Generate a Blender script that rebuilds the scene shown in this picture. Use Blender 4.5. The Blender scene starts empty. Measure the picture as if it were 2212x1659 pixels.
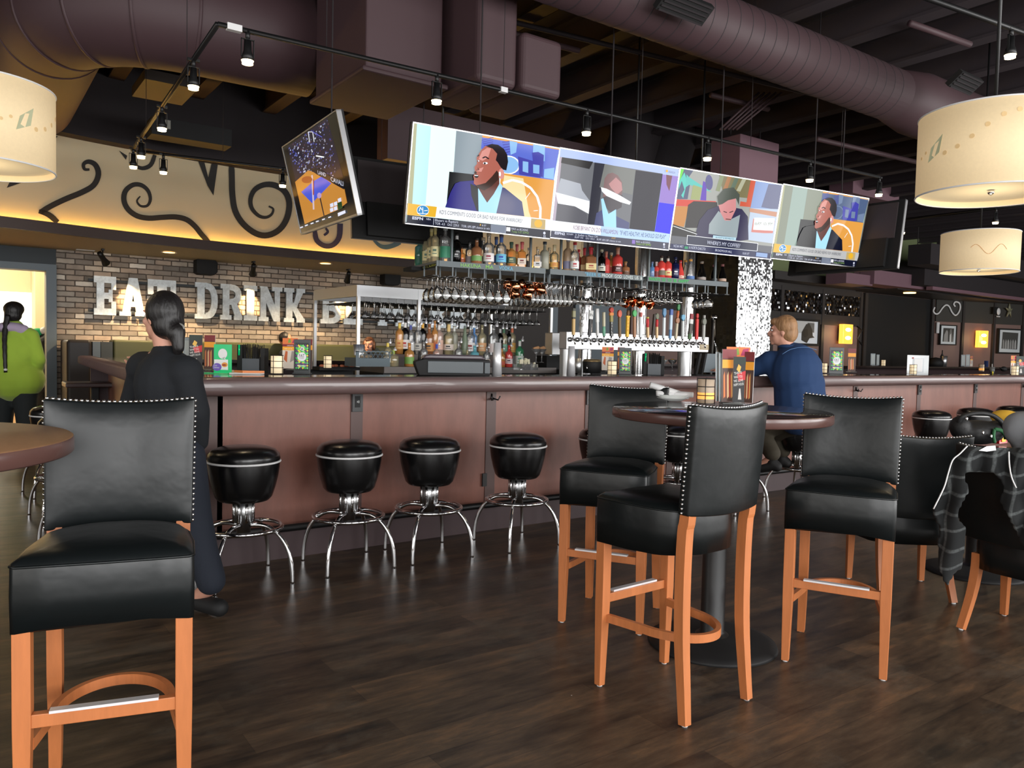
import bpy, bmesh, math, random
from mathutils import Vector, Matrix
random.seed(7)
SC = bpy.context.scene
COL = SC.collection
PI = math.pi
R = math.radians

# ------------------------------------------------------------------ camera
F_PX, CAM_H, HOR_Y, ROLL, YAW = 1700.0, 1.28, 752.0, 0.0228, R(54.7)
_p = math.atan((829.5 - HOR_Y) / F_PX)
_r = math.atan(ROLL)
FW = Vector((math.cos(YAW) * math.cos(_p), math.sin(YAW) * math.cos(_p), -math.sin(_p)))
_rt = Vector((math.sin(YAW), -math.cos(YAW), 0))
_up = _rt.cross(FW)
RT = _rt * math.cos(_r) + _up * math.sin(_r)
UP = _up * math.cos(_r) - _rt * math.sin(_r)
CAM = Vector((0, 0, CAM_H))
cd = bpy.data.cameras.new('camera')
cd.sensor_fit = 'HORIZONTAL'
cd.sensor_width = 36
cd.lens = 36 * F_PX / 2212
cd.clip_start = 0.05
cam = bpy.data.objects.new('camera', cd)
COL.objects.link(cam)
cam.matrix_world = Matrix(((RT.x, UP.x, -FW.x, CAM.x), (RT.y, UP.y, -FW.y, CAM.y), (RT.z, UP.z, -FW.z, CAM.z), (0, 0, 0, 1)))
SC.camera = cam

def ray(x, y):
    return FW + RT * ((x - 1106) / F_PX) - UP * ((y - 829.5) / F_PX)
def atz(x, y, z):
    d = ray(x, y); return CAM + d * ((z - CAM_H) / d.z)
def atY(x, y, v):
    d = ray(x, y); return CAM + d * (v / d.y)
def atX(x, y, v):
    d = ray(x, y); return CAM + d * (v / d.x)
def atd(x, y, depth):
    return CAM + ray(x, y) * depth
def atpl(x, y, pt, head):
    """point on the vertical plane through pt whose horizontal direction is head (degrees)"""
    n = Vector((-math.sin(R(head)), math.cos(R(head)), 0))
    d = ray(x, y); t = (Vector((pt[0], pt[1], 0)) - Vector((0, 0, 0))).dot(n) / d.dot(n)
    return CAM + d * t

# ------------------------------------------------------------------ view + world + daylight
SC.view_settings.view_transform = 'Standard'
SC.view_settings.look = 'None'
SC.view_settings.gamma = 1
SC.view_settings.exposure = 0.35
SC.cycles.use_denoising = True
SC.cycles.max_bounces = 8
SC.cycles.diffuse_bounces = 4
SC.cycles.glossy_bounces = 4
SC.cycles.transmission_bounces = 4
SC.cycles.transparent_max_bounces = 40
SC.cycles.caustics_reflective = False
SC.cycles.caustics_refractive = False
SC.cycles.sample_clamp_indirect = 4
w = bpy.data.worlds.new('world'); SC.world = w; w.use_nodes = True
w.node_tree.nodes['Background'].inputs[0].default_value = (.75, .85, 1, 1)
w.node_tree.nodes['Background'].inputs[1].default_value = 1.0

def area(name, loc, rot, sx, sy, power, col=(1, .98, .95)):
    l = bpy.data.lights.new(name, 'AREA'); l.shape = 'RECTANGLE'; l.size = sx; l.size_y = sy
    l.energy = power; l.color = col
    o = bpy.data.objects.new(name, l); COL.objects.link(o); o.location = loc; o.rotation_euler = rot
    return o
SOUTH = -3.6
WINX = [-4.6, -1.6, 1.4, 4.4, 7.4, 10.4, 13.4, 16.4, 19.4, 22.4]
WIN_P = 150
for wx in WINX:      # daylight through the street windows behind the camera
    area('window_daylight', (wx, SOUTH + .02, 1.95), (R(90), 0, 0), 2.3, 2.7, WIN_P * (1.0 if wx > 3 else .8))
for wy in (-1.5, 1.5, 4.6):   # windows of the west wall
    area('window_daylight', (-6.55, wy, 1.95), (R(90), 0, R(-90)), 2.2, 2.7, 60)

def spot(name, loc, target, power, ang=50, col=(1, .72, .42), blend=.6, rad=.03):
    l = bpy.data.lights.new(name, 'SPOT'); l.energy = power; l.spot_size = R(ang); l.spot_blend = blend
    l.color = col; l.shadow_soft_size = rad
    o = bpy.data.objects.new(name, l); COL.objects.link(o); o.location = loc
    d = Vector(target) - Vector(loc)
    o.rotation_euler = d.to_track_quat('-Z', 'Y').to_euler()
    return o
def point(name, loc, power, col=(1, .75, .45), rad=.05):
    l = bpy.data.lights.new(name, 'POINT'); l.energy = power; l.color = col; l.shadow_soft_size = rad
    o = bpy.data.objects.new(name, l); COL.objects.link(o); o.location = loc
    return o

# ------------------------------------------------------------------ materials
def lin(c):
    c /= 255.0
    return c / 12.92 if c <= .04045 else ((c + .055) / 1.055) ** 2.4
def S(r, g, b):
    return (lin(r), lin(g), lin(b), 1)
MATS = {}
def mat(name, col, rough=.5, metal=0, emit=0, spec=.5, coat=0, bump=None, var=None, ecol=None, alpha=None, sheen=0, trans=0):
    """principled material; bump=(scale,strength), var=(scale,amount,stretch)"""
    if name in MATS: return MATS[name]
    m = bpy.data.materials.new(name); m.use_nodes = True
    nt = m.node_tree; b = nt.nodes['Principled BSDF']; L = nt.links
    b.inputs['Base Color'].default_value = col
    b.inputs['Roughness'].default_value = rough
    b.inputs['Metallic'].default_value = metal
    b.inputs['Specular IOR Level'].default_value = spec
    b.inputs['Coat Weight'].default_value = coat
    b.inputs['Sheen Weight'].default_value = sheen
    if trans: b.inputs['Transmission Weight'].default_value = trans
    if emit:
        b.inputs['Emission Color'].default_value = ecol or col
        b.inputs['Emission Strength'].default_value = emit
    tc = None
    def coords(st=(1, 1, 1)):
        tc = nt.nodes.new('ShaderNodeTexCoord'); mp = nt.nodes.new('ShaderNodeMapping')
        mp.inputs['Scale'].default_value = st
        L.new(tc.outputs['Object'], mp.inputs['Vector']); return mp.outputs[0]
    if var:
        n = nt.nodes.new('ShaderNodeTexNoise'); n.inputs['Scale'].default_value = var[0]; n.inputs['Detail'].default_value = 6
        n.inputs['Roughness'].default_value = .65
        L.new(coords(var[2] if len(var) > 2 else (1, 1, 1)), n.inputs['Vector'])
        rp = nt.nodes.new('ShaderNodeValToRGB')
        a = var[1]
        rp.color_ramp.elements[0].position = .3; rp.color_ramp.elements[1].position = .7
        rp.color_ramp.elements[0].color = tuple(max(0, c * (1 - a)) for c in col[:3]) + (1,)
        rp.color_ramp.elements[1].color = tuple(min(1, c * (1 + a)) for c in col[:3]) + (1,)
        L.new(n.outputs['Fac'], rp.inputs['Fac']); L.new(rp.outputs['Color'], b.inputs['Base Color'])
    if bump:
        n = nt.nodes.new('ShaderNodeTexNoise'); n.inputs['Scale'].default_value = bump[0]; n.inputs['Detail'].default_value = 4
        L.new(coords(bump[2] if len(bump) > 2 else (1, 1, 1)), n.inputs['Vector'])
        bp = nt.nodes.new('ShaderNodeBump'); bp.inputs['Strength'].default_value = bump[1]; bp.inputs['Distance'].default_value = .01
        L.new(n.outputs['Fac'], bp.inputs['Height']); L.new(bp.outputs[0], b.inputs['Normal'])
    MATS[name] = m
    return m
def pm(name, r, g, b, rough=.5, **k):
    return mat(name, S(r, g, b), rough, **k)
def em(name, r, g, b, s=1.0):
    """self-lit (screen or lamp) colour with a glossy face"""
    if name.startswith('s_'): s *= .74
    return mat(name, (0, 0, 0, 1), .09 if name.startswith('s_') else .12, emit=s, ecol=S(r, g, b), spec=.12 if name.startswith('s_') else .4)

def glassmat(name, col=(1, 1, 1), tint=.08, rough=.02):
    """thin glass: clear transmission tinted by col with fresnel gloss"""
    if name in MATS: return MATS[name]
    m = bpy.data.materials.new(name); m.use_nodes = True; nt = m.node_tree; L = nt.links
    nt.nodes.remove(nt.nodes['Principled BSDF'])
    out = nt.nodes['Material Output']
    tr = nt.nodes.new('ShaderNodeBsdfTransparent'); tr.inputs[0].default_value = (*col, 1)
    gl = nt.nodes.new('ShaderNodeBsdfGlossy'); gl.inputs['Roughness'].default_value = rough
    df = nt.nodes.new('ShaderNodeBsdfDiffuse'); df.inputs[0].default_value = (*([min(1, .3 + c * .7) for c in col] if name == 'clear_glass' else [min(1, c * 1.15 + .02) for c in col]), 1)
    mx = nt.nodes.new('ShaderNodeMixShader'); mx2 = nt.nodes.new('ShaderNodeMixShader')
    fr = nt.nodes.new('ShaderNodeFresnel'); fr.inputs[0].default_value = 1.7
    mx2.inputs[0].default_value = tint
    L.new(tr.outputs[0], mx2.inputs[1]); L.new(df.outputs[0], mx2.inputs[2])
    L.new(fr.outputs[0], mx.inputs[0]); L.new(mx2.outputs[0], mx.inputs[1]); L.new(gl.outputs[0], mx.inputs[2])
    L.new(mx.outputs[0], out.inputs[0])
    MATS[name] = m
    return m

def node_mat(name):
    m = bpy.data.materials.new(name); m.use_nodes = True
    MATS[name] = m
    return m, m.node_tree, m.node_tree.nodes['Principled BSDF'], m.node_tree.links

def brick_mat():
    m, nt, b, L = node_mat('tumbled_brick')
    tc = nt.nodes.new('ShaderNodeTexCoord'); sp = nt.nodes.new('ShaderNodeSeparateXYZ'); cb = nt.nodes.new('ShaderNodeCombineXYZ')
    L.new(tc.outputs['Object'], sp.inputs[0]); L.new(sp.outputs['X'], cb.inputs['X']); L.new(sp.outputs['Z'], cb.inputs['Y'])
    ns = nt.nodes.new('ShaderNodeTexNoise'); ns.inputs['Scale'].default_value = 18
    L.new(tc.outputs['Object'], ns.inputs['Vector'])
    sc = nt.nodes.new('ShaderNodeVectorMath'); sc.operation = 'SCALE'; sc.inputs['Scale'].default_value = .012
    L.new(ns.outputs['Color'], sc.inputs[0])
    ad = nt.nodes.new('ShaderNodeVectorMath'); L.new(cb.outputs[0], ad.inputs[0]); L.new(sc.outputs[0], ad.inputs[1])
    bt = nt.nodes.new('ShaderNodeTexBrick')
    bt.inputs['Scale'].default_value = 1; bt.inputs['Brick Width'].default_value = .225; bt.inputs['Row Height'].default_value = .074
    bt.inputs['Mortar Size'].default_value = .008; bt.inputs['Mortar Smooth'].default_value = .3
    bt.inputs['Color1'].default_value = (0, 0, 0, 1); bt.inputs['Color2'].default_value = (1, 1, 1, 1); bt.inputs['Mortar'].default_value = (.5, .5, .5, 1)
    L.new(ad.outputs[0], bt.inputs['Vector'])
    rp = nt.nodes.new('ShaderNodeValToRGB'); cr = rp.color_ramp
    cr.elements[0].color = S(128, 121, 113); cr.elements[0].position = 0
    cr.elements[1].color = S(244, 236, 224); cr.elements[1].position = 1
    for p_, c_ in ((.25, S(162, 149, 137)), (.5, S(192, 172, 154)), (.75, S(176, 167, 156)), (.92, S(208, 192, 173))):
        e = cr.elements.new(p_); e.color = c_
    L.new(bt.outputs['Color'], rp.inputs['Fac'])
    n2 = nt.nodes.new('ShaderNodeTexNoise'); n2.inputs['Scale'].default_value = 9; n2.inputs['Detail'].default_value = 8
    L.new(tc.outputs['Object'], n2.inputs['Vector'])
    mr = nt.nodes.new('ShaderNodeMapRange'); mr.inputs['To Min'].default_value = .6; mr.inputs['To Max'].default_value = 1.3
    L.new(n2.outputs['Fac'], mr.inputs['Value'])
    mu = nt.nodes.new('ShaderNodeVectorMath'); mu.operation = 'MULTIPLY'; L.new(rp.outputs[0], mu.inputs[0]); L.new(mr.outputs[0], mu.inputs[1])
    mx = nt.nodes.new('ShaderNodeMix'); mx.data_type = 'RGBA'
    L.new(bt.outputs['Fac'], mx.inputs['Factor']); L.new(mu.outputs[0], mx.inputs['A']); mx.inputs['B'].default_value = S(92, 82, 74)
    L.new(mx.outputs['Result'], b.inputs['Base Color']); b.inputs['Roughness'].default_value = .85
    bp = nt.nodes.new('ShaderNodeBump'); bp.invert = True; bp.inputs['Distance'].default_value = .02; bp.inputs['Strength'].default_value = .8
    L.new(bt.outputs['Fac'], bp.inputs['Height']); L.new(bp.outputs[0], b.inputs['Normal'])
    return m
def mosaic_mat(name, tile, col, tilt, rough=.12, grout=.1, axes='XZ'):
    """small shiny tiles, each leaning its own way"""
    m, nt, b, L = node_mat(name)
    tc = nt.nodes.new('ShaderNodeTexCoord')
    dv = nt.nodes.new('ShaderNodeVectorMath'); dv.operation = 'SCALE'; dv.inputs['Scale'].default_value = 1 / tile
    L.new(tc.outputs['Object'], dv.inputs[0])
    fl = nt.nodes.new('ShaderNodeVectorMath'); fl.operation = 'FLOOR'; L.new(dv.outputs[0], fl.inputs[0])
    frc = nt.nodes.new('ShaderNodeVectorMath'); frc.operation = 'FRACTION'; L.new(dv.outputs[0], frc.inputs[0])
    wn = nt.nodes.new('ShaderNodeTexWhiteNoise'); L.new(fl.outputs[0], wn.inputs['Vector'])
    sb = nt.nodes.new('ShaderNodeVectorMath'); sb.operation = 'SUBTRACT'; L.new(wn.outputs['Color'], sb.inputs[0]); sb.inputs[1].default_value = (.5, .5, .5)
    s2 = nt.nodes.new('ShaderNodeVectorMath'); s2.operation = 'SCALE'; s2.inputs['Scale'].default_value = tilt; L.new(sb.outputs[0], s2.inputs[0])
    ge = nt.nodes.new('ShaderNodeNewGeometry')
    ad = nt.nodes.new('ShaderNodeVectorMath'); L.new(ge.outputs['Normal'], ad.inputs[0]); L.new(s2.outputs[0], ad.inputs[1])
    nm = nt.nodes.new('ShaderNodeVectorMath'); nm.operation = 'NORMALIZE'; L.new(ad.outputs[0], nm.inputs[0])
    L.new(nm.outputs[0], b.inputs['Normal'])
    sp = nt.nodes.new('ShaderNodeSeparateXYZ'); L.new(frc.outputs[0], sp.inputs[0])
    def lt(o):
        q = nt.nodes.new('ShaderNodeMath'); q.operation = 'LESS_THAN'; q.inputs[1].default_value = grout; L.new(o, q.inputs[0]); return q.outputs[0]
    mxm = nt.nodes.new('ShaderNodeMath'); mxm.operation = 'MAXIMUM'; L.new(lt(sp.outputs[axes[0]]), mxm.inputs[0]); L.new(lt(sp.outputs[axes[1]]), mxm.inputs[1])
    mx = nt.nodes.new('ShaderNodeMix'); mx.data_type = 'RGBA'; L.new(mxm.outputs[0], mx.inputs['Factor'])
    mx.inputs['A'].default_value = col; mx.inputs['B'].default_value = (.01, .01, .01, 1)
    L.new(mx.outputs['Result'], b.inputs['Base Color'])
    mt = nt.nodes.new('ShaderNodeMath'); mt.operation = 'SUBTRACT'; mt.inputs[0].default_value = 1; L.new(mxm.outputs[0], mt.inputs[1])
    L.new(mt.outputs[0], b.inputs['Metallic'])
    b.inputs['Roughness'].default_value = rough
    return m
def floor_mat():
    m, nt, b, L = node_mat('dark_wood_floor')
    tc = nt.nodes.new('ShaderNodeTexCoord')
    bt = nt.nodes.new('ShaderNodeTexBrick'); bt.offset = .37
    bt.inputs['Scale'].default_value = 1; bt.inputs['Brick Width'].default_value = 1.2; bt.inputs['Row Height'].default_value = .15
    bt.inputs['Mortar Size'].default_value = .0015
    bt.inputs['Color1'].default_value = (0, 0, 0, 1); bt.inputs['Color2'].default_value = (1, 1, 1, 1); bt.inputs['Mortar'].default_value = (0, 0, 0, 1)
    L.new(tc.outputs['Object'], bt.inputs['Vector'])
    mp = nt.nodes.new('ShaderNodeMapping'); mp.inputs['Scale'].default_value = (.8, 3.4, 1); L.new(tc.outputs['Object'], mp.inputs['Vector'])
    n = nt.nodes.new('ShaderNodeTexNoise'); n.inputs['Scale'].default_value = 4; n.inputs['Detail'].default_value = 8; n.inputs['Roughness'].default_value = .7
    L.new(mp.outputs[0], n.inputs['Vector'])
    a = nt.nodes.new('ShaderNodeMath'); a.operation = 'MULTIPLY_ADD'; a.inputs[1].default_value = .2
    L.new(bt.outputs['Color'], a.inputs[0]); L.new(n.outputs['Fac'], a.inputs[2])
    rp = nt.nodes.new('ShaderNodeValToRGB'); cr = rp.color_ramp
    cr.elements[0].position = .38; cr.elements[0].color = S(38, 33, 28)
    cr.elements[1].position = .82; cr.elements[1].color = S(112, 86, 62)
    e = cr.elements.new(.52); e.color = S(62, 50, 39)
    e = cr.elements.new(.66); e.color = S(82, 67, 52)
    L.new(a.outputs[0], rp.inputs['Fac'])
    n3 = nt.nodes.new('ShaderNodeTexNoise'); n3.inputs['Scale'].default_value = 1.6; n3.inputs['Detail'].default_value = 9; n3.inputs['Roughness'].default_value = .75
    L.new(tc.outputs['Object'], n3.inputs['Vector'])
    r3 = nt.nodes.new('ShaderNodeMapRange'); r3.inputs['From Min'].default_value = .53; r3.inputs['From Max'].default_value = .72; r3.inputs['To Max'].default_value = .5
    L.new(n3.outputs['Fac'], r3.inputs['Value'])
    mx = nt.nodes.new('ShaderNodeMix'); mx.data_type = 'RGBA'; L.new(r3.outputs[0], mx.inputs['Factor'])
    L.new(rp.outputs[0], mx.inputs['A']); mx.inputs['B'].default_value = S(112, 106, 94)
    vo = nt.nodes.new('ShaderNodeTexVoronoi'); vo.inputs['Scale'].default_value = 4.5; L.new(tc.outputs['Object'], vo.inputs['Vector'])
    lt = nt.nodes.new('ShaderNodeMath'); lt.operation = 'LESS_THAN'; lt.inputs[1].default_value = .014; L.new(vo.outputs['Distance'], lt.inputs[0])
    m5 = nt.nodes.new('ShaderNodeMix'); m5.data_type = 'RGBA'; L.new(lt.outputs[0], m5.inputs['Factor']); L.new(mx.outputs['Result'], m5.inputs['A']); m5.inputs['B'].default_value = S(190, 186, 178)
    L.new(m5.outputs['Result'], b.inputs['Base Color'])
    rr = nt.nodes.new('ShaderNodeMapRange'); rr.inputs['To Min'].default_value = .25; rr.inputs['To Max'].default_value = .5
    L.new(n3.outputs['Fac'], rr.inputs['Value']); L.new(rr.outputs[0], b.inputs['Roughness'])
    bp = nt.nodes.new('ShaderNodeBump'); bp.inputs['Strength'].default_value = .12; bp.inputs['Distance'].default_value = .01
    L.new(n.outputs['Fac'], bp.inputs['Height']); L.new(bp.outputs[0], b.inputs['Normal'])
    b.inputs['Specular IOR Level'].default_value = .45
    return m

M_leather = mat('black_leather', S(18, 22, 23), .34, spec=.42, bump=(5, .5))
M_leather2 = mat('black_vinyl', S(14, 14, 15), .26, spec=.55)
M_oak = mat('orange_wood', S(189, 114, 66), .42, var=(5, .1, (8, 8, 1)))
M_chrome = mat('chrome', (.75, .75, .76, 1), .09, metal=1)
M_steel = mat('brushed_steel', (.62, .63, .64, 1), .28, metal=1, bump=(40, .05, (1, 1, 30)))
M_sb = mat('bright_steel', (.66, .67, .68, 1), .42, metal=1)
M_nick = mat('scuff_strip', (.9, .9, .92, 1), .38, metal=.6)
M_white = pm('white_piping', 225, 225, 225, .5)
M_nail = mat('nickel_nail', (.7, .7, .7, 1), .2, metal=1)
M_black = pm('black_metal', 17, 17, 18, .45)
M_blackm = pm('matte_black', 12, 12, 13, .7)
M_dark = pm('dark_walnut', 52, 33, 30, .28, var=(3, .2, (1, 6, 6)))
M_rail = pm('bar_rail_wood', 100, 80, 78, .34, var=(3, .15, (1, 8, 8)), coat=.4)
M_panel = mat('stained_plywood', S(126, 82, 70), .36, var=(2.2, .22, (2.2, 2.2, .6)), spec=.5)
M_strip = pm('pilaster_wood', 84, 62, 58, .45)
M_kick = pm('kick_board', 66, 50, 52, .55)
M_table = pm('dark_table_top', 44, 34, 33, .14, var=(3, .15, (1, 6, 1)), coat=.5)
M_tedge = pm('table_edge_wood', 88, 62, 57, .25)
M_tabw = pm('warm_table_top', 150, 112, 80, .4, var=(3, .15, (6, 1, 1)))
M_duct = pm('purple_duct', 70, 50, 54, .6)
M_ceil = pm('ceiling_dark', 36, 30, 33, .8)
M_joist = pm('joist_paint', 50, 42, 46, .7)
M_glass = glassmat('clear_glass', (.97, .98, .98), .15)
M_brick = brick_mat()
M_floor = floor_mat()
M_mosaic = mosaic_mat('mirror_mosaic', .022, (.7, .72, .74, 1), .17)
M_mosd = mosaic_mat('dark_mosaic', .05, (.035, .038, .042, 1), .12, rough=.25, axes='YZ')
M_mosw = mosaic_mat('glitter_mosaic', .05, (.22, .22, .23, 1), .7, rough=.15)
M_skin = pm('skin_fair', 205, 150, 128, .5)
M_skin2 = pm('skin_tan', 170, 118, 92, .5)
M_hair = mat('black_hair', S(20, 17, 17), .45, bump=(70, .6, (1, 1, .15)))
# ------------------------------------------------------------------ mesh builder
def rotz(a): return Matrix.Rotation(a, 4, 'Z')
def T(x, y=None, z=None):
    return Matrix.Translation(Vector((x, y, z)) if y is not None else Vector(x))
class MB:
    def __init__(s):
        s.v = []; s.f = []; s.m = []; s.s = []; s.mats = []
    def mi(s, m):
        if m not in s.mats: s.mats.append(m)
        return s.mats.index(m)
    def add(s, vs, fs, m, smooth=False, M=None):
        o = len(s.v); i = s.mi(m)
        for p in vs:
            p = Vector(p)
            s.v.append(M @ p if M is not None else p)
        for f in fs:
            s.f.append([a + o for a in f]); s.m.append(i); s.s.append(smooth)
        return s
    def box(s, c, d, m, M=None, rz=0):
        x, y, z = [a / 2 for a in d]
        vs = [(a, b, e) for e in (-z, z) for (a, b) in ((-x, -y), (x, -y), (x, y), (-x, y))]
        fs = [(3, 2, 1, 0), (4, 5, 6, 7), (0, 1, 5, 4), (1, 2, 6, 5), (2, 3, 7, 6), (3, 0, 4, 7)]
        Q = T(*c) @ rotz(rz)
        return s.add(vs, fs, m, False, (M @ Q) if M is not None else Q)
    def bx(s, x0, x1, y0, y1, z0, z1, m, M=None):
        return s.box(((x0 + x1) / 2, (y0 + y1) / 2, (z0 + z1) / 2), (abs(x1 - x0), abs(y1 - y0), abs(z1 - z0)), m, M)
    def prism(s, poly, y0, y1, m, M=None, smooth=False):
        """poly in local XZ, extruded from y0 to y1"""
        n = len(poly)
        vs = [(a, y0, b) for a, b in poly] + [(a, y1, b) for a, b in poly]
        fs = [list(range(n)), list(range(2 * n - 1, n - 1, -1))] + [(i, i + n, (i + 1) % n + n, (i + 1) % n) for i in range(n)]
        return s.add(vs, fs, m, smooth, M)
    def slab(s, poly, z0, z1, m, M=None):
        n = len(poly)
        vs = [(a, b, z0) for a, b in poly] + [(a, b, z1) for a, b in poly]
        fs = [list(range(n - 1, -1, -1)), list(range(n, 2 * n))] + [(i, (i + 1) % n, (i + 1) % n + n, i + n) for i in range(n)]
        return s.add(vs, fs, m, False, M)
    def tube(s, pts, r, m, n=10, M=None, closed=False, cap=True, sq=False):
        pts = [Vector(p) for p in pts]; k = len(pts)
        rs = r if isinstance(r, (list, tuple)) else [r] * k
        tg = []
        for i in range(k):
            if closed: d = pts[(i + 1) % k] - pts[i - 1]
            else: d = pts[min(i + 1, k - 1)] - pts[max(i - 1, 0)]
            tg.append(d.normalized())
        u = tg[0].orthogonal().normalized()
        if sq: u = (Vector((1, 0, 0)) - tg[0] * tg[0].x).normalized()
        vs = []
        for i in range(k):
            u = (u - tg[i] * u.dot(tg[i]))
            u = u.normalized() if u.length > 1e-6 else tg[i].orthogonal().normalized()
            w_ = tg[i].cross(u)
            for j in range(n):
                a = 2 * PI * j / n + (PI / 4 if sq else 0)
                vs.append(pts[i] + (u * math.cos(a) + w_ * math.sin(a)) * rs[i] * (1.4142 if sq else 1))
        fs = []
        for i in range(k if closed else k - 1):
            for j in range(n):
                a = i * n + j; b = i * n + (j + 1) % n; c = ((i + 1) % k) * n + (j + 1) % n; d = ((i + 1) % k) * n + j
                fs.append((a, b, c, d))
        if cap and not closed:
            fs.append(list(range(n - 1, -1, -1))); fs.append([(k - 1) * n + j for j in range(n)])
        return s.add(vs, fs, m, not sq, M)
    def lathe(s, prof, m, n=24, M=None, smooth=True):
        """prof = [(r,z)...]; r 0 ends collapse to one vertex"""
        vs = []; rings = []
        for r, z in prof:
            if r < 1e-6:
                rings.append([len(vs)]); vs.append((0, 0, z))
            else:
                rings.append([len(vs) + j for j in range(n)])
                vs += [(r * math.cos(2 * PI * j / n), r * math.sin(2 * PI * j / n), z) for j in range(n)]
        fs = []
        for a, b in zip(rings, rings[1:]):
            if len(a) == 1 and len(b) == 1: continue
            for j in range(n):
                j2 = (j + 1) % n
                if len(a) == 1: fs.append((a[0], b[j2], b[j]))
                elif len(b) == 1: fs.append((a[j], a[j2], b[0]))
                else: fs.append((a[j], a[j2], b[j2], b[j]))
        return s.add(vs, fs, m, smooth, M)
    def cyl(s, c, r, z0, z1, m, n=24, M=None, r2=None):
        r2 = r if r2 is None else r2
        Q = T(c[0], c[1], 0)
        Q = M @ Q if M is not None else Q
        s.lathe([(r, z0), (r2, z1)], m, n, Q)
        s.lathe([(0, z0), (r, z0)], m, n, Q, False); s.lathe([(r2, z1), (0, z1)], m, n, Q, False)
        return s
    def ell(s, c, rr, m, M=None, nu=16, nv=10):
        if not isinstance(rr, (tuple, list)): rr = (rr, rr, rr)
        Q = T(*c) @ Matrix.Diagonal((*rr, 1))
        prof = [(math.sin(PI * i / nv), -math.cos(PI * i / nv)) for i in range(nv + 1)]
        prof[0] = (0, -1); prof[-1] = (0, 1)
        return s.lathe(prof, m, nu, (M @ Q) if M is not None else Q)
    def caps(s, p0, r0, p1, r1, m):
        p0 = Vector(p0); p1 = Vector(p1)
        s.tube([p0, p1], [r0, r1], m, n=14); s.ell(p0, r0, m, nu=14, nv=8); s.ell(p1, r1, m, nu=14, nv=8)
        return s
    def chain(s, pr, m):
        for (a, ra), (b, rb) in zip(pr, pr[1:]): s.caps(a, ra, b, rb, m)
        return s
    def quad(s, a, b, c, d, m):
        return s.add([a, b, c, d], [(0, 1, 2, 3)], m)
    def text(s, txt, m, M, width=None, size=.1, ext=.001, bold=0):
        """letters in local XY, baseline at origin, scaled to width if given"""
        cu = bpy.data.curves.new('t', 'FONT'); cu.body = txt; cu.size = size; cu.extrude = ext; cu.resolution_u = 2
        cu.offset = bold
        ob = bpy.data.objects.new('t', cu); COL.objects.link(ob)
        dg = bpy.context.evaluated_depsgraph_get()
        me = ob.evaluated_get(dg).to_mesh()
        vs = [v.co.copy() for v in me.vertices]; fs = [list(p.vertices) for p in me.polygons]
        ob.evaluated_get(dg).to_mesh_clear()
        bpy.data.objects.remove(ob); bpy.data.curves.remove(cu)
        if vs:
            x0 = min(v.x for v in vs); x1 = max(v.x for v in vs)
            k = (width / (x1 - x0)) if width else 1
            for v in vs: v.x = (v.x - x0) * k
            s.add(vs, fs, m, False, M)
        return s
    def build(s, name, parent=None, loc=None, rz=0, bevel=0, seg=2, sub=0, remesh=0, smooth=0, tags=None, autos=True, weld=False):
        me = bpy.data.meshes.new(name)
        me.from_pydata([tuple(v) for v in s.v], [], s.f)
        for m in s.mats: me.materials.append(m)
        me.polygons.foreach_set('material_index', s.m)
        me.polygons.foreach_set('use_smooth', s.s)
        me.update()
        o = bpy.data.objects.new(name, me); COL.objects.link(o)
        if parent is not None: o.parent = parent
        if loc is not None: o.location = loc
        if rz: o.rotation_euler.z = rz
        if bevel:
            b = o.modifiers.new('b', 'BEVEL'); b.width = bevel; b.segments = seg; b.limit_method = 'ANGLE'; b.angle_limit = R(40)
        if sub:
            b = o.modifiers.new('s', 'SUBSURF'); b.levels = sub; b.render_levels = sub
        if remesh:
            b = o.modifiers.new('r', 'REMESH'); b.mode = 'VOXEL'; b.voxel_size = remesh; b.use_smooth_shade = True
            b = o.modifiers.new('sm', 'SMOOTH'); b.iterations = smooth or 4; b.factor = .6
        if tags: tag(o, *tags)
        return o
def tag(o, label, cat, group=None, kind=None):
    o['label'] = label; o['category'] = cat
    if group: o['group'] = group
    if kind: o['kind'] = kind
    return o
def struct(o):
    o['kind'] = 'structure'; return o
def thing(name, label, cat, loc=(0, 0, 0), rz=0, group=None):
    o = bpy.data.objects.new(name, None); COL.objects.link(o); o.empty_display_size = .05
    o.location = loc; o.rotation_euler = (0, 0, rz)
    return tag(o, label, cat, group)
def kids(o): return [c for c in bpy.data.objects if c.parent == o]
KC = {}
def copy_tree(o, loc=None, rz=None, label=None, group=None, parent=None, scale=None):
    c = o.copy(); COL.objects.link(c)
    if parent is not None: c.parent = parent
    if loc is not None: c.location = loc
    if rz is not None: c.rotation_euler = (0, 0, rz)
    if scale: c.scale = scale
    if label: c['label'] = label
    if group: c['group'] = group
    if o.name not in KC: KC[o.name] = list(o.children)
    for ch in KC[o.name]:
        copy_tree(ch, parent=c)
    return c
# ------------------------------------------------------------------ room shell
BW = 12.3          # back wall line
CZ = 4.75          # roof deck
b = MB(); b.quad((-6.6, -3.8, 0), (30, -3.8, 0), (30, BW + .1, 0), (-6.6, BW + .1, 0), M_floor)
struct(b.build('floor'))
M_tile = pm('hall_tile', 190, 150, 105, .4)
b = MB(); b.quad((-3, BW + .1, 0), (2.5, BW + .1, 0), (2.5, 18, 0), (-3, 18, 0), M_tile); struct(b.build('floor_hall'))
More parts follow.
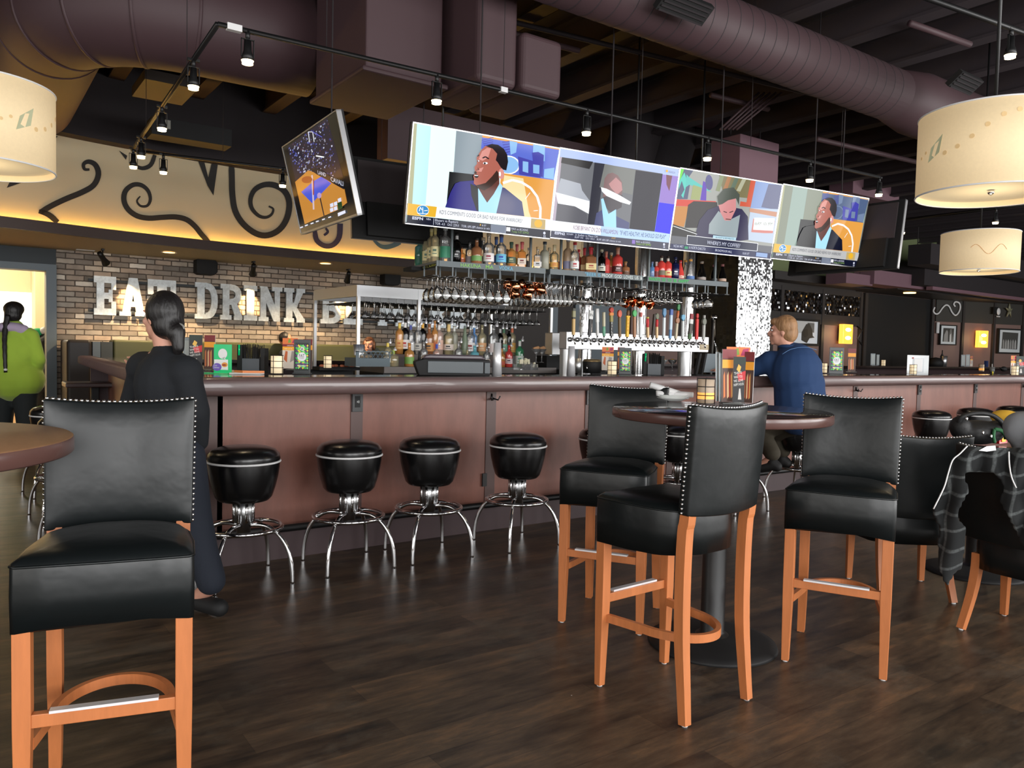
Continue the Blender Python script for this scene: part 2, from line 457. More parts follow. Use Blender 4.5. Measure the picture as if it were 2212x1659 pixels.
# ceiling with its joists
b = MB(); b.bx(-6.8, 30.2, -3.9, 18, CZ, CZ + .1, M_ceil)
ceil = struct(b.build('ceiling'))
xj = -6.0
while xj < 30:
    b = MB(); b.bx(xj - .045, xj + .045, -3.7, 13, CZ - .34, CZ, M_joist)
    b.bx(xj - .09, xj + .09, -3.7, 13, CZ - .36, CZ - .33, M_joist)
    b.build('joist', ceil); xj += .95
b = MB()
for i in range(150):
    x = -6.5 + i * .245
    b.bx(x, x + .1, -3.7, 13, CZ - .04, CZ - .002, M_ceil)
b.build('deck_ribs', ceil)
# walls out of view, with window openings to the street
M_wall = pm('beige_wall', 150, 140, 126, .8)
b = MB(); b.bx(-6.8, 30.2, -3.85, -3.7, 0, .55, M_wall); b.bx(-6.8, 30.2, -3.85, -3.7, 3.35, CZ, M_wall)
px_ = -6.8
for wx in WINX + [31.5]:
    b.bx(px_, wx - 1.2, -3.85, -3.7, .55, 3.35, M_wall); px_ = wx + 1.2
    if px_ > 30: break
struct(b.build('wall_front'))
M_pane = em('daylit_pane', 235, 242, 255, 1.5)
for n_, wx in enumerate(WINX):
    b = MB(); b.bx(wx - 1.2, wx + 1.2, -3.80, -3.79, .55, 3.35, M_pane)
    for fx in (-1.2, -.02, 1.16): b.bx(wx + fx, wx + fx + .04, -3.78, -3.70, .55, 3.35, M_black)
    b.bx(wx - 1.2, wx + 1.2, -3.78, -3.7, .55, .6, M_black); b.bx(wx - 1.2, wx + 1.2, -3.78, -3.7, 3.3, 3.35, M_black)
    struct(b.build('window_%d' % (n_ + 1)))
b = MB(); b.bx(-6.85, -6.7, -3.85, BW + .2, 0, CZ, M_wall); struct(b.build('wall_left'))
b = MB(); b.bx(30, 30.15, -3.85, BW + .2, 0, CZ, M_wall); struct(b.build('wall_right'))

# brick wall + door opening to the lit hall
DX1 = 1.02
b = MB(); b.bx(1.12, 7.95, BW, BW + .15, 0, 2.6, M_brick); struct(b.build('wall_back_brick'))
M_slate = pm('slate_paint', 66, 72, 76, .7)
b = MB(); b.bx(-6.7, 1.12, BW, BW + .15, 2.24, 2.6, M_slate); b.bx(-6.7, -2.4, BW, BW + .15, 0, 2.24, M_slate)
b.bx(-6.7, 30, BW + .01, BW + .15, 2.6, CZ, M_ceil); struct(b.build('wall_back_header'))
M_frame = pm('grey_door_frame', 104, 116, 124, .5)
b = MB(); b.bx(1.0, 1.12, BW - .06, BW + .2, 0, 2.26, M_frame); b.bx(-2.4, 1.0, BW - .06, BW + .2, 2.17, 2.26, M_frame)
b.bx(-2.5, -2.4, BW - .06, BW + .2, 0, 2.26, M_frame); struct(b.build('door_1'))
M_hall = pm('hall_wall', 226, 212, 178, .7)
M_hlit = em('serving_hatch_light', 255, 250, 225, 2.2)
b = MB(); b.bx(-3, 2.4, 16, 16.1, 0, 3, M_hall); b.bx(1.3, 1.4, BW + .15, 16, 0, 3, M_hall); b.bx(-3.1, -3, BW + .15, 16, 0, 3, M_hall)
b.bx(-3, 2.4, BW + .15, 16, 2.95, 3.0, M_hall); struct(b.build('wall_hall'))
p1 = atY(-60, 626, 15.9); p2 = atY(84, 708, 15.9)
b = MB(); b.bx(p1.x, p2.x, 15.88, 15.95, p2.z, p1.z, M_hlit)
b.bx(p2.x, p2.x + .06, 15.85, 15.97, p2.z, p1.z, M_frame); b.bx(p1.x, p2.x, 15.85, 15.97, p1.z, p1.z + .05, M_hall)
tag(b.build('serving_hatch'), 'brightly lit white serving hatch in the hall beyond the doorway', 'hatch')
point('hall_lamp', (-.2, 14.3, 2.8), 170, (1, .88, .68), .2)
q = MB(); c_ = atY(93, 600, 15.2); q.bx(c_.x - .12, c_.x + .12, 15.1, 15.99, 0, 2.95, M_hall); struct(q.build('trim_1'))
# dark wall right of the brick, behind the back bar
M_mauve = pm('mauve_panel', 134, 108, 100, .55)
M_trimd = pm('dark_trim', 48, 44, 43, .5)
b = MB(); b.bx(7.95, 14.9, BW, BW + .15, 0, 2.9, pm('kitchen_dark', 44, 36, 32, .6)); struct(b.build('wall_back_dark'))
b = MB(); b.bx(9.6, 9.75, BW - .05, BW, 0, 2.7, M_frame); b.bx(10.2, 11.6, BW - .05, BW, .2, 2.35, M_frame); struct(b.build('door_2'))
b = MB(); b.bx(11.75, 13.2, BW - .04, BW, .6, 2.2, M_mauve); struct(b.build('trim_2'))

# curved soffit + mural wall with warm cove light
EDGE = [(-2.2, 9.75), (-.6, 9.95), (.6, 10.18), (1.6, 10.42), (2.8, 10.58), (4.2, 10.62), (5.6, 10.5), (7.2, 10.2), (8.6, 9.75)]
def catmull(P, n=6):
    out = []
    for i in range(len(P) - 1):
        p0 = Vector(P[max(i - 1, 0)]); a = Vector(P[i]); c = Vector(P[i + 1]); p3 = Vector(P[min(i + 2, len(P) - 1)])
        for j in range(n):
            t = j / n
            out.append(.5 * ((2 * a) + (c - p0) * t + (2 * p0 - 5 * a + 4 * c - p3) * t * t + (3 * a - p0 - 3 * c + p3) * t ** 3))
    out.append(Vector(P[-1])); return out
EC = catmull([(a, b_, 0) for a, b_ in EDGE])
SOFZ = 2.47
M_soff = pm('olive_soffit', 172, 156, 126, .7)
M_cove = pm('cove_trim', 72, 56, 50, .5)
b = MB()
poly = [(p.x, p.y) for p in EC] + [(8.6, BW), (-2.2, BW)]
b.slab(poly, SOFZ, SOFZ + .04, M_soff); struct(b.build('ceiling_soffit'))
b = MB()
def band(b, pts, y0, y1, z0, z1, m):
    a = [(p.x, p.y + y0) for p in pts]; c = [(p.x, p.y + y1) for p in pts]
    b.slab(a + c[::-1], z0, z1, m)
def bandv(b, pts, off, z0, z1, m):
    n = len(pts); vs = [(p.x, p.y + off, z0) for p in pts] + [(p.x, p.y + off, z1) for p in pts]
    b.add(vs, [(i, i + 1, i + 1 + n, i + n) for i in range(n - 1)], m, True)
bandv(b, EC, -.02, SOFZ - .02, SOFZ + .1, M_cove); bandv(b, EC, .01, SOFZ + .04, SOFZ + .1, M_cove); 
n_ = len(EC)
vs = [(p.x, p.y - .02, SOFZ + .1) for p in EC] + [(p.x, p.y + .01, SOFZ + .1) for p in EC]
b.add(vs, [(i, i + 1, i + 1 + n_, i + n_) for i in range(n_ - 1)], M_cove)
vs = [(p.x, p.y - .02, SOFZ - .02) for p in EC] + [(p.x, p.y + .04, SOFZ - .02) for p in EC]
b.add(vs, [(i, i + n_, i + 1 + n_, i + 1) for i in range(n_ - 1)], M_cove)
struct(b.build('trim_3'))
M_mural = pm('cream_mural_wall', 206, 190, 156, .75)
M_ink = pm('mural_black', 24, 20, 16, .6)
MUO = .42; MUT = 3.64
mural = MB(); bandv(mural, EC, MUO, SOFZ + .04, MUT + .05, M_mural)
def onmural(x, y, o=.012):
    d = ray(x, y); best = None
    for a, c in zip(EC, EC[1:]):
        A = Vector((a.x, a.y + MUO - o)); B_ = Vector((c.x, c.y + MUO - o)); E_ = B_ - A
        den = d.x * E_.y - d.y * E_.x
        if abs(den) < 1e-9: continue
        t = (A.x * E_.y - A.y * E_.x) / den; u = (A.x * d.y - A.y * d.x) / den
        if -.01 <= u <= 1.01 and t > 0: best = CAM + d * t
    return best
def crop(pts, sx, ox, oy): return [(ox + a / sx, oy + c / sx) for a, c in pts]
def ribbon(pts, ws, sx=2.765, ox=0, oy=0, m=M_ink):
    P = catmull([(a, c, 0) for a, c in crop(pts, sx, ox, oy)], 4)
    k = len(P); Wd = [(ws[0] + (ws[1] - ws[0]) * min(1, i / (k * .45))) / sx / 2 * (1.0 if i < k - 2 else .9) for i in range(k)]
    vs = []
    for i in range(k):
        t = (P[min(i + 1, k - 1)] - P[max(i - 1, 0)]).normalized(); nrm = Vector((-t.y, t.x, 0)) * Wd[i]
        for s_ in (1, -1):
            q_ = P[i] + nrm * s_; w_ = onmural(q_.x, q_.y)
            if w_ is None: return
            w_.z = min(w_.z, MUT + .04); vs.append(w_)
    mural.add(vs, [(2 * i, 2 * i + 1, 2 * i + 3, 2 * i + 2) for i in range(k - 1)], m)
def mpoly(pts, sx=2.765, ox=0, oy=0, m=M_ink):
    vs = [onmural(*q_) for q_ in crop(pts, sx, ox, oy)]
    mural.add(vs, [list(range(len(vs)))], m)
M_inkb = pm('mural_indigo', 40, 34, 66, .6)
ribbon([(535, 1012), (505, 1010), (500, 980), (530, 965), (570, 985), (588, 1040), (560, 1105), (490, 1148), (400, 1185), (315, 1225), (240, 1268)], (14, 34))
ribbon([(232, 1262), (290, 1282), (345, 1328)], (24, 34))
ribbon([(838, 1172), (818, 1200), (840, 1230), (880, 1228), (898, 1190), (885, 1140), (845, 1106), (795, 1104), (750, 1140), (740, 1195), (765, 1250), (820, 1290), (890, 1303), (970, 1298), (1050, 1296), (1115, 1312), (1165, 1352), (1205, 1402), (1245, 1445)], (8, 32))
mpoly([(1182, 958), (1218, 958), (1244, 1060), (1264, 975), (1302, 975), (1275, 1168), (1240, 1110)])
ribbon([(1605, 1232), (1632, 1248), (1622, 1280), (1588, 1298), (1545, 1288), (1505, 1245), (1496, 1190), (1520, 1135), (1575, 1104), (1640, 1106), (1700, 1142), (1728, 1210), (1715, 1300), (1670, 1370), (1600, 1405), (1530, 1395), (1455, 1340), (1405, 1260), (1388, 1160), (1385, 1060), (1383, 985)], (10, 36))
ribbon([(800, 985), (850, 1005), (900, 985), (925, 925)], (18, 26))
mpoly([(300, 796), (345, 815), (300, 860), (272, 908), (274, 840)]); mpoly([(40, 1122), (90, 1025), (200, 1020), (125, 1092)]); mpoly([(710, 898), (760, 930), (752, 955)])
ribbon([(1945, 1362), (1958, 1385), (1935, 1405)], (12, 16), m=M_inkb)
ribbon([(2032, 1335), (2026, 1415), (1990, 1462), (1938, 1468), (1892, 1435), (1880, 1380)], (34, 30), m=M_inkb)
ribbon([(1165, 1545), (1235, 1610), (1315, 1625), (1400, 1602), (1470, 1570)], (30, 55), 5.352, 590, 230, pm('mural_blue', 52, 84, 110, .6))
struct(mural.build('wall_mural'))
M_led = em('cove_strip', 255, 196, 92, 90)
b = MB(); bandv(b, EC, .33, SOFZ + .045, SOFZ + .06, M_led)
n_ = len(EC); tag(b.build('cove_light'), 'warm amber cove light strip hidden behind the curved trim under the mural', 'light strip')
b = MB()
pts = EC
vs = [(p.x, p.y + .2, MUT) for p in pts] + [(p.x, p.y + .2, CZ) for p in pts]
k = len(pts); b.add(vs, [(i, i + 1, i + 1 + k, i + k) for i in range(k - 1)], M_ceil, True)
vs = [(p.x, p.y + .2, MUT) for p in pts] + [(p.x, p.y + .6, MUT) for p in pts]
b.add(vs, [(i, i + k, i + 1 + k, i + 1) for i in range(k - 1)], M_ceil, True)
struct(b.build('ceiling_bulkhead'))

# soffit fixtures: two recessed downlights, three wall spots, two speakers, an access plate
M_bulb = em('warm_bulb', 255, 214, 150, 14)
M_bulb2 = em('warm_bulb_soft', 255, 196, 110, 6)
for (x, y, lab) in ((365, 545, 'round recessed downlight in soffit above the letter T'), (703, 569, 'round recessed downlight in soffit above the letter B')):
    p = atz(x, y, SOFZ - .005); t = thing('recessed_downlight', lab, 'light', p, 0, 'soffit downlights')
    b = MB(); b.lathe([(.075, 0), (.1, -.008), (.1, 0)], M_white, 24); b.build('trim_ring', t)
    b = MB(); b.cyl((0, 0), .075, -.004, 0, M_bulb2, 20); b.build('lens', t)
    spot('downlight', (p.x, p.y, p.z - .03), (p.x, p.y, 0), 190, 130)
def wall_spot(x, y, tx, ty, lab, power):
    p = atY(x, y, BW - .55); p.z = SOFZ - .12; aim = atY(tx, ty, BW); d = (aim - p).normalized()
    t = thing('wall_spotlight', lab, 'spotlight', p, 0, 'spotlights over the brick wall')
    Q = d.to_track_quat('Z', 'Y').to_matrix().to_4x4()
    b = MB(); b.tube([(0, 0, .12), (0, 0, .02)], .008, M_black); b.box((0, 0, .11), (.03, .1, .02), M_black); b.build('bracket', t)
    b = MB(); b.lathe([(0, -.1), (.03, -.1), (.035, -.06), (.035, .02), (.055, .1), (.05, .1), (.03, .03)], M_black, 20, Q); b.build('housing', t)
    b = MB(); b.lathe([(0, .085), (.048, .085)], M_bulb, 20, Q); b.build('bulb', t)
    spot('wall_spot', p + d * .12, aim, power, 30, (1, .62, .28), .5)
wall_spot(222, 558, 287, 660, 'small black spotlight over the letters E and A', 160)
wall_spot(547, 580, 538, 660, 'small black spotlight over the letter I', 160)
wall_spot(752, 592, 738, 668, 'small black spotlight right of the letter B', 160)
for (x, y, lab) in ((444, 577, 'black wall speaker above the letter D'), (843, 602, 'black wall speaker above the steel glass rack')):
    p = atY(x, y, BW - .14); t = thing('wall_speaker', lab, 'speaker', p)
    b = MB(); w_, h_ = .15, .115
    b.prism([(-w_, -h_ * .8), (-w_ * .7, -h_), (w_ * .7, -h_), (w_, -h_ * .6), (w_, h_ * .6), (w_ * .7, h_), (-w_ * .7, h_), (-w_, h_ * .8)], -.1, .1, M_blackm); b.build('cabinet', t, bevel=.01)
    b = MB(); b.tube([(0, .1, 0), (0, .14, 0)], .02, M_black); b.tube([(0, 0, h_), (0, 0, h_ + .06)], .012, M_black); b.build('bracket', t)
p = atz(184, 541, SOFZ - .005); b = MB(); b.box((0, 0, 0), (.22, .12, .008), M_white); tag(b.build('ceiling_vent', loc=p), 'small white plate in the soffit left of the first downlight', 'vent')

# ------------------------------------------------------------------ galvanised letters on the brick
M_galv = mat('galvanised_sheet', S(208, 216, 220), .45, metal=.35, var=(16, .25), bump=(24, .1))
def bowl(cx, x1, y0, y1, t, n=10):
    out = []; cy = (y0 + y1) / 2; ry = (y1 - y0) / 2
    for i in range(n):
        a, c = [-PI / 2 + PI * (i + j) / n for j in (0, 1)]
        out.append([(cx + (x1 - cx) * math.cos(a) ** .7 if math.cos(a) > 0 else cx, cy + ry * math.sin(a)), (cx + (x1 - cx) * max(0, math.cos(c)) ** .7, cy + ry * math.sin(c)),
                    (cx + (x1 - cx - t) * max(0, math.cos(c)) ** .7, cy + (ry - .17) * math.sin(c)), (cx + (x1 - cx - t) * max(0, math.cos(a)) ** .7, cy + (ry - .17) * math.sin(a))])
    return out
def r4(x0, x1, y0, y1): return [(x0, y0), (x1, y0), (x1, y1), (x0, y1)]
GL = {
 'E': [r4(.12, .46, 0, 1), r4(0, 1, .83, 1), r4(.78, 1, .66, .84), r4(.4, .8, .42, .58), r4(.66, .84, .34, .66), r4(0, 1, 0, .17), r4(.78, 1, .16, .36)],
 'A': [[(.08, 0), (.36, 0), (.56, .8), (.62, 1), (.34, 1)], [(.64, 0), (.94, 0), (.66, 1), (.4, 1), (.44, .8)], r4(.28, .75, .24, .38), r4(0, .42, 0, .11), r4(.58, 1, 0, .11)],
 'T': [r4(.33, .67, 0, 1), r4(0, 1, .82, 1), r4(0, .2, .6, .83), r4(.8, 1, .6, .83), r4(.2, .8, 0, .13)],
 'D': [r4(.1, .42, 0, 1), r4(0, .5, .87, 1), r4(0, .5, 0, .13)] + bowl(.45, 1, 0, 1, .28),
 'R': [r4(.1, .4, 0, 1), r4(0, .5, .87, 1), r4(0, .5, 0, .13), [(.45, .48), (.72, .5), (.98, .13), (1, 0), (.72, 0)], r4(.62, 1, 0, .12)] + bowl(.4, .96, .42, 1, .28),
 'I': [r4(.22, .78, 0, 1), r4(0, 1, .85, 1), r4(0, 1, 0, .15)],
 'N': [r4(.08, .32, 0, 1), r4(.68, .9, 0, 1), [(.04, 1), (.36, 1), (.92, .1), (.9, 0), (.64, 0)], r4(0, .42, 0, .12), r4(.56, 1, .88, 1)],
 'K': [r4(.1, .4, 0, 1), r4(0, .48, .88, 1), r4(0, .48, 0, .12), [(.38, .36), (.5, .3), (.92, .9), (.9, 1), (.64, 1)], [(.42, .6), (.98, .1), (.96, 0), (.68, 0), (.36, .42)], r4(.58, 1, .88, 1), r4(.6, 1, 0, .12)],
 'B': [r4(.1, .4, 0, 1), r4(0, .5, .87, 1), r4(0, .5, 0, .13)] + bowl(.4, .94, .46, 1, .28) + bowl(.4, 1, 0, .56, .28),
 'M': [r4(.06, .26, 0, 1), r4(.74, .94, 0, 1), [(.04, 1), (.3, 1), (.6, .15), (.42, .15)], [(.96, 1), (.7, 1), (.42, .15), (.58, .15)], r4(0, .34, 0, .12), r4(.66, 1, 0, .12)],
 'Y': [r4(.36, .66, 0, .5), [(.02, 1), (.34, 1), (.66, .42), (.36, .42)], [(.98, 1), (.7, 1), (.36, .42), (.64, .42)], r4(.22, .8, 0, .12), r4(0, .42, .88, 1), r4(.6, 1, .88, 1)]}
ORD = ['first', 'second', 'third', 'fourth', 'fifth', 'sixth', 'seventh', 'eighth', 'ninth', 'tenth', 'eleventh', 'twelfth', 'thirteenth', 'fourteenth', 'fifteenth', 'sixteenth', 'seventeenth', 'eighteenth', 'nineteenth', 'twentieth', 'twenty-first', 'twenty-second', 'twenty-third', 'twenty-fourth', 'twenty-fifth', 'twenty-sixth']
LT = [('E', 202, 250, 'at the left end of the sign'), ('A', 257, 316, 'washed by a warm spotlight'), ('T', 318, 379, 'behind the walking person'), ('D', 420, 469, 'starting the second word'), ('R', 475, 522, 'right of the D'), ('I', 525, 554, 'washed by a warm spotlight'), ('N', 557, 608, 'right of the lit I'), ('K', 612, 657, 'ending the second word'), ('B', 691, 735, 'left of the steel glass rack'), ('E', 741, 782, 'behind the steel post of the glass rack'), ('M', 815, 872, 'behind the hanging glasses'), ('E', 879, 915, 'behind the hanging glasses, right of the M'), ('R', 922, 962, 'behind the hanging glasses, first R there'), ('R', 968, 1006, 'behind the hanging glasses, second R there'), ('Y', 1010, 1032, 'at the far right end of the sign')]
for ch, x0, x1, wh in LT:
    X0 = atY(x0, 650, BW - .06).x; X1 = atY(x1, 650, BW - .06).x
    b = MB()
    for k_, pl in enumerate(GL[ch]):
        b.prism([(a * (X1 - X0), c * .535) for a, c in pl], -.02 - .0004 * k_, .02, M_galv)
    o = b.build('metal_letter', loc=(X0, BW - .08, 1.61)); tag(o, 'galvanised metal letter %s on the brick wall, %s' % (ch, wh), 'letter', 'galvanised wall letters')
b = MB()
for zz in (1.65, 2.07): b.bx(1.5, 7.9, BW - .05, BW - .03, zz, zz + .035, M_slate)
tag(b.build('mounting_rail'), 'pair of grey steel rails on the brick behind the letters', 'rail')
# ------------------------------------------------------------------ ducts and pipes under the deck
ZD = 3.92
def arc(c, r, a0, a1, z, n=10): return [(c[0] + r * math.cos(R(a0 + (a1 - a0) * i / n)), c[1] + r * math.sin(R(a0 + (a1 - a0) * i / n)), z) for i in range(n + 1)]
b = MB()
pth = [(.7, 10.32, ZD), (.7, 9.6, ZD), (.7, 8.6, ZD)] + arc((1.6, 7.85), .9, 180, 270, ZD, 12) + [(2.1, 6.93, ZD), (2.6, 6.9, ZD)]
b.tube(pth, .43, M_duct, n=40); t = thing('round_duct', 'large round purple duct bending at upper left toward the boxy duct', 'duct', (0, 0, 0)); b.build('duct_shell', t)
b = MB()
for i in (3, 6, 9, 12, 15):
    if i < len(pth) - 1:
        a = Vector(pth[i]); d = (Vector(pth[i + 1]) - Vector(pth[i - 1])).normalized(); b.tube([a - d * .012, a + d * .012], .437, M_duct, n=40)
b.build('seam_bands', t)
b = MB(); b.bx(2.5, 3.15, 5.5, 6.5, 3.32, CZ - .37, M_duct); b.bx(2.46, 3.19, 5.46, 6.54, 3.3, 3.34, M_duct)
tag(b.build('duct_plenum', bevel=.015), 'tall boxy purple duct section at the end of the round duct', 'duct')
b = MB(); b.bx(3.25, 3.62, 5.12, 5.9, 3.3, CZ - .37, M_duct); tag(b.build('duct_riser', bevel=.06, seg=4), 'purple duct riser between the tall box and the low rounded box', 'duct')
b = MB(); b.bx(3.63, 4.03, 5.08, 5.9, 3.3, 3.76, M_duct); tag(b.build('duct_box', bevel=.05, seg=4), 'low purple duct box with rounded corners above the first screen', 'duct')
A = atz(1080, -120, 4.05); B_ = atz(1925, 205, 4.05); Cc = atz(2290, 330, 4.05)
d = (B_ - A).normalized(); t = thing('spiral_duct', 'long round ridged spiral duct crossing upper right of the room', 'duct')
b = MB(); b.tube([A, B_], .26, M_duct, n=36); b.tube([B_, B_ + d * .5, B_ + d * 5], [.26, .33, .33], M_duct, n=36); b.build('duct_shell', t)
b = MB(); L_ = (B_ - A).length; k = int(L_ / .16)
for i in range(k):
    a = A + d * (i * .16); b.tube([a, a + d * .006], .263, M_joist, n=36)
b.build('spiral_seam', t)
for nm, x, y, wd in (('a', 1478, 14, .5), ('b', 2084, 178, .42)):
    p = atz(x, y, 3.86); b = MB(); Q = Matrix.Rotation(math.atan2(d.y, d.x), 4, 'Z') @ Matrix.Rotation(R(-38), 4, 'X')
    b.box((0, 0, 0), (wd, .16, .05), M_blackm, Q)
    for i in range(5): b.box((0, -.07 + i * .035, -.03), (wd - .04, .012, .01), M_ceil, Q)
    b.build('air_grille', t, loc=p)
b = MB(); pa = atz(860, -12, 4.2); pb = atz(1976, 257, 4.2); b.tube([pa, pb], .024, M_joist, n=10)
tag(b.build('sprinkler_pipe'), 'thin long dark pipe running above the row of screens', 'pipe')
for i, (x0, y0, x1, y1, zz, lb) in enumerate(((1535, 205, 1660, 236, 4.25, 'short pipe branch left of the spiral duct grille'), (1965, 50, 2095, 96, 4.3, 'short pipe branch above the right end of the spiral duct'), (1765, 300, 1980, 350, 3.9, 'dark pipe right of the pink duct, behind the screens'), (1060, 60, 1250, 110, 4.3, 'dark conduit above the low duct box'))):
    b = MB(); b.tube([atz(x0, y0, zz), atz(x1, y1, zz)], .03, M_duct, n=10); tag(b.build('ceiling_pipe'), lb, 'pipe')
t = thing('conduit_bundle', 'fan of thin conduits rising to the deck above the third screen', 'conduit')
for i in range(5):
    b = MB(); b.tube([atz(1555 + i * 9, 280, 3.9), atz(1640 + i * 12, 200, 4.35)], .014, M_duct, n=8); b.build('conduit', t)
# purple duct pieces behind the screens
M_pink = pm('pink_duct', 118, 88, 98, .6)
def pbox(x0, y0, x1, y1, Y, dp, nm, lab, m=M_pink, bev=.02):
    a = atY(x0, y0, Y); c = atY(x1, y1, Y); b = MB(); b.bx(a.x, c.x, Y, Y + dp, c.z, a.z, m)
    for q in (a.x + .1, c.x - .1): b.bx(q - .01, q + .01, Y + dp * .5 - .01, Y + dp * .5 + .01, a.z - .01, CZ, M_ceil)
    return tag(b.build(nm, bevel=bev, seg=3), lab, 'duct')
pbox(1600, 288, 1680, 400, 6.9, .5, 'duct_drop', 'pink purple duct drop standing behind the third screen')
pbox(1845, 358, 1942, 440, 8.4, .5, 'duct_drop', 'pink purple duct end with a rounded corner behind the last screen', bev=.14)
b = MB(); b.tube([atY(1500, 225, 8), atY(1720, 285, 8), atY(1960, 350, 8)], .3, M_duct, n=24); tag(b.build('round_duct'), 'round purple duct crossing behind the screens toward the right', 'duct')
for k_, (x, y) in enumerate(((1375, 300), (1450, 320))):
    p = atY(x, y, 8.6); b = MB(); b.tube([(p.x - .75, 8.6, p.z - 1.1), (p.x - .2, 8.6, p.z - .45), (p.x, 8.6, p.z + .1), (p.x - .1, 8.6, p.z + .5)], .38, M_ceil, n=24)
    tag(b.build('curved_duct'), ('dark curved duct above the second screen', 'dark curved duct between the second and third screens')[k_], 'duct')
b = MB()
tA = atY(1200, 230, 6.6)
b.bx(4.4, 12, 9.0, 9.3, 3.6, 4.3, M_duct); tag(b.build('rectangular_duct'), 'long rectangular purple duct behind the screens below the joists', 'duct')
# hung access tray left
p = atz(355, 190, 3.9); b = MB(); b.box(p, (.5, .7, .1), pm('unit_grey', 70, 62, 56, .6)); tag(b.build('hung_unit'), 'pale boxy unit hanging under the deck behind the left track', 'unit')
p = atz(410, 290, 3.75); b = MB(); b.box(p, (.9, .3, .2), M_blackm); b.box((p.x - .3, p.y - .16, p.z + .03), (.1, .01, .1), pm('lit_grid', 150, 150, 140, .5)); tag(b.build('projector_unit'), 'black boxy unit with a small pale grid hanging above the mural', 'unit')

# ------------------------------------------------------------------ track lighting
M_refl = em('lamp_reflector', 255, 226, 170, 7)
def head(p, lab, zt, aim=None, power=14, grp='track lights over the bar', sc=.74):
    t = thing('track_light', lab, 'spotlight', p, 0, grp)
    b = MB(); b.tube([(0, 0, -.0), (0, 0, -.07)], .02, M_black, n=12); b.box((0, 0, -.005), (.11, .03, .025), M_black); b.build('adapter', t)
    b = MB()
    for s_ in (-1, 1): b.bx(s_ * .052 - .003, s_ * .052 + .003, -.01, .01, -.22, -.07, M_black)
    b.bx(-.055, .055, -.01, .01, -.075, -.068, M_black); b.build('yoke', t)
    b = MB(); b.lathe([(0, -.08), (.03, -.08), (.033, -.17), (.045, -.2), (.055, -.25), (.05, -.25), (.04, -.21)], M_black, 20); b.build('housing', t)
    b = MB(); b.lathe([(.05, -.235), (.052, -.25), (.045, -.268), (.047, -.28), (0, -.285)], M_refl, 20); b.build('lamp', t)
    if sc != 1: t.scale = (sc, sc, sc)
    q = Vector(p) - Vector((0, 0, .31)); spot('track_spot', q, aim or (q.x, q.y + .01, 0), power, 85, (1, .78, .5), .7)
    return t
TZ = 3.25
K1 = atz(470, 52, TZ); K2 = atz(1900, 383, TZ); K0 = atz(285, 325, TZ); K3 = K0 + (atz(615, 365, TZ) - K0) * 2.3
t = thing('lighting_track', 'black lighting track rectangle hanging over the bar', 'lighting track')
for nm, a, c in (('front', K1, K2), ('side', K1, K0), ('back', K0, K3)):
    b = MB(); b.tube([a, c], .018, M_black, n=4, sq=False); b.build('track_rail', t)
for a, c, n in ((K1, K2, 5), (K1, K0, 2), (K0, K3, 2)):
    for i in range(n):
        q = a + (c - a) * ((i + .5) / n); b = MB(); b.tube([(q.x, q.y, TZ), (q.x, q.y, CZ - .05)], .003, M_ceil, n=5); b.build('suspension_wire', t)
b = MB(); q = K1 + (K2 - K1) * .01; b.box((q.x + .03, q.y, TZ), (.09, .04, .04), M_white); b.build('joiner', t); b = MB(); q = K1 + (K2 - K1) * .3; b.box((q.x, q.y, TZ), (.06, .04, .038), M_white); b.build('joiner', t)
hd = math.degrees(math.atan2(K2.y - K1.y, K2.x - K1.x)); hs = math.degrees(math.atan2(K0.y - K1.y, K0.x - K1.x)); hb = math.degrees(math.atan2(K3.y - K0.y, K3.x - K0.x))
def onrail(px, a, c):
    n = Vector((c.y - a.y, -(c.x - a.x), 0)); best = min((abs((lambda P: 1106 + F_PX * (P - CAM).dot(RT) / (P - CAM).dot(FW))(a + (c - a) * (i / 800)) - px), i) for i in range(801))[1]
    return a + (c - a) * (best / 800)
for px, nm in ((536, 'first track light on the front rail, nearest the rail corner'), (945, 'track light on the front rail above the first big screen'), (1268, 'track light on the front rail above the second screen'), (1530, 'track light on the front rail above the third screen'), (1750, 'track light on the front rail above the joint of the last two screens')):
    head(onrail(px, K1, K2), nm, TZ)
head(K2, 'track light at the right end of the front rail, above the last screen', TZ)
for px, nm in ((418, 'highest track light on the sloping left rail'), (350, 'middle track light on the left rail'), (305, 'lower track light on the left rail'), (288, 'track light at the far left corner of the track')):
    head(onrail(px, K1, K0), nm, TZ)
for px, nm in ((353, 'track light on the back rail in front of the mural'), (611, 'track light on the back rail beside the tilted basketball screen')):
    head(onrail(px, K0, K3), nm, TZ)
t = thing('lighting_track', 'black lighting track at the top right corner of the room', 'lighting track')
b = MB(); a = atz(1985, -10, 3.6); c = atz(2330, 112, 3.6); b.tube([a, c], .02, M_black, n=6); b.build('track_rail', t)
q = onrail(2185, a, c); head(q, 'single bright track light at the top right corner', 3.6, grp='track lights on the right')
t = thing('lighting_track', 'black lighting track in front of the green wall at far right', 'lighting track')
b = MB(); a = atz(1925, 478, 3.3); c = atz(2330, 428, 3.3); b.tube([a, c], .02, M_black, n=6); b.build('track_rail', t)
for px, nm in ((1950, 'small track light left of the small drum pendant'), (2152, 'small track light above the small drum pendant')):
    head(onrail(px, a, c), nm, 3.3, grp='track lights on the right')

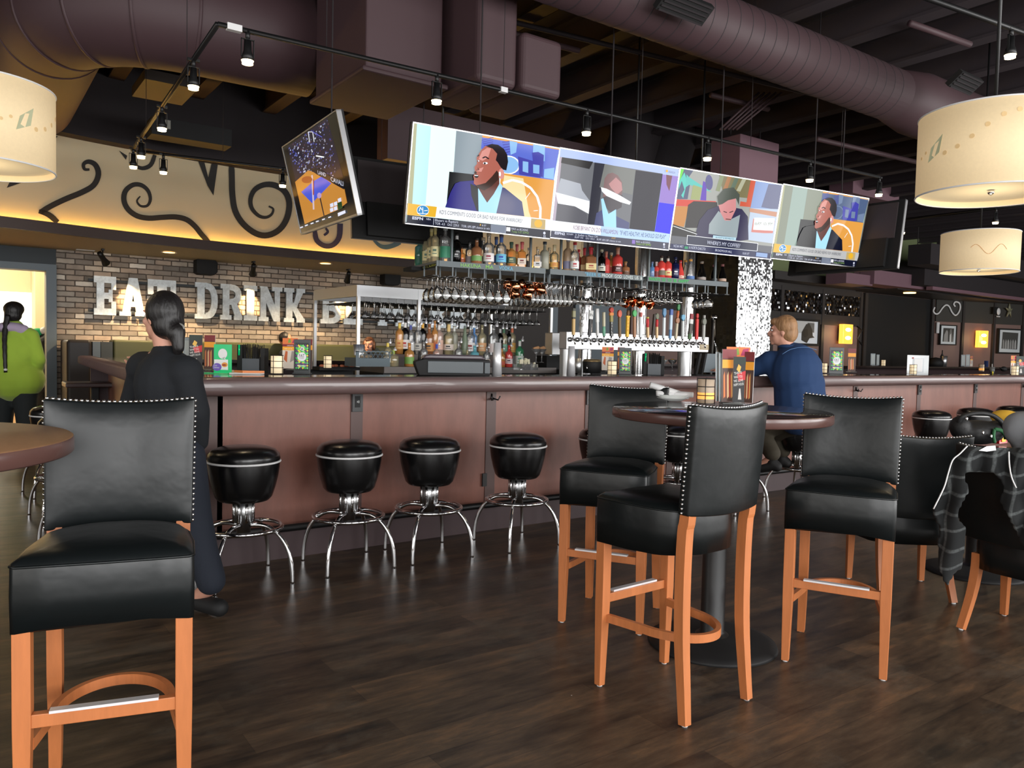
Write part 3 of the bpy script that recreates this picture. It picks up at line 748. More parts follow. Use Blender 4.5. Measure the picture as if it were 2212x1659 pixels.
# ------------------------------------------------------------------ drum pendants
def drum(name, x, y, r, z0, z1, lab, k=1.0, dec=True, e=1.0, dang=0):
    M_sh = mat('drum_linen', S(214, 196, 160), .8, emit=.24, ecol=S(255, 218, 164), var=(60, .04))
    M_sb = mat('drum_diffuser', S(226, 216, 190), .8, emit=.12, ecol=S(255, 232, 196))
    t = thing('drum_pendant', lab, 'lamp', (x, y, z0), 0, 'drum pendants')
    h = z1 - z0
    b = MB(); b.lathe([(r - .006, 0), (r, 0), (r, h), (r - .006, h), (r - .006, 0)], M_sh, 64)
    if dec:
        M_d = mat('motif_taupe', S(206, 176, 128), .8, emit=.18, ecol=S(230, 190, 130)); M_g = mat('motif_sage', S(170, 172, 140), .8, emit=.14, ecol=S(190, 190, 150))
        tc = math.atan2(-y, -x) + dang
        def P(u, v): a = tc + u / r; return ((r + .002) * math.cos(a), (r + .002) * math.sin(a), v)
        # swag of dots and a small concave diamond
        for rep in (0, 1):
            o_ = rep * 1.178
            for i in range(11):
                u = o_ - .235 + i * .069; v = (.19, .21, .25, .30, .343, .362, .343, .30, .25, .21, .19)[i]; rr = .0125
                b.add([P(u + rr * math.cos(q * PI / 6), v + rr * math.sin(q * PI / 6)) for q in range(12)], [list(range(12))], M_d)
            for i in range(2):
                u = o_ - .42 + i * .045; b.add([P(u + .009 * math.cos(q * PI / 6), .2 + .02 * i + .009 * math.sin(q * PI / 6)) for q in range(12)], [list(range(12))], M_d)
            u0 = o_ - .3
            b.add([P(u0 - .05, .16), P(u0 - .03, .235), P(u0 + .048, .295), P(u0 + .03, .2)], [(0, 1, 2, 3)], M_g)
    b.build('lamp_shade', t)
    for zz in (.03, h - .03): b = MB(); b.lathe([(0, zz), (r - .008, zz)], M_sb, 64, smooth=False); b.build('diffuser', t)
    for zz in (0, h): b = MB(); b.tube([(r * math.cos(a * PI / 32), r * math.sin(a * PI / 32), zz) for a in range(64)], .005, M_white, n=6, closed=True); b.build('rim', t)
    b = MB(); b.tube([(0, 0, h - .03), (0, 0, CZ - z0 - .02)], .01, M_black, n=8); b.build('rod', t)
    b = MB(); b.lathe([(0, .0), (.014, .008), (.02, .02), (.012, .03)], M_nail, 12); b.build('finial', t)
    point('pendant_bulb', (x, y, z0 - .2), 3, (1, .8, .52), .12)
    return t
c1 = atd(2140, 425, 4.36); drum('drum_pendant', c1.x, c1.y, .375, 2.185, 2.62, 'large cream drum pendant at the right edge, printed with dots and a diamond', dang=0)
c2 = atd(2114, 583, 8.45); drum('drum_pendant', c2.x, c2.y, .375, 2.21, 2.62, 'smaller looking drum pendant hanging below and behind the large right one', dec=False)
b = MB(); r_ = .377; M_swl = mat('motif_brown', S(176, 120, 66), .8, emit=.25, ecol=S(200, 140, 80))
tc = math.atan2(-c2.y, -c2.x)
pts = []
for i in range(40):
    a = i / 39; u = -.26 + .34 * a; v = .2 + .05 * math.sin(a * 9) ; pts.append((r_ * math.cos(tc - u / r_), r_ * math.sin(tc - u / r_), v))
b.tube(pts, .002, M_swl, n=5); b.build('printed_swirl', [o for o in bpy.data.objects if o.type == 'EMPTY' and o.name.startswith('drum_pendant')][-1])
c3 = atd(-52, 352, 4.25); drum('drum_pendant', c3.x, c3.y, .375, 2.19, 2.62, 'cream drum pendant cut by the left edge of the picture', dang=1.41)

# ------------------------------------------------------------------ screens
def hom(C):
    """map picture px of corners TL,TR,BR,BL to u,v in the unit square"""
    src = C; dst = [(0, 1), (1, 1), (1, 0), (0, 0)]
    A = []; B = []
    for (x, y), (u, v) in zip(src, dst):
        A.append([x, y, 1, 0, 0, 0, -u * x, -u * y]); B.append(u)
        A.append([0, 0, 0, x, y, 1, -v * x, -v * y]); B.append(v)
    n = 8
    for i in range(n):
        p = max(range(i, n), key=lambda r: abs(A[r][i])); A[i], A[p] = A[p], A[i]; B[i], B[p] = B[p], B[i]
        for r in range(n):
            if r != i:
                f = A[r][i] / A[i][i]
                A[r] = [a - f * c for a, c in zip(A[r], A[i])]; B[r] -= f * B[i]
    h = [B[i] / A[i][i] for i in range(n)]
    def f(x, y):
        d = h[6] * x + h[7] * y + 1
        return ((h[0] * x + h[1] * y + h[2]) / d, (h[3] * x + h[4] * y + h[5]) / d)
    return f
TW, TH = 1.23, .70
class Pic:
    def __init__(s, C): s.h = hom(C); s.b = MB(); s.lv = 0
    def p(s, x, y, d=0):
        u, v = s.h(x, y); u = min(.994, max(.006, u)); v = min(.988, max(.012, v))
        return (u * TW, -.002 - .00025 * s.lv - d, (v - 1) * TH)
    def poly(s, pts, m):
        s.lv += 1; s.b.add([s.p(*q) for q in pts], [list(range(len(pts)))], m); return s
    def ellp(s, x, y, rx, ry, m, n=20): return s.poly([(x + rx * math.cos(2 * PI * i / n), y + ry * math.sin(2 * PI * i / n)) for i in range(n)], m)
    def line(s, pts, w, m):
        s.lv += 1
        for (x0, y0), (x1, y1) in zip(pts, pts[1:]):
            d = math.hypot(x1 - x0, y1 - y0) or 1; nx, ny = -(y1 - y0) / d * w / 2, (x1 - x0) / d * w / 2
            s.b.add([s.p(x0 + nx, y0 + ny), s.p(x1 + nx, y1 + ny), s.p(x1 - nx, y1 - ny), s.p(x0 - nx, y0 - ny)], [(0, 1, 2, 3)], m)
        return s
    def text(s, t, a, c, h, m, bold=0):
        """baseline from a to c (picture px), cap height h px"""
        s.lv += 1
        A_ = Vector(s.p(*a)); C_ = Vector(s.p(*c)); U = Vector(s.p(a[0], a[1] - h))
        w = (C_ - A_).length; hh = (U - A_).length
        ang = math.atan2(C_.z - A_.z, C_.x - A_.x)
        Q = T(A_) @ Matrix.Rotation(-ang, 4, 'Y') @ Matrix.Rotation(R(90), 4, 'X')
        s.b.text(t, m, Q, width=w, size=hh / .7, ext=0, bold=bold); return s
def tv(c0, yaw, tilt, lab, pic=None, group='flat screens hung over the bar'):
    r = Vector((math.cos(yaw), math.sin(yaw), 0)); n = Vector((math.sin(yaw), -math.cos(yaw), 0))
    up = Vector((0, 0, math.cos(tilt))) + n * math.sin(tilt); N = n * math.cos(tilt) - Vector((0, 0, math.sin(tilt)))
    Yv = -N
    t = thing('television', lab, 'television', (0, 0, 0), 0, group)
    t.matrix_world = Matrix(((r.x, Yv.x, up.x, c0[0]), (r.y, Yv.y, up.y, c0[1]), (r.z, Yv.z, up.z, c0[2]), (0, 0, 0, 1)))
    bpy.context.view_layer.update()
    e = .009
    b = MB()
    for x0, x1, z0, z1 in ((0, e, -TH, 0), (TW - e, TW, -TH, 0), (0, TW, -e, 0), (0, TW, -TH, -TH + e * 1.6)): b.bx(x0, x1, -.006, .03, z0, z1, M_bez)
    b.build('bezel', t)
    b = MB(); b.bx(0, TW, .03, .045, -TH, 0, M_blackm); b.bx(.12, TW - .12, .045, .085, -TH + .02, -TH * .56, M_blackm); b.bx(.06, TW - .06, .045, .06, -TH * .56, -.03, M_tvb); b.build('back_cover', t)
    b = MB(); b.bx(.5, .73, .085, .12, -.45, -.25, M_black); b.build('wall_bracket', t)
    b = MB(); 
    q = Matrix.Rotation(tilt, 4, 'X')
    b.tube([(.62, .12, -.3), (.62, .12 + .0, -.3)], .02, M_black) if False else None
    Zd = t.matrix_world.inverted().to_3x3() @ Vector((0, 0, 1)); s0 = Vector((TW / 2, .11, -.33)); hgt = CZ - .02 - (t.matrix_world @ s0).z
    b.tube([s0, s0 + Zd * hgt], .006, M_ceil, n=8); b.build('mounting_pole', t)
    if pic is not None: pic.b.build('screen', t)
    else:
        b = MB(); b.bx(.009, TW - .009, -.001, .0, -TH + .014, -.009, em('screen_far_side', 120, 130, 170, .8)); b.build('screen', t)
    return t
M_bez = mat('silver_bezel', (.45, .45, .46, 1), .3, metal=.8)
M_tvb = pm('tv_back_grey', 62, 54, 56, .55)
W_ = em('s_white', 245, 248, 252, 1.25); CY = em('s_cyan', 200, 245, 250, 1.1); CYW = em('s_palecyan', 225, 255, 252, 1.3)
GR = em('s_grey', 160, 175, 185, .9); BK = em('s_black', 14, 16, 22, 1); PE = em('s_periwinkle', 100, 120, 225, 1.0); PE2 = em('s_lightblue', 150, 200, 250, 1.05)
PE3 = em('s_blue', 80, 80, 190, .9); OR = em('s_orange', 235, 165, 75, 1.1); OR2 = em('s_orangeglow', 255, 225, 170, 1.15); SU = em('s_suit', 40, 34, 140, .9)
SU2 = em('s_suitgrey', 90, 95, 140, .9); SK = em('s_skin', 190, 110, 95, 1); SK2 = em('s_skindark', 115, 66, 58, .9); SK3 = em('s_skinlit', 235, 160, 150, 1); HR = em('s_hair', 34, 26, 34, 1)
BR = em('s_beard', 66, 44, 38, 1); SH = em('s_shirt', 170, 225, 255, 1.15); YE = em('s_yellow', 240, 185, 50, 1.1); TI = em('s_ticker', 20, 24, 46, 1); TXN = em('s_textnavy', 60, 70, 90, .8)
TXW = em('s_textwhite', 220, 225, 245, 1.1); BL = em('s_logoblue', 60, 150, 215, 1); TAN = em('s_tan', 205, 180, 120, 1); BG_ = em('s_beigeedge', 190, 190, 150, 1)
def studio(P, sc=1.0, dim=False):
    """talk-show picture, coordinates from the first screen"""
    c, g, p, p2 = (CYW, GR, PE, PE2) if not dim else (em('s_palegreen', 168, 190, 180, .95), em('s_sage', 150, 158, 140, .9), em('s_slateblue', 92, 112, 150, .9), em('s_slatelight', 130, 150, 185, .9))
    P.poly([(60, 40), (2060, 380), (1890, 1560), (50, 1370)], c)
    P.poly([(190, 70), (245, 80), (165, 1110), (85, 1105)], BG_)
    P.poly([(245, 80), (420, 110), (330, 1120), (165, 1110)], CY if not dim else g)
    P.poly([(735, 160), (1070, 225), (1040, 830), (680, 780)], g)
    P.poly([(635, 700), (960, 735), (960, 900), (590, 1130)], BK)
    P.poly([(1060, 225), (2040, 385), (1950, 805), (1290, 715), (1040, 400)], p)
    P.poly([(1060, 235), (2035, 388), (2033, 412), (1058, 262)], OR)
    for i in range(6): P.line([(1050 + i * 8, 300 + i * 22), (1200 - i * 3, 260 + i * 28)], 9, PE3)
    P.poly([(1400, 300), (1500, 320), (1480, 450), (1410, 480)], p2); P.poly([(1700, 340), (1850, 370), (1840, 560), (1690, 520)], p2)
    for i in range(5): P.line([(1310 + i * 4, 320 + i * 35), (1400, 310 + i * 32)], 12, PE3)
    P.ellp(1375, 610, 150, 120, W_ if not dim else p2); P.ellp(1375, 610, 132, 105, p2 if not dim else p)
    P.poly([(1500, 500), (1800, 590), (1780, 770), (1510, 730)], PE3); P.poly([(1560, 560), (1630, 570), (1625, 710), (1555, 690)], p2)
    P.poly([(1680, 450), (1760, 440), (1830, 480), (1810, 760), (1700, 740)], PE3); P.poly([(1690, 600), (1770, 610), (1765, 720), (1688, 710)], p2)
    P.poly([(1830, 660), (1960, 640), (1945, 790), (1820, 770)], p2)
    P.poly([(1285, 712), (1955, 800), (1885, 1320), (1200, 1270)], OR)
    if not dim: P.poly([(1320, 740), (1560, 780), (1620, 1200), (1650, 1290), (1240, 1260)], OR2)
    P.line([(1300, 840), (1420, 800), (1540, 830), (1650, 900), (1730, 1010), (1768, 1150), (1760, 1300)], 30, W_)
    P.line([(1580, 1040), (1640, 960)], 8, W_); P.line([(1680, 1190), (1735, 1185)], 8, W_)
    P.poly([(568, 1150), (640, 960), (700, 850), (760, 825), (930, 810), (1010, 900), (1010, 1210)], SU if not dim else BK)
    P.poly([(890, 850), (1000, 900), (1000, 1195), (960, 1190), (900, 1000)], BK)
    P.poly([(1230, 880), (1320, 900), (1535, 1075), (1560, 1260), (1180, 1220)], SU2 if not dim else TI)
    P.poly([(985, 905), (1100, 1060), (1265, 840), (1295, 880), (1205, 1230), (985, 1200)], SH)
    P.poly([(940, 840), (1255, 680), (1255, 850), (1180, 980), (1095, 1090), (1040, 1000), (985, 900)], SK2)
    P.poly([(1033, 425), (1090, 370), (1180, 360), (1260, 420), (1300, 520), (1290, 660), (1240, 790), (1150, 880), (1060, 930), (985, 905), (932, 850), (935, 790), (928, 760), (950, 690), (945, 640), (978, 600), (975, 520)], SK)
    P.poly([(1045, 440), (1110, 395), (1160, 400), (1120, 520), (1050, 560), (1000, 540)], SK3)
    P.poly([(1005, 660), (1060, 640), (1030, 700), (965, 690)], SK3)
    P.poly([(1095, 372), (1170, 345), (1250, 355), (1320, 405), (1362, 480), (1370, 570), (1345, 680), (1305, 670), (1275, 640), (1240, 580), (1215, 550), (1235, 470), (1180, 405)], HR)
    P.ellp(1282, 725, 36, 68, SK3); P.ellp(1262, 725, 14, 30, W_)
    P.poly([(932, 850), (960, 870), (1010, 860), (1080, 840), (1160, 760), (1225, 680), (1250, 720), (1240, 800), (1150, 885), (1060, 935), (985, 910)], BR)
    P.poly([(938, 700), (960, 690), (975, 720), (945, 735)], BR)
    P.line([(1048, 525), (1085, 508), (1128, 535)], 16, HR); P.line([(985, 505), (1005, 485)], 14, HR)
    P.ellp(1082, 590, 30, 14, W_); P.ellp(1074, 592, 12, 13, HR); P.ellp(992, 562, 14, 10, W_); P.ellp(986, 563, 7, 9, HR)
    P.ellp(965, 755, 26, 22, BK); P.line([(940, 745), (985, 748)], 10, W_); P.line([(985, 650), (1000, 675), (965, 680)], 9, SK2)
    P.poly([(92, 1100), (462, 1145), (440, 1275), (85, 1248)], YE); P.ellp(285, 1190, 76, 66, W_); P.ellp(285, 1190, 70, 60, BL)
    P.line([(240, 1200), (255, 1150), (275, 1185)], 10, W_); P.line([(285, 1150), (285, 1235)], 9, W_); P.line([(300, 1195), (345, 1190)], 9, W_); P.line([(215, 1225), (350, 1230)], 7, W_)
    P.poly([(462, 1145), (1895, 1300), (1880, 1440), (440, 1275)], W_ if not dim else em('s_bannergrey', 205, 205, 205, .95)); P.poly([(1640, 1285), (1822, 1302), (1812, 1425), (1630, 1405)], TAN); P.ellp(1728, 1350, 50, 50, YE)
    P.poly([(80, 1246), (1880, 1436), (1870, 1560), (60, 1375)], TI); P.poly([(1130, 1360), (1310, 1378), (1305, 1500), (1120, 1475)], em('s_tickgrey', 120, 130, 150, 1))
    P.text("KD'S COMMENTS GOOD OR BAD NEWS FOR WARRIORS?", (490, 1232), (1520, 1342), 50, TXN)
    P.text('ESPN', (150, 1300), (283, 1312), 34, TXW, .001); P.text('NBA', (325, 1308), (382, 1314), 24, TXW)
    P.line([(418, 1290), (412, 1370)], 5, TXW)
    P.text('Blazers vs Raptors', (432, 1326), (718, 1350), 34, TXW); P.text('TOR -4.5   O/U: 229.0', (430, 1366), (725, 1394), 30, TXW)
    P.text('TOR: 69% BPI chance to win', (757, 1398), (1110, 1430), 30, TXW); P.text('8 ET', (1015, 1385), (1068, 1390), 22, TXW); P.poly([(992, 1352), (1006, 1368), (990, 1385)], YE)
    P.line([(1312, 1385), (1306, 1490)], 4, TXW); P.poly([(1322, 1395), (1372, 1400), (1368, 1450), (1318, 1445)], W_)
    P.text('MAX on BOXING', (1382, 1428), (1590, 1448), 28, TXW); P.text('Today 5 ET ESPN2', (1382, 1462), (1600, 1482), 26, em('s_textgreen', 150, 190, 110, 1))
    P.ellp(1798, 1470, 16, 18, TXW); P.line([(1790, 1495), (1790, 1525)], 7, TXW); P.line([(1806, 1495), (1806, 1525)], 7, TXW)
P = Pic([(190, 70), (2045, 385), (1880, 1550), (65, 1360)]); studio(P)
tv((2.606, 4.947, 2.836), -.086, .168, 'leftmost big screen, showing a bearded man in a blue suit before an orange set', P)
# second
P = Pic([(225, 55), (2010, 355), (1810, 1600), (20, 1425)])
P.poly([(200, 30), (2030, 340), (1820, 1610), (10, 1440)], em('s_lavender', 186, 205, 250, 1.05))
P.poly([(225, 200), (260, 205), (120, 1160), (65, 1150)], em('s_pinkgrey', 200, 185, 200, 1))
G1 = em('s_gray1', 128, 130, 136, .9); G2 = em('s_gray2', 60, 60, 72, .9); G3 = em('s_gray3', 190, 195, 205, 1)
P.poly([(258, 205), (1750, 440), (1600, 1310), (120, 1165)], G1); P.poly([(258, 205), (720, 270), (660, 380), (240, 290)], em('s_gray4', 52, 50, 52, .9))
P.poly([(225, 520), (520, 600), (540, 700), (650, 860), (640, 1030), (150, 760)], G3); P.poly([(140, 730), (640, 860), (640, 1060), (420, 940), (170, 900)], W_)
P.poly([(170, 900), (440, 950), (600, 1060), (600, 1210), (130, 1160)], em('s_gray5', 112, 112, 120, .9))
P.poly([(740, 280), (890, 300), (740, 1220), (600, 1210)], G2); P.poly([(1350, 390), (1750, 445), (1605, 1312), (1230, 1270)], em('s_nearblack', 36, 34, 48, 1))
P.poly([(890, 300), (1350, 390), (1290, 760), (800, 650)], em('s_gray6', 140, 142, 138, .9))
P.poly([(740, 1040), (830, 990), (850, 1240), (700, 1220)], SU2); P.poly([(1030, 1080), (1230, 1180), (1220, 1280), (1010, 1250)], SU2)
P.poly([(880, 520), (930, 450), (1000, 430), (1080, 470), (1140, 570), (1140, 720), (1080, 900), (980, 1000), (900, 960), (850, 780), (860, 640)], em('s_mutedskin', 150, 118, 118, .9))
P.poly([(940, 600), (1050, 500), (1130, 580), (1140, 690), (1060, 760), (970, 660)], em('s_mutedskin2', 205, 150, 150, 1))
P.poly([(1040, 740), (1140, 770), (1120, 950), (960, 1030), (880, 950), (850, 800)], em('s_beard2', 92, 86, 92, .9))
P.poly([(815, 830), (850, 815), (890, 960), (920, 1050), (1035, 980), (1030, 1270), (845, 1250)], SH)
P.poly([(820, 650), (900, 670), (1100, 770), (1265, 870), (1240, 910), (1100, 870), (900, 780), (830, 710)], W_)
P.poly([(1745, 450), (1980, 480), (1910, 900), (1680, 880)], em('s_mauve', 160, 130, 215, 1)); P.poly([(1800, 455), (1890, 470), (1840, 700), (1800, 600)], em('s_rust', 130, 70, 90, .9))
P.poly([(1680, 870), (1915, 900), (1830, 1345), (1605, 1312)], em('s_pureblue', 30, 20, 250, 1.2))
P.poly([(65, 1155), (1830, 1345), (1810, 1480), (40, 1310)], em('s_bannerblue', 190, 220, 255, 1.1)); P.poly([(65, 1155), (800, 1235), (790, 1370), (40, 1310)], W_)
P.text('KOBE BRYANT ON ZION WILLIAMSON:', (380, 1290), (1050, 1362), 66, em('s_plum', 140, 80, 120, .9)); P.text('"IF HE\'S HEALTHY, HE SHOULD GO PLAY"', (1075, 1365), (1765, 1425), 66, em('s_navytext', 60, 70, 130, .8))
P.poly([(40, 1310), (1810, 1478), (1805, 1610), (15, 1430)], em('s_ticker2', 66, 68, 92, .9))
P.text('ESPN2', (95, 1362), (248, 1378), 36, TXW, .001); P.text('NCAAM', (275, 1370), (370, 1380), 26, TXW); P.text('21 Buffalo vs Miami OH', (400, 1385), (740, 1412), 30, TXW)
P.text('BUFF -9.0    O/U 155.5    BUFF: 80% BPI chance to win', (395, 1420), (1085, 1482), 28, TXW); P.text('8 ET', (950, 1425), (1010, 1432), 24, YE)
P.poly([(1258, 1438), (1306, 1444), (1300, 1502), (1252, 1496)], em('s_violet', 150, 120, 210, 1)); P.text('MAX on BOXING', (1315, 1480), (1525, 1498), 30, TXW); P.text('Today 5 ET ESPN2', (1313, 1512), (1535, 1530), 28, em('s_lime', 170, 220, 60, 1))
P.ellp(1735, 1505, 16, 20, TXW); P.line([(1727, 1530), (1727, 1560)], 8, TXW); P.line([(1742, 1530), (1742, 1560)], 8, TXW)
P.ellp(1806, 400, 17, 20, YE); P.text('HIGHNOON', (1828, 425), (1925, 442), 32, em('s_greytext', 130, 130, 160, .9))
tv((3.849, 4.874, 2.851), -.096, .16, 'second big screen from the left, with a washed-out grey picture and a pure blue strip', P)
# third
P = Pic([(160, 8), (1205, 182), (1062, 968), (18, 868)])
P.poly([(150, 0), (1215, 175), (1070, 975), (10, 870)], em('s_fog', 176, 178, 172, .95))
P.poly([(160, 8), (300, 30), (250, 110), (260, 180), (230, 340), (110, 340), (130, 180)], em('s_slate3', 88, 98, 130, .9)); P.poly([(160, 8), (205, 18), (165, 130), (140, 150)], em('s_lime3', 110, 225, 70, 1.1))
P.poly([(205, 60), (225, 130), (215, 215), (185, 330), (165, 300), (200, 240), (175, 150), (140, 240), (150, 150)], em('s_teal', 90, 215, 200, 1)); P.poly([(225, 80), (250, 110), (480, 265), (250, 190), (215, 215)], em('s_teal2', 90, 205, 195, 1))
P.poly([(395, 150), (430, 170), (420, 355), (360, 350)], em('s_purple3', 100, 60, 190, 1)); P.ellp(455, 165, 38, 80, em('s_purple4', 90, 90, 150, .9))
P.poly([(290, 190), (380, 220), (350, 350), (260, 340)], em('s_sage3', 175, 185, 120, .9)); P.poly([(560, 90), (880, 140), (870, 330), (600, 300)], em('s_khaki', 140, 130, 90, .9))
for i, c_ in enumerate((em('s_str1', 150, 160, 120, .9), em('s_str2', 190, 130, 80, .9), em('s_str3', 110, 130, 110, .9), em('s_str4', 200, 200, 170, .9))): P.poly([(570 + i * 75, 90 + i * 12), (610 + i * 75, 95 + i * 12), (560 + i * 70, 260), (520 + i * 70, 250)], c_)
P.poly([(110, 340), (520, 360), (510, 420), (100, 412)], em('s_red3', 225, 70, 50, 1)); P.poly([(880, 140), (930, 150), (870, 420), (760, 410), (770, 360), (830, 370)], em('s_red4', 220, 95, 65, 1))
P.poly([(930, 150), (1205, 182), (1150, 470), (870, 430)], em('s_paleblue3', 150, 175, 225, 1)); P.poly([(1060, 180), (1205, 185), (1150, 450), (980, 420)], em('s_greyblue3', 120, 125, 160, .9))
P.poly([(100, 415), (240, 415), (180, 630), (60, 610)], em('s_amber3', 210, 140, 60, 1)); P.poly([(230, 400), (290, 360), (530, 370), (540, 640), (190, 640)], em('s_chair3', 48, 44, 44, 1))
P.poly([(870, 430), (1150, 440), (1110, 800), (820, 760)], em('s_whitish3', 200, 215, 235, 1.05)); P.poly([(860, 430), (1140, 470), (1130, 520), (860, 470)], em('s_peach', 220, 160, 130, .95)); P.poly([(895, 540), (1115, 560), (1090, 690), (1000, 690), (870, 680)], em('s_coral', 225, 140, 130, 1)); P.poly([(905, 530), (1115, 535), (1095, 665), (890, 655)], W_)
P.text('66AM  101.9FM', (905, 605), (1085, 612), 34, em('s_sagetext', 130, 140, 110, .9))
P.poly([(300, 690), (340, 560), (430, 450), (560, 400), (780, 440), (840, 520), (840, 760), (560, 800), (300, 740)], em('s_navy3', 52, 46, 84, .95))
P.poly([(440, 600), (540, 460), (640, 560), (760, 500), (720, 740), (430, 700)], em('s_pale3', 165, 178, 182, 1)); P.poly([(540, 400), (580, 330), (720, 330), (720, 440), (660, 560), (600, 560), (560, 480)], em('s_pinkskin', 225, 150, 150, 1))
P.poly([(540, 400), (530, 310), (600, 230), (700, 215), (760, 290), (750, 400), (722, 330), (640, 350), (580, 390)], em('s_hair3', 84, 92, 82, .9)); P.line([(590, 465), (625, 478)], 8, HR); P.line([(650, 478), (690, 462)], 8, HR); P.line([(610, 545), (665, 550)], 8, BR)
P.poly([(60, 600), (320, 690), (300, 710), (200, 830), (30, 820)], em('s_dark3', 40, 38, 38, 1)); P.line([(65, 620), (310, 705)], 6, W_)
P.poly([(40, 720), (1100, 830), (1070, 970), (20, 868)], em('s_dk3b', 110, 112, 120, .9)); P.poly([(30, 805), (210, 818), (930, 880), (1075, 900), (1070, 970), (20, 868)], em('s_navyt3', 34, 40, 86, 1))
P.poly([(208, 715), (935, 795), (925, 880), (200, 815)], W_); P.poly([(213, 721), (930, 800), (920, 875), (205, 810)], em('s_box3', 46, 50, 76, 1)); P.poly([(475, 715), (712, 738), (708, 768), (470, 745)], em('s_tab3', 190, 225, 240, 1.05))
P.text('BUCKET & BIDABLITZ', (500, 748), (685, 760), 18, em('s_txt3', 90, 120, 140, .9)); P.text("WHERE'S MY COFFEE?", (408, 808), (745, 842), 38, TXW)
P.text('NCAA HKY', (63, 842), (163, 850), 28, TXW); P.poly([(178, 832), (214, 836), (210, 862), (174, 858)], em('s_green3', 40, 160, 110, 1)); P.text('16 NORTH DAKOTA', (220, 856), (390, 874), 28, TXW); P.text('BROADMOOR HALL', (490, 882), (662, 900), 24, TXW); P.text('10:00 ET', (770, 912), (838, 918), 22, TXW)
P.poly([(912, 890), (1028, 902), (1022, 945), (906, 932)], em('s_chip3', 150, 180, 230, 1))
tv((5.096, 4.777, 2.865), -.121, .167, 'third big screen, showing a bowed man in headphones and the words WHERE\'S MY COFFEE?', P)
# fourth: same programme as the first, with a daylight wash painted into its colours
H1 = hom([(1222, 182), (2105, 330), (1950, 1052), (1070, 965)])
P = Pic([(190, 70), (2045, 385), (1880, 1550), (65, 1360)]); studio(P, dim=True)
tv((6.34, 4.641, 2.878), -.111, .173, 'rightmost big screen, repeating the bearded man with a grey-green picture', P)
# fifth: tilted side screen with basketball
P = Pic([(118, 440), (725, 40), (965, 1275), (320, 1470)])
P.poly([(110, 430), (730, 30), (970, 1280), (315, 1480)], em('s_dk5', 22, 20, 20, 1)); P.poly([(560, 140), (725, 60), (800, 640), (690, 700)], em('s_dk5b', 38, 36, 30, 1))
P.poly([(180, 440), (620, 130), (800, 820), (265, 840)], em('s_crowdbase', 34, 30, 48, 1))
rr = random.Random(3); cr = [em('s_c1', 110, 120, 190, 1), em('s_c2', 70, 75, 160, 1), em('s_c3', 150, 150, 170, 1), em('s_c4', 80, 50, 60, 1), em('s_c5', 50, 50, 110, 1), em('s_c6', 200, 205, 230, 1)]
for i in range(420):
    a, e_ = rr.random(), rr.random(); x = 185 + 440 * a + 110 * e_; y = 440 - 310 * a + 400 * e_ + 330 * a * e_
    if y > 800 + (x - 600) * .2: continue
    z = 4 + rr.random() * 10; P.lv = 3 + (i % 5); P.poly([(x, y), (x + z, y - z * .4), (x + z * 1.1, y + z), (x, y + z * 1.5)], rr.choice(cr))
P.lv = 10
P.poly([(262, 850), (410, 722), (500, 760), (815, 960), (845, 1120), (740, 1200), (365, 1345)], em('s_court', 205, 140, 60, 1)); P.poly([(330, 970), (470, 850), (560, 800), (668, 885), (450, 1105)], em('s_key', 70, 90, 215, 1.05))
P.poly([(410, 700), (520, 700), (800, 900), (812, 965), (500, 770)], em('s_board5', 30, 26, 34, 1)); P.text('LAND', (520, 770), (610, 808), 40, TXW); P.text('CAVALI', (665, 860), (805, 925), 50, TXW)
P.line([(415, 282), (465, 286), (480, 400)], 6, W_); P.line([(415, 282), (430, 400)], 6, W_); P.line([(465, 286), (570, 350)], 7, em('s_c7', 110, 110, 220, 1)); P.line([(500, 560), (590, 580)], 14, W_)
P.line([(455, 780), (470, 1180)], 16, em('s_play1', 220, 200, 210, 1)); P.line([(470, 830), (470, 1010)], 12, em('s_play2', 170, 70, 40, 1)); P.line([(535, 1000), (590, 1270)], 12, em('s_play3', 50, 40, 40, 1)); P.ellp(535, 1020, 24, 34, em('s_play4', 190, 160, 210, 1)); P.ellp(400, 830, 60, 40, em('s_court2', 170, 90, 40, 1))
for (x, y) in ((655, 1125), (700, 1110), (655, 1180), (700, 1165), (745, 1070)): P.poly([(x, y), (x + 36, y - 14), (x + 42, y + 30), (x + 6, y + 42)], TXW)
P.poly([(740, 1120), (790, 1100), (800, 1180), (750, 1200)], em('s_g5', 40, 70, 30, 1)); P.poly([(745, 1235), (830, 1205), (835, 1240), (750, 1275)], TXW)
for (x, y) in ((320, 1385), (375, 1365), (440, 1345), (500, 1325), (570, 1305), (640, 1283)): P.line([(x, y), (x + 32, y - 10)], 14, TXW)
tv((2.139, 6.262, 2.84), -1.615, .233, 'steeply angled screen on the left showing a basketball game', P)
tv((3.95, 6.2, 2.86), PI - .1, .15, 'back of a screen seen between the basketball screen and the first big screen', None)
tv((7.74, 4.2, 2.84), PI / 2 + .02, .16, 'back of a screen seen past the right end of the screen row', None)
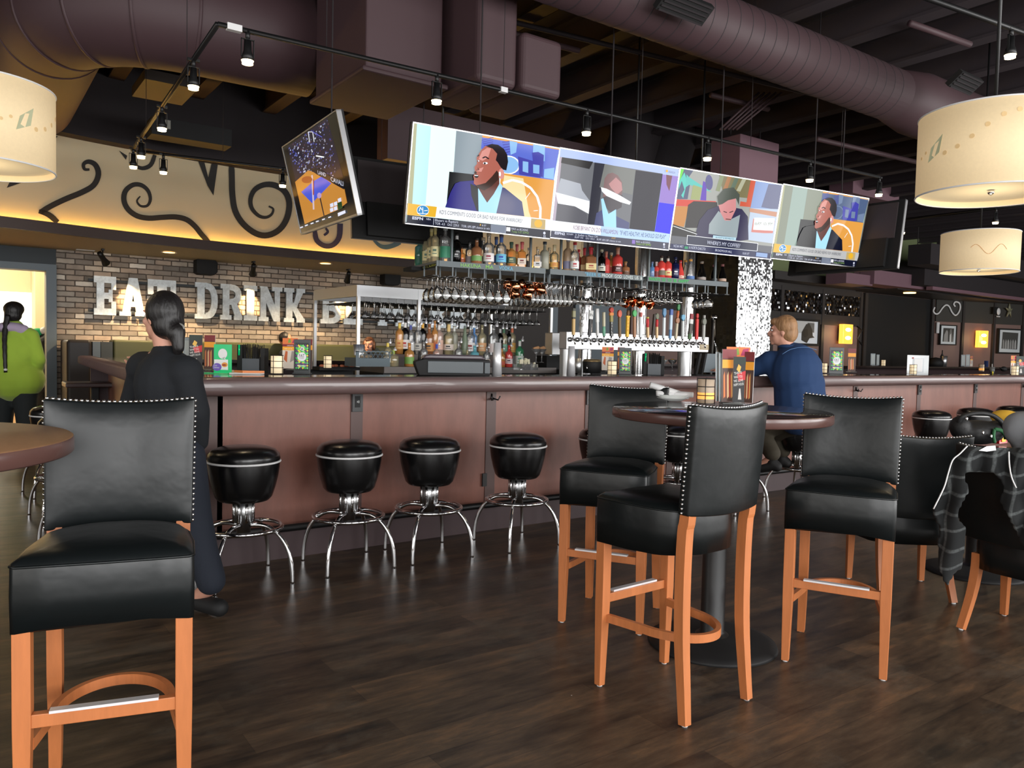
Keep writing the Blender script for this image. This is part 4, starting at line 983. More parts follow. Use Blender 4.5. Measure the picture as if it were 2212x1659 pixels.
# ------------------------------------------------------------------ bar island
XR = 24.0; XL = 1.13; YF = 4.555; YB = 10.0
bar = thing('bar_counter', 'long L-shaped bar with purple-brown panels and a rounded dark wood rail', 'bar')
b = MB()
b.bx(XL - .18, XR, 4.34, 5.1, 1.03, 1.07, M_table); b.slab([(.9, 4.34), (1.62, 4.34), (1.9, YB + .05), (1.19, YB + .05)], 1.029, 1.069, M_table); b.build('counter_top', bar, bevel=.004)
b = MB(); b.bx(1.9, XR, 9.4, YB + .05, 1.03, 1.07, M_table); b.build('counter_top', bar)
def railprof(): # (outward, z)
    return [(.10, 1.072), (.085, 1.086), (.02, 1.088), (-.025, 1.087), (-.044, 1.08), (-.051, 1.068), (-.053, 1.02), (-.046, 1.0), (-.02, .988), (.05, .985), (.1, .985)]
b = MB(); pr = railprof(); n = len(pr); path = [(XR, 0), (XL - .05, 0)]
stations = []
# front run, mitred round corner, then the left run
cx_, cy_ = XL - .05, 4.48
def st(ox, oy, px, py): return [(px - ox * o, py - oy * o, z) for o, z in [(-q[0], q[1]) for q in pr]]
stn = [[(XR, 4.33 + o, z) for o, z in pr]]
for i in range(9):
    a = R(90 * i / 8); 
    # direction of inward normal rotates from +Y to +X
    nx, ny = math.sin(a), math.cos(a); c = (XL - .05, 4.48); rad = .15
    stn.append([(c[0] - nx * rad + nx * o, c[1] - ny * rad + ny * o, z) for o, z in pr])
stn.append([(1.17 + o, YB, z) for o, z in pr])
vs = [p for s_ in stn for p in s_]; fs = []
for i in range(len(stn) - 1):
    for j in range(n):
        fs.append((i * n + j, i * n + (j + 1) % n, (i + 1) * n + (j + 1) % n, (i + 1) * n + j))
fs.append(list(range(n))); fs.append([(len(stn) - 1) * n + j for j in range(n)][::-1])
b.add(vs, fs, M_rail, True); b.build('bar_rail', bar)
SX = [1.109, 2.041, 3.049, 3.95, 4.85, 5.75, 6.65, 7.547, 8.808, 10.127, 11.43, 12.7, 14.0, 15.3, 16.6, 17.9, 19.2, 20.5, 21.8, 23.1]
SX[0] = 1.16
for i, (a, c) in enumerate(zip(SX, SX[1:])):
    b = MB(); b.bx(a + .035, c - .035, YF, YF + .02, .17, 1.03, M_panel); b.build('front_panel', bar)
for i, x in enumerate(SX):
    b = MB(); b.bx(x - .04, x + .04, YF - .006, YF + .02, .17, 1.03, M_strip); b.build('pilaster', bar)
for y0, y1 in ((4.6, 6.3), (6.34, 8.1), (8.14, 9.95)):
    xo = (y0 - 4.55) * .052; xp = (y1 - 4.55) * .052
    b = MB(); b.slab([(XL + xo, y0), (XL + xo + .02, y0), (XL + xp + .02, y1), (XL + xp, y1)], .17, 1.03, M_panel); b.build('front_panel', bar)
b = MB(); b.bx(XL, XR, YF + .02, YF + .1, 0, 1.03, M_kick); b.slab([(XL + .02, YF), (XL + .1, YF), (XL + .37, YB), (XL + .3, YB)], 0, 1.03, M_kick); b.bx(XL + .1, XR, YB - .12, YB - .1, 0, 1.03, M_kick)
b.bx(XL - .005, XR, YF - .008, YF + .02, 0, .17, M_kick); b.build('kick_board', bar)
b = MB(); b.tube([(XL + .05, YF - .09, .2), (XR, YF - .09, .2)], .021, M_black, n=12); b.tube([(XL - .09, YF, .2), (XL + .19, YB, .2)], .021, M_black, n=12)
for x in SX: b.tube([(x, YF - .09, .2), (x, YF, .2)], .01, M_black, n=8)
b.build('foot_rail', bar)
M_plate = pm('outlet_plate', 44, 45, 46, .4)
for k, x in enumerate(SX[1:12]):
    if k % 2 == 0 and k not in (6,) or k == 7:
        b = MB(); b.box((x, YF - .011, .925), (.07, .012, .125), M_plate); b.box((x, YF - .018, .925), (.034, .004, .07), M_blackm)
        b.box((x - .004, YF - .021, .925), (.003, .002, .012), M_white); b.box((x + .006, YF - .021, .925), (.004, .002, .016), M_white); b.build('outlet', bar, bevel=.002)
    else:
        b = MB(); b.tube([(x, YF - .008, .96), (x, YF - .012, .925), (x, YF - .03, .92)], .006, M_black, n=8)
        for s_ in (-1, 1): b.tube([(x, YF - .012, .93), (x + s_ * .026, YF - .05, .918), (x + s_ * .036, YF - .06, .945)], .0055, M_black, n=8)
        b.build('coat_hook', bar)
b = MB(); b.box((3.0, YF - .012, .36), (.035, .012, .09), M_black); b.build('outlet', bar)

# ------------------------------------------------------------------ chrome swivel stools
M_white_p = M_white
def make_stool(label):
    t = thing('bar_stool', label, 'stool', (0, 0, 0), 0, 'chrome bar stools along the bar')
    b = MB(); b.lathe([(0, .446), (.1, .446), (.128, .452), (.144, .47), (.16, .52), (.174, .58), (.181, .63), (.181, .652)], M_leather2, 48)
    b.lathe([(.18, .652), (.184, .672), (.18, .694), (.16, .716), (.12, .73), (.06, .738), (0, .74)], M_leather2, 48); b.build('seat', t)
    b = MB(); b.tube([(.183 * math.cos(a * PI / 24), .183 * math.sin(a * PI / 24), .656) for a in range(48)], .0058, M_white, n=8, closed=True); b.build('piping', t)
    b = MB(); b.lathe([(.02, .455), (.052, .455), (.052, .335), (.036, .33), (.036, .265), (0, .265)], M_steel, 28)
    for k in range(8): a = k * PI / 4; b.tube([(.05 * math.cos(a), .05 * math.sin(a), .45), (.05 * math.cos(a), .05 * math.sin(a), .335)], .009, M_chrome, n=8)
    b.build('column', t)
    b = MB(); b.tube([(.195 * math.cos(a * PI / 24), .195 * math.sin(a * PI / 24), .305) for a in range(48)], .0115, M_chrome, n=12, closed=True); b.build('foot_ring', t)
    for k in range(4):
        a = PI / 4 + k * PI / 2; c, s_ = math.cos(a), math.sin(a); b = MB()
        pf = [(.035, .318), (.09, .322), (.14, .315), (.185, .29), (.222, .25), (.25, .2), (.268, .14), (.276, .08), (.278, .02)]
        P_ = catmull([(r_, z, 0) for r_, z in pf], 3); b.tube([(p.x * c, p.x * s_, p.y) for p in P_], .0115, M_chrome, n=12)
        lg = b.build('leg', t)
        b = MB(); b.cyl((.278 * c, .278 * s_), .0135, .0, .022, M_chrome, 12); b.build('foot_cap', lg)
    return t
SL = [(1.235, 4.165, 'first bar stool right of the walking person, nearest on the front run'), (1.825, 4.16, 'second bar stool from the walking person, below the bar outlet'), (2.335, 4.14, 'third bar stool from the walking person'), (2.955, 4.09, 'fourth bar stool from the walking person, just below the coat hook'),
      (3.73, 4.12, 'bar stool seen behind the left high chair of the round table'), (4.5, 4.12, 'bar stool seen under the left half of the round table'), (5.1, 4.1, 'bar stool seen just right of the front high chair back'), (5.97, 4.1, 'bar stool under the man in the blue pullover'), (7.1, 4.12, 'bar stool peeking out right of the right high chair'), (8.25, 4.12, 'bar stool with its seat showing above the low nailhead chair'), (9.2, 4.12, 'bar stool behind the black bag'), (10.15, 4.12, 'bar stool behind the yellow garment, far right'), (11.1, 4.12, 'last bar stool glimpsed at the right edge')]
S0 = make_stool(SL[0][2]); S0.location = (SL[0][0], SL[0][1], 0)
for x, y, lb in SL[1:]: copy_tree(S0, (x, y, 0), R(random.uniform(-4, 4)), lb)
for x, y, lb in ((.62, 5.25, 'bar stool on the left run of the bar, behind the front high chair'), (.64, 6.3, 'bar stool on the left run of the bar, second from the corner'), (.66, 7.3, 'bar stool on the left run of the bar, farthest of three')): copy_tree(S0, (x, y, 0), R(8), lb)

# ------------------------------------------------------------------ nailhead high chairs
def seat_plan(wf, wb, dep, rc=.14, n=8):
    """front edge at y 0, back at y dep; closed loop, front corners crisp and back corners round"""
    P_ = [(-wf / 2, .015), (-wf / 2 + .012, 0), (-wf / 4, -.004), (0, -.006), (wf / 4, -.004), (wf / 2 - .012, 0), (wf / 2, .015), (wf / 2 - .004, dep * .4)]
    for i in range(n + 1):
        a = R(90 * i / n); P_.append((wb / 2 - rc + rc * math.cos(a), dep - rc + rc * math.sin(a)))
    for i in range(n + 1):
        a = R(90 + 90 * i / n); P_.append((-wb / 2 + rc + rc * math.cos(a), dep - rc + rc * math.sin(a)))
    P_.append((-wf / 2 + .004, dep * .4))
    return P_
def leg_sq(b, pts, rs, m):
    b.tube(pts, rs, m, n=4, sq=True)
def make_chair(label, group='nailhead high chairs', sz=.742, sb=.557, bt=1.09, bb=.725, low=False, name='high_chair', wide=.415):
    t = thing(name, label, 'chair', (0, 0, 0), 0, group)
    W2 = wide; D = .40
    pl = seat_plan(W2, W2 - .03, D, .15); n = len(pl); cy = D * .5
    def ring(k, z, dz=0): return [((x) * k, cy + (y - cy) * k, z + (dz * (1 - abs(x) / .2) if dz else 0)) for x, y in pl]
    def skirt(z):
        out = []
        for x, y in pl:
            e = min(1, (abs(x) / (W2 / 2)) ** 6 + 0); out.append((x * 1.0, y, z + .014 * (1 - e)))
        return out
    rs_ = [skirt(sb), ring(1.006, (sb + sz) / 2), ring(1.0, sz - .022), ring(.985, sz - .012), ring(.9, sz + .002), ring(.7, sz + .012), ring(.4, sz + .017), ring(.12, sz + .018)]
    vs = [p for r_ in rs_ for p in r_]; fs = []
    for i in range(len(rs_) - 1):
        for j in range(n): fs.append((i * n + j, i * n + (j + 1) % n, (i + 1) * n + (j + 1) % n, (i + 1) * n + j))
    fs.append([(len(rs_) - 1) * n + j for j in range(n)]); fs.append([j for j in range(n)][::-1])
    b = MB(); b.add(vs, fs, M_leather, True); b.build('seat', t)
    b = MB(); b.tube([(x, y, z) for x, y, z in ring(1.0, sz - .018)], .0035, M_leather, n=6, closed=True); b.build('piping', t)
    lx = W2 / 2 - .024
    for s_ in (-1, 1):
        b = MB(); leg_sq(b, [(s_ * lx, .03, sb + .05), (s_ * lx, .03, .32), (s_ * (lx + .002), .028, .004)], [.0205, .0205, .0145], M_oak); lg = b.build('leg', t, bevel=.002)
        b = MB(); b.cyl((s_ * (lx + .002), .028), .011, 0, .006, M_white, 10); b.build('foot_glide', lg)
    lf = lx; lx = lx - .012
    for s_ in (-1, 1):
        pb = [(s_ * lx, D + .014, bb + .006), (s_ * lx, D + .01, bb - .03), (s_ * lx, D + .004, sz - .08), (s_ * lx, D + .0, sb - .05), (s_ * lx, D + .004, .3), (s_ * (lx + .002), D + .02, .12), (s_ * (lx + .005), D + .032, .004)] if not low else \
             [(s_ * (lx - .02), D - .05, sb + .08), (s_ * (lx - .02), D - .045, sb + .0), (s_ * (lx - .015), D - .02, .16), (s_ * (lx - .005), D + .035, .004)]
        P_ = catmull(pb, 3); b = MB(); b.tube(P_, [.0195 - .004 * max(0, (.3 - p.z) / .3) for p in P_], M_oak, n=4, sq=True); lg = b.build('leg', t)
        b = MB(); b.cyl((P_[-1].x, P_[-1].y), .011, 0, .006, M_white, 10); b.build('foot_glide', lg)
    # curved back pad
    nu, nv = 14, 10; th = .05
    def bp(u, v, side):      # u -1..1, v 0..1
        x = u * (W2 / 2 - .011 + .006 * v); y = D + .016 + (bt - bb) * v * (.08 if not low else .15) + .03 * (1 - u * u) - .004
        z = bb + (bt - bb) * v + (.014 * u * u) * v - .008 * (1 - u * u) * (1 - v) + (.0)
        bul = .02 * (1 - u ** 4) * math.sin(PI * min(1, max(0, v))) ** .5
        return (x, y + (-th * .5 - bul if side == 0 else th * .42 + bul * .4), z)
    vs = []; fs = []
    for side in (0, 1):
        for j in range(nv + 1):
            for i in range(nu + 1): vs.append(bp(-1 + 2 * i / nu, j / nv, side))
    o = (nv + 1) * (nu + 1); w1 = nu + 1
    for j in range(nv):
        for i in range(nu):
            a = j * w1 + i; fs.append((a, a + 1, a + w1 + 1, a + w1)); fs.append((o + a, o + a + w1, o + a + w1 + 1, o + a + 1))
    for j in range(nv):
        a = j * w1; fs.append((a, a + w1, o + a + w1, o + a)); a = j * w1 + nu; fs.append((a, o + a, o + a + w1, a + w1))
    for i in range(nu):
        a = i; fs.append((a, o + a, o + a + 1, a + 1)); a = nv * w1 + i; fs.append((a, a + 1, o + a + 1, o + a))
    b = MB(); b.add(vs, fs, M_leather, True); b.build('backrest', t, bevel=.006, seg=3)
    # nail heads around the sides and top
    b = MB(); hd_ = .0052
    def nail(p, nrm): b.ell(p, hd_, M_nail, nu=8, nv=5)
    ns = 24
    for s_ in (-1, 1):
        for i in range(ns):
            v = (i + .5) / ns; f = bp(s_, v, 0); k = bp(s_, v, 1); q = Vector(f) * .62 + Vector(k) * .38; nail((q.x + s_ * .001, q.y, q.z), None)
    for i in range(28):
        u = -1 + 2 * (i + .5) / 28; f = bp(u, 1, 0); k = bp(u, 1, 1); q = Vector(f) * .62 + Vector(k) * .38; nail((q.x, q.y, q.z + .002), None)
    b.build('nailhead_trim', t)
    lx = lf
    if not low:
        b = MB(); b.bx(-lx + .02, lx - .02, .012, .036, .318, .352, M_oak); st_ = b.build('stretcher', t, bevel=.002)
        b = MB(); b.bx(-lx + .06, lx - .06, .006, .03, .352, .359, M_nick); b.build('metal_scuff_strip', st_)
        b = MB(); pts = [(-lx + .012, .045, .265)] + [(-(lx - .03) * math.cos(a) if False else (lx - .035) * math.cos(PI - PI * i / 16), .2 + (D - .2) * math.sin(PI * i / 16), .265) for i, a in [(k_, 0) for k_ in range(17)]] + [(lx - .012, .045, .265)]
        P_ = catmull(pts, 2); vs = []; k = len(P_)
        for i, p in enumerate(P_):
            tg_ = (P_[min(i + 1, k - 1)] - P_[max(i - 1, 0)]).normalized(); nr = Vector((-tg_.y, tg_.x, 0)) * .009
            for q, z in ((p + nr, .25), (p - nr, .25), (p - nr, .28), (p + nr, .28)): vs.append((q.x, q.y, z))
        fs = [(i * 4 + j, i * 4 + (j + 1) % 4, i * 4 + 4 + (j + 1) % 4, i * 4 + 4 + j) for i in range(k - 1) for j in range(4)] + [(0, 1, 2, 3), ((k - 1) * 4 + 3, (k - 1) * 4 + 2, (k - 1) * 4 + 1, (k - 1) * 4)]
        b.add(vs, fs, M_oak); b.build('bentwood_hoop', t)
    return t
# chair front faces local -Y; place by the middle of its front edge and facing heading
def place(o, x, y, face):
    o.location = (x, y, 0); o.rotation_euler = (0, 0, R(face + 90)); return o
HC = make_chair('large high chair at the left foreground, facing the viewer')
place(HC, .3, 2.165, 256)
place(copy_tree(HC, label='high chair left of the round table, facing the viewer, nearer the bar'), 2.394, 2.655, 212)
place(copy_tree(HC, label='high chair with its back to the viewer in front of the round table'), 2.185, 2.24, 93)
place(copy_tree(HC, label='high chair right of the round table, turned toward the left'), 2.885, 1.79, 207)

# ------------------------------------------------------------------ round tables
def make_table(lab, x, y, topm, z=1.036, r=.465):
    t = thing('round_table', lab, 'table', (x, y, 0), 0, 'round high tables')
    b = MB(); b.lathe([(0, z), (r - .006, z), (r - .002, z - .003)], topm, 96); b.lathe([(0, z - .001), (r - .006, z)], topm, 96, smooth=False); tt = b.build('tabletop', t)
    b = MB(); b.lathe([(r - .002, z - .003), (r, z - .008), (r, z - .038), (r - .006, z - .043), (0, z - .043)], M_tedge, 96); b.build('edge_band', tt)
    b = MB(); b.lathe([(.2, z - .043), (.2, z - .05), (.06, z - .06), (.052, z - .1), (.052, .06), (.058, .05), (.075, .04)], M_black, 40); b.build('column', t)
    b = MB(); b.lathe([(0, .042), (.07, .042), (.15, .034), (.24, .022), (.275, .012), (.28, 0), (0, 0)], M_blackm, 64); b.build('base', t)
    return t
make_table('dark round pedestal table among three high chairs', 2.72, 2.27, M_table)
make_table('light topped round table cut by the left edge, before the left chair', -.215, 2.33, M_tabw)

# ------------------------------------------------------------------ low chairs at right
LC = make_chair('low nailhead chair seen from behind, right of the right high chair', 'low nailhead chairs', sz=.48, sb=.28, bt=.87, bb=.45, low=True, name='dining_chair', wide=.45)
place(LC, 4.37, 2.42, 52)
f2 = copy_tree(LC, label='low chair at the right edge with a plaid jacket over its back'); place(f2, 4.29, 1.53, 355)
# ------------------------------------------------------------------ right hand dining side
b = MB(); b.bx(14.9, 30, 11.0, 11.15, 0, 2.95, M_mauve); struct(b.build('wall_back_panelled'))
b = MB(); b.bx(14.8, 14.9, 11.0, BW, 0, 2.95, M_trimd); struct(b.build('trim_4'))
M_green = pm('sage_green_wall', 112, 122, 84, .8)
b = MB(); b.bx(13.2, 30, 11.3, 11.4, 2.95, CZ, M_green); struct(b.build('wall_back_green'))
b = MB(); b.bx(14.2, 30, 10.5, 11.3, 2.88, 3.06, M_trimd); b.bx(18.2, 30, 9.4, 10.5, 2.95, 3.5, M_ceil); struct(b.build('trim_5'))
b = MB(); b.bx(18.3, 20.9, 11.12, 11.3, 0, 2.9, M_blackm); struct(b.build('door_3'))
q0 = atY(1862, 700, 10.99).x; q1 = atY(2012, 700, 10.99).x
b = MB(); b.bx(q0, q1, 10.95, 11.0, 0, 2.85, M_blackm); b.bx(q0, q0 + .12, 10.92, 10.96, 0, 2.85, M_trimd); struct(b.build('door_4'))  # black slab paints the darkness inside the open doorway
# framing of the panelled wall left of the dark opening
b = MB()
z0 = 2.02; z1 = 2.74
for px in (1686, 1775, 1857):
    x = atY(px, 700, 10.98).x; b.bx(x - .05, x + .05, 10.94, 11.0, 0, 2.82, M_trimd)
xa = atY(1662, 700, 10.98).x; xb = atY(1858, 700, 10.98).x
b.bx(xa, xb, 10.95, 11.0, 2.0, 2.24, M_trimd); b.bx(xa, xb, 10.95, 11.0, 2.72, 2.9, M_trimd); b.bx(xa, xb, 10.97, 11.0, 2.24, 2.72, M_mosw); struct(b.build('trim_6'))
# the wall with the pictures, turned a little toward the bar
WP = Vector((q1, 10.9, 0)); WH = -14
n_ = 6
def onp(x, y, off=0.0):
    p = atpl(x, y, (WP.x + math.sin(R(WH)) * off, WP.y - math.cos(R(WH)) * off), WH); return p
Q = T(WP) @ rotz(R(WH))
b = MB(); b.bx(0, 12, 0, .1, 0, 2.9, M_mauve, Q); struct(b.build('wall_pictures'))
def along(x): return (Q.inverted() @ onp(x, 700)).x
def zat(x, y): return onp(x, y).z
zt = zat(2080, 651); zb = zat(2080, 697)
b = MB(); M_sl = pm('charcoal_band', 58, 56, 52, .6)
b.bx(0, 12, -.03, 0, zb, zt, M_sl, Q); b.bx(0, 12, -.05, 0, zt, 2.95, M_trimd, Q)
for px in (2012, 2078, 2145, 2208, 2280): x = along(px); b.bx(x - .05, x + .03, -.06, 0, 0, 2.9, M_trimd, Q)
struct(b.build('trim_7'))
def scroll(pts, lab, r=.018):
    P_ = catmull([tuple(onp(x, y, .06)) for x, y in pts], 5); b = MB(); b.tube(P_, r, M_white, n=8); tag(b.build('scroll_ornament'), lab, 'wall ornament')
scroll([(2019, 664), (2016, 672), (2021, 678), (2028, 676), (2036, 665), (2043, 659), (2050, 662), (2056, 674), (2063, 681), (2070, 676), (2074, 665), (2072, 655), (2064, 652), (2060, 657), (2063, 662)], 'white curling scroll ornament on the dark band at upper right', .022)
b = MB(); p = onp(2157, 673, .1); b.ell(p, (.1, .03, .1), M_white); b.box((p.x, p.y, p.z - .14), (.16, .03, .03), M_white); b.box((p.x - .14, p.y + .02, p.z + .02), (.24, .04, .2), M_blackm)
tag(b.build('wall_ornament'), 'small black and white ornament on the dark band right of the scroll', 'wall ornament')
b = MB(); p = onp(2180, 671, .07)
for k in range(5):
    a = PI / 2 + k * 2 * PI / 5; b.tube([p, p + Vector((math.cos(a) * .22, 0, math.sin(a) * .22))], [.05, .01], pm('pale_star', 130, 128, 104, .5), n=6)
tag(b.build('star_ornament'), 'pale star ornament on the dark band at far right', 'wall ornament')
# framed photographs: (place helper, corners, art)
def frame(fn, x0, y0, x1, y1, lab, mat_in, art, fr=.09, dp=.05):
    a = fn(x0, y0); c = fn(x1, y0); e = fn(x1, y1)
    U = Vector((c.x - a.x, c.y - a.y, 0)); W = U.length; Hh = a.z - e.z + (0)
    t = thing('framed_photo', lab, 'picture', (a.x, a.y, a.z), math.atan2(U.y, U.x), 'framed photographs on the far wall')
    b = MB(); f = fr * W * .5
    b.bx(0, W, -dp, 0, -Hh, -Hh + f, M_blackm); b.bx(0, W, -dp, 0, -f, 0, M_blackm); b.bx(0, f, -dp, 0, -Hh + f, -f, M_blackm); b.bx(W - f, W, -dp, 0, -Hh + f, -f, M_blackm); b.build('frame', t)
    b = MB(); b.bx(f, W - f, -dp * .6, 0, -Hh + f, -f, mat_in); b.build('mount_board', t)
    b = MB()
    for i, (pl, m) in enumerate(art): b.add([(u * W, -dp * .62 - .001 - .0015 * i, -v * Hh) for u, v in pl], [list(range(len(pl)))], m)
    b.build('photograph', t)
G_ = lambda k: pm('photo_grey_%d' % k, k, k, k - 2, .5)
MW = pm('mount_white', 214, 220, 222, .5)
fy = lambda x, y: atY(x, y, 10.93)
frame(lambda x, y: atY(x, y, 10.93), 1698, 686, 1768, 748, 'large framed photograph with a white mount behind the man in the blue pullover', pm('mount_bright', 235, 240, 245, .4), [
    ([(.2, .08), (.84, .1), (.84, .3), (.6, .5), (.3, .55)], G_(200)), ([(.62, .14), (.84, .15), (.84, .5), (.66, .48)], G_(110)), ([(.45, .5), (.58, .2), (.68, .16), (.78, .4), (.8, .62), (.86, .68), (.7, .72), (.62, .9), (.45, .8)], G_(46)), ([(.5, .42), (.62, .36), (.66, .6), (.56, .7), (.48, .6)], G_(28))])
frame(lambda x, y: onp(x, y, .05), 2029, 701, 2065, 746, 'small framed photograph of two people left of the right wall sconce', MW, [
    ([(.2, .16), (.84, .17), (.82, .84), (.18, .84)], G_(60)), ([(.24, .84), (.26, .5), (.36, .3), (.42, .25), (.48, .35), (.5, .84)], G_(150)), ([(.55, .84), (.56, .45), (.6, .22), (.68, .2), (.72, .4), (.8, .84)], G_(120)), ([(.6, .5), (.66, .42), (.68, .84), (.6, .84)], G_(225))])
frame(lambda x, y: onp(x, y, .05), 2155, 709, 2205, 765, 'framed group photograph right of the right wall sconce', MW, [
    ([(.18, .14), (.86, .16), (.84, .82), (.16, .8)], G_(72))] + [([(.2 + i * .1, .8), (.2 + i * .1, .5 + (i % 2) * .06), (.23 + i * .1, .42), (.27 + i * .1, .5), (.28 + i * .1, .8)], G_(150 + 12 * (i % 3))) for i in range(6)])
M_glow = em('sconce_glow', 255, 164, 62, 1.9); M_glow2 = em('sconce_hot', 255, 225, 150, 5)
def sconce(fn, x0, y0, x1, y1, lab):
    a = fn(x0, y0); c = fn(x1, y1); W = math.hypot(c.x - a.x, c.y - a.y); Hh = a.z - c.z
    t = thing('wall_sconce', lab, 'wall lamp', (a.x, a.y, c.z), math.atan2(c.y - a.y, c.x - a.x), 'wall sconces')
    b = MB(); b.bx(0, W, -.14, -.02, 0, Hh, M_glow); b.build('shade', t, bevel=.01)
    b = MB(); b.bx(.03, W - .03, -.02, 0, .05, Hh - .05, M_black); b.build('back_plate', t)
    b = MB()
    for v in (.3, .72): b.ell((W / 2, -.141, Hh * v), (W * .3, .004, Hh * .1), M_glow2)
    b.build('bulb', t)
    point('sconce_lamp', (a.x + .1, a.y - .3, (a.z + c.z) / 2), 6, (1, .65, .3), .1)
sconce(lambda x, y: atY(x, y, 10.95), 1811, 700, 1830, 743, 'glowing amber wall sconce left of the dark opening')
sconce(lambda x, y: onp(x, y, .02), 2106, 714, 2124, 751, 'glowing amber wall sconce between two framed photographs')
b = MB(); p = onp(2026, 708, .05); b.box(p, (.12, .04, .3), M_white); tag(b.build('thermostat', bevel=.01), 'small white box on the wall left of the small framed photograph', 'thermostat')
b = MB(); p = atY(1851, 705, 10.9); b.tube([p, p + Vector((.03, -.12, -.1)), p + Vector((-.05, -.06, -.3)), p + Vector((.05, -.12, -.45))], .02, M_black, n=8)
tag(b.build('wall_bracket'), 'black iron scroll bracket on the wall beside the dark opening', 'bracket')
b = MB(); p = atY(1965, 632, 10.2); b.cyl((0, 0), .14, -.02, 0, M_bulb2, 20); tag(b.build('recessed_downlight', loc=(p.x, p.y, 2.86)), 'thin glowing downlight above the dark opening at right', 'light')
b = MB(); b.bx(q0 - .4, q1 + 12, 9.9, 11, 2.86, 2.95, M_trimd); struct(b.build('ceiling_right_soffit'))
# pink fascias over the right wall
for (x0, y0, x1, y1, Y, lab, bv) in ((1829, 588, 1885, 618, 9.8, 'pink purple box fascia under the last screen', .02), (1890, 582, 2005, 627, 9.7, 'pink purple box with a rounded lower corner beside the fascia', .15)):
    pbox(x0, y0, x1, y1, Y, .5, 'ceiling_fascia', lab, bev=bv)
b = MB(); a = atY(2010, 560, 8.8); b.bx(a.x, a.x + 12, 8.8, 9.3, a.z - .1, a.z + .35, M_ceil); tag(b.build('ceiling_beam'), 'dark beam running behind the small drum pendant', 'beam')
b = MB(); a = atY(2010, 626, 9.5); b.bx(a.x, a.x + 12, 9.45, 9.6, a.z, a.z + .34, M_pink); tag(b.build('ceiling_fascia'), 'long pink purple fascia along the top of the picture wall', 'fascia')

# ------------------------------------------------------------------ square mosaic pillar by the taps
b = MB(); xa = 7.68; xb = 8.33
b.quad((xa, 6.2, 0), (xb, 6.2, 0), (xb, 6.2, 2.95), (xa, 6.2, 2.95), M_mosaic)
b.quad((xb, 6.2, 0), (xb, 6.85, 0), (xb, 6.85, 2.95), (xb, 6.2, 2.95), M_mosaic)
b.quad((xa, 6.85, 0), (xa, 6.2, 0), (xa, 6.2, 2.95), (xa, 6.85, 2.95), M_mosd)
b.quad((xb, 6.85, 0), (xa, 6.85, 0), (xa, 6.85, 2.95), (xb, 6.85, 2.95), M_mosd)
b.quad((xa, 6.2, 2.95), (xb, 6.2, 2.95), (xb, 6.85, 2.95), (xa, 6.85, 2.95), M_mosd)
tag(b.build('mosaic_pillar'), 'square pillar with glittering silver mirror mosaic and a black tiled side', 'pillar')

# ------------------------------------------------------------------ upper bottle shelf
SH0 = Vector((3.30, 5.755, 0)); SHH = -8.6
SHZ = 1.995
def onshelf(x, y=570, off=0.0):
    return atpl(x, y, (SH0.x - math.sin(R(SHH)) * off, SH0.y + math.cos(R(SHH)) * off), SHH)
U_ = Vector((math.cos(R(SHH)), math.sin(R(SHH)), 0)); V_ = Vector((-U_.y, U_.x, 0))
def su(px): 
    p = onshelf(px); return (Vector((p.x, p.y, 0)) - SH0).dot(U_)
M_shelf = pm('blue_grey_shelf', 88, 98, 102, .45)
QS = T(SH0) @ rotz(R(SHH))
shelf = thing('bottle_shelf', 'blue-grey bottle shelf in three lengths under the screens, lettered in chalk', 'shelf', SH0, R(SHH))
segs = [(943, 1179), (1189, 1390), (1400, 1575)]
for (p0, p1) in segs:
    a, c = su(p0), su(p1)
    b = MB(); b.bx(a, c, 0, .02, SHZ - .046, SHZ + .002, M_shelf); b.bx(a, c, .02, .62, SHZ - .02, SHZ, M_shelf); b.build('shelf_board', shelf)
    b = MB(); n_ = max(3, int((c - a) / .14))
    for i in range(n_ + 1):
        x = a + .004 + (c - a - .008) * i / n_
        b.bx(x - .006, x + .006, .01, .018, SHZ - .12, SHZ - .046, M_shelf); b.bx(x - .006, x + .006, .3, .308, SHZ - .12, SHZ - .02, M_shelf)
        b.tube([(x - .03, .01, SHZ - .122), (x - .03, .58, SHZ - .122)], .004, M_black, n=6); b.tube([(x + .03, .01, SHZ - .122), (x + .03, .58, SHZ - .122)], .004, M_black, n=6)
        b.bx(x - .035, x + .035, .012, .02, SHZ - .126, SHZ - .118, M_black)
    b.build('glass_hanger', shelf)
b = MB(); b.bx(-.002, .002, 0, .62, SHZ - .05, SHZ + .002, M_blackm); b.bx(-.1, -.002, .4, .62, SHZ - .05, SHZ - .02, M_blackm); b.build('end_board', shelf)
for px in (979, 1150, 1216, 1294, 1407, 1551):
    x = su(px); b = MB(); b.bx(x - .009, x + .009, .03, .05, SHZ, 2.75, M_shelf); b.build('upright', shelf)
b = MB(); b.bx(0, su(1575), .6, .62, 2.02, 2.75, M_blackm)
def chalk(txt, p0, p1, m, zz=-.037, h=.03, bold=.0006):
    b = MB(); a, c = su(p0), su(p1); b.text(txt, m, T(a, -.002, SHZ + zz) @ Matrix.Rotation(R(90), 4, 'X'), width=c - a, size=h / .7, ext=.0003, bold=bold); b.build('chalk_lettering', shelf)
CG = pm('chalk_green', 140, 190, 110, .8); CB = pm('chalk_blue', 120, 180, 210, .8); CWh = pm('chalk_white', 215, 225, 225, .8); CGr = pm('chalk_deepgreen', 70, 190, 100, .8); CY_ = pm('chalk_yellow', 200, 200, 90, .8)
chalk('HAKUNA', 995, 1039, CG); chalk('MA', 1049, 1066, CG); chalk('VODKA', 1078, 1108, CB)
chalk('"BEER IS', 1264, 1298, CB); chalk('PROOF  GOD  LOVES  US  &', 1301, 1388, CWh); chalk('WANTS  US  TO  BE  HAPPY"', 1402, 1489, CGr)
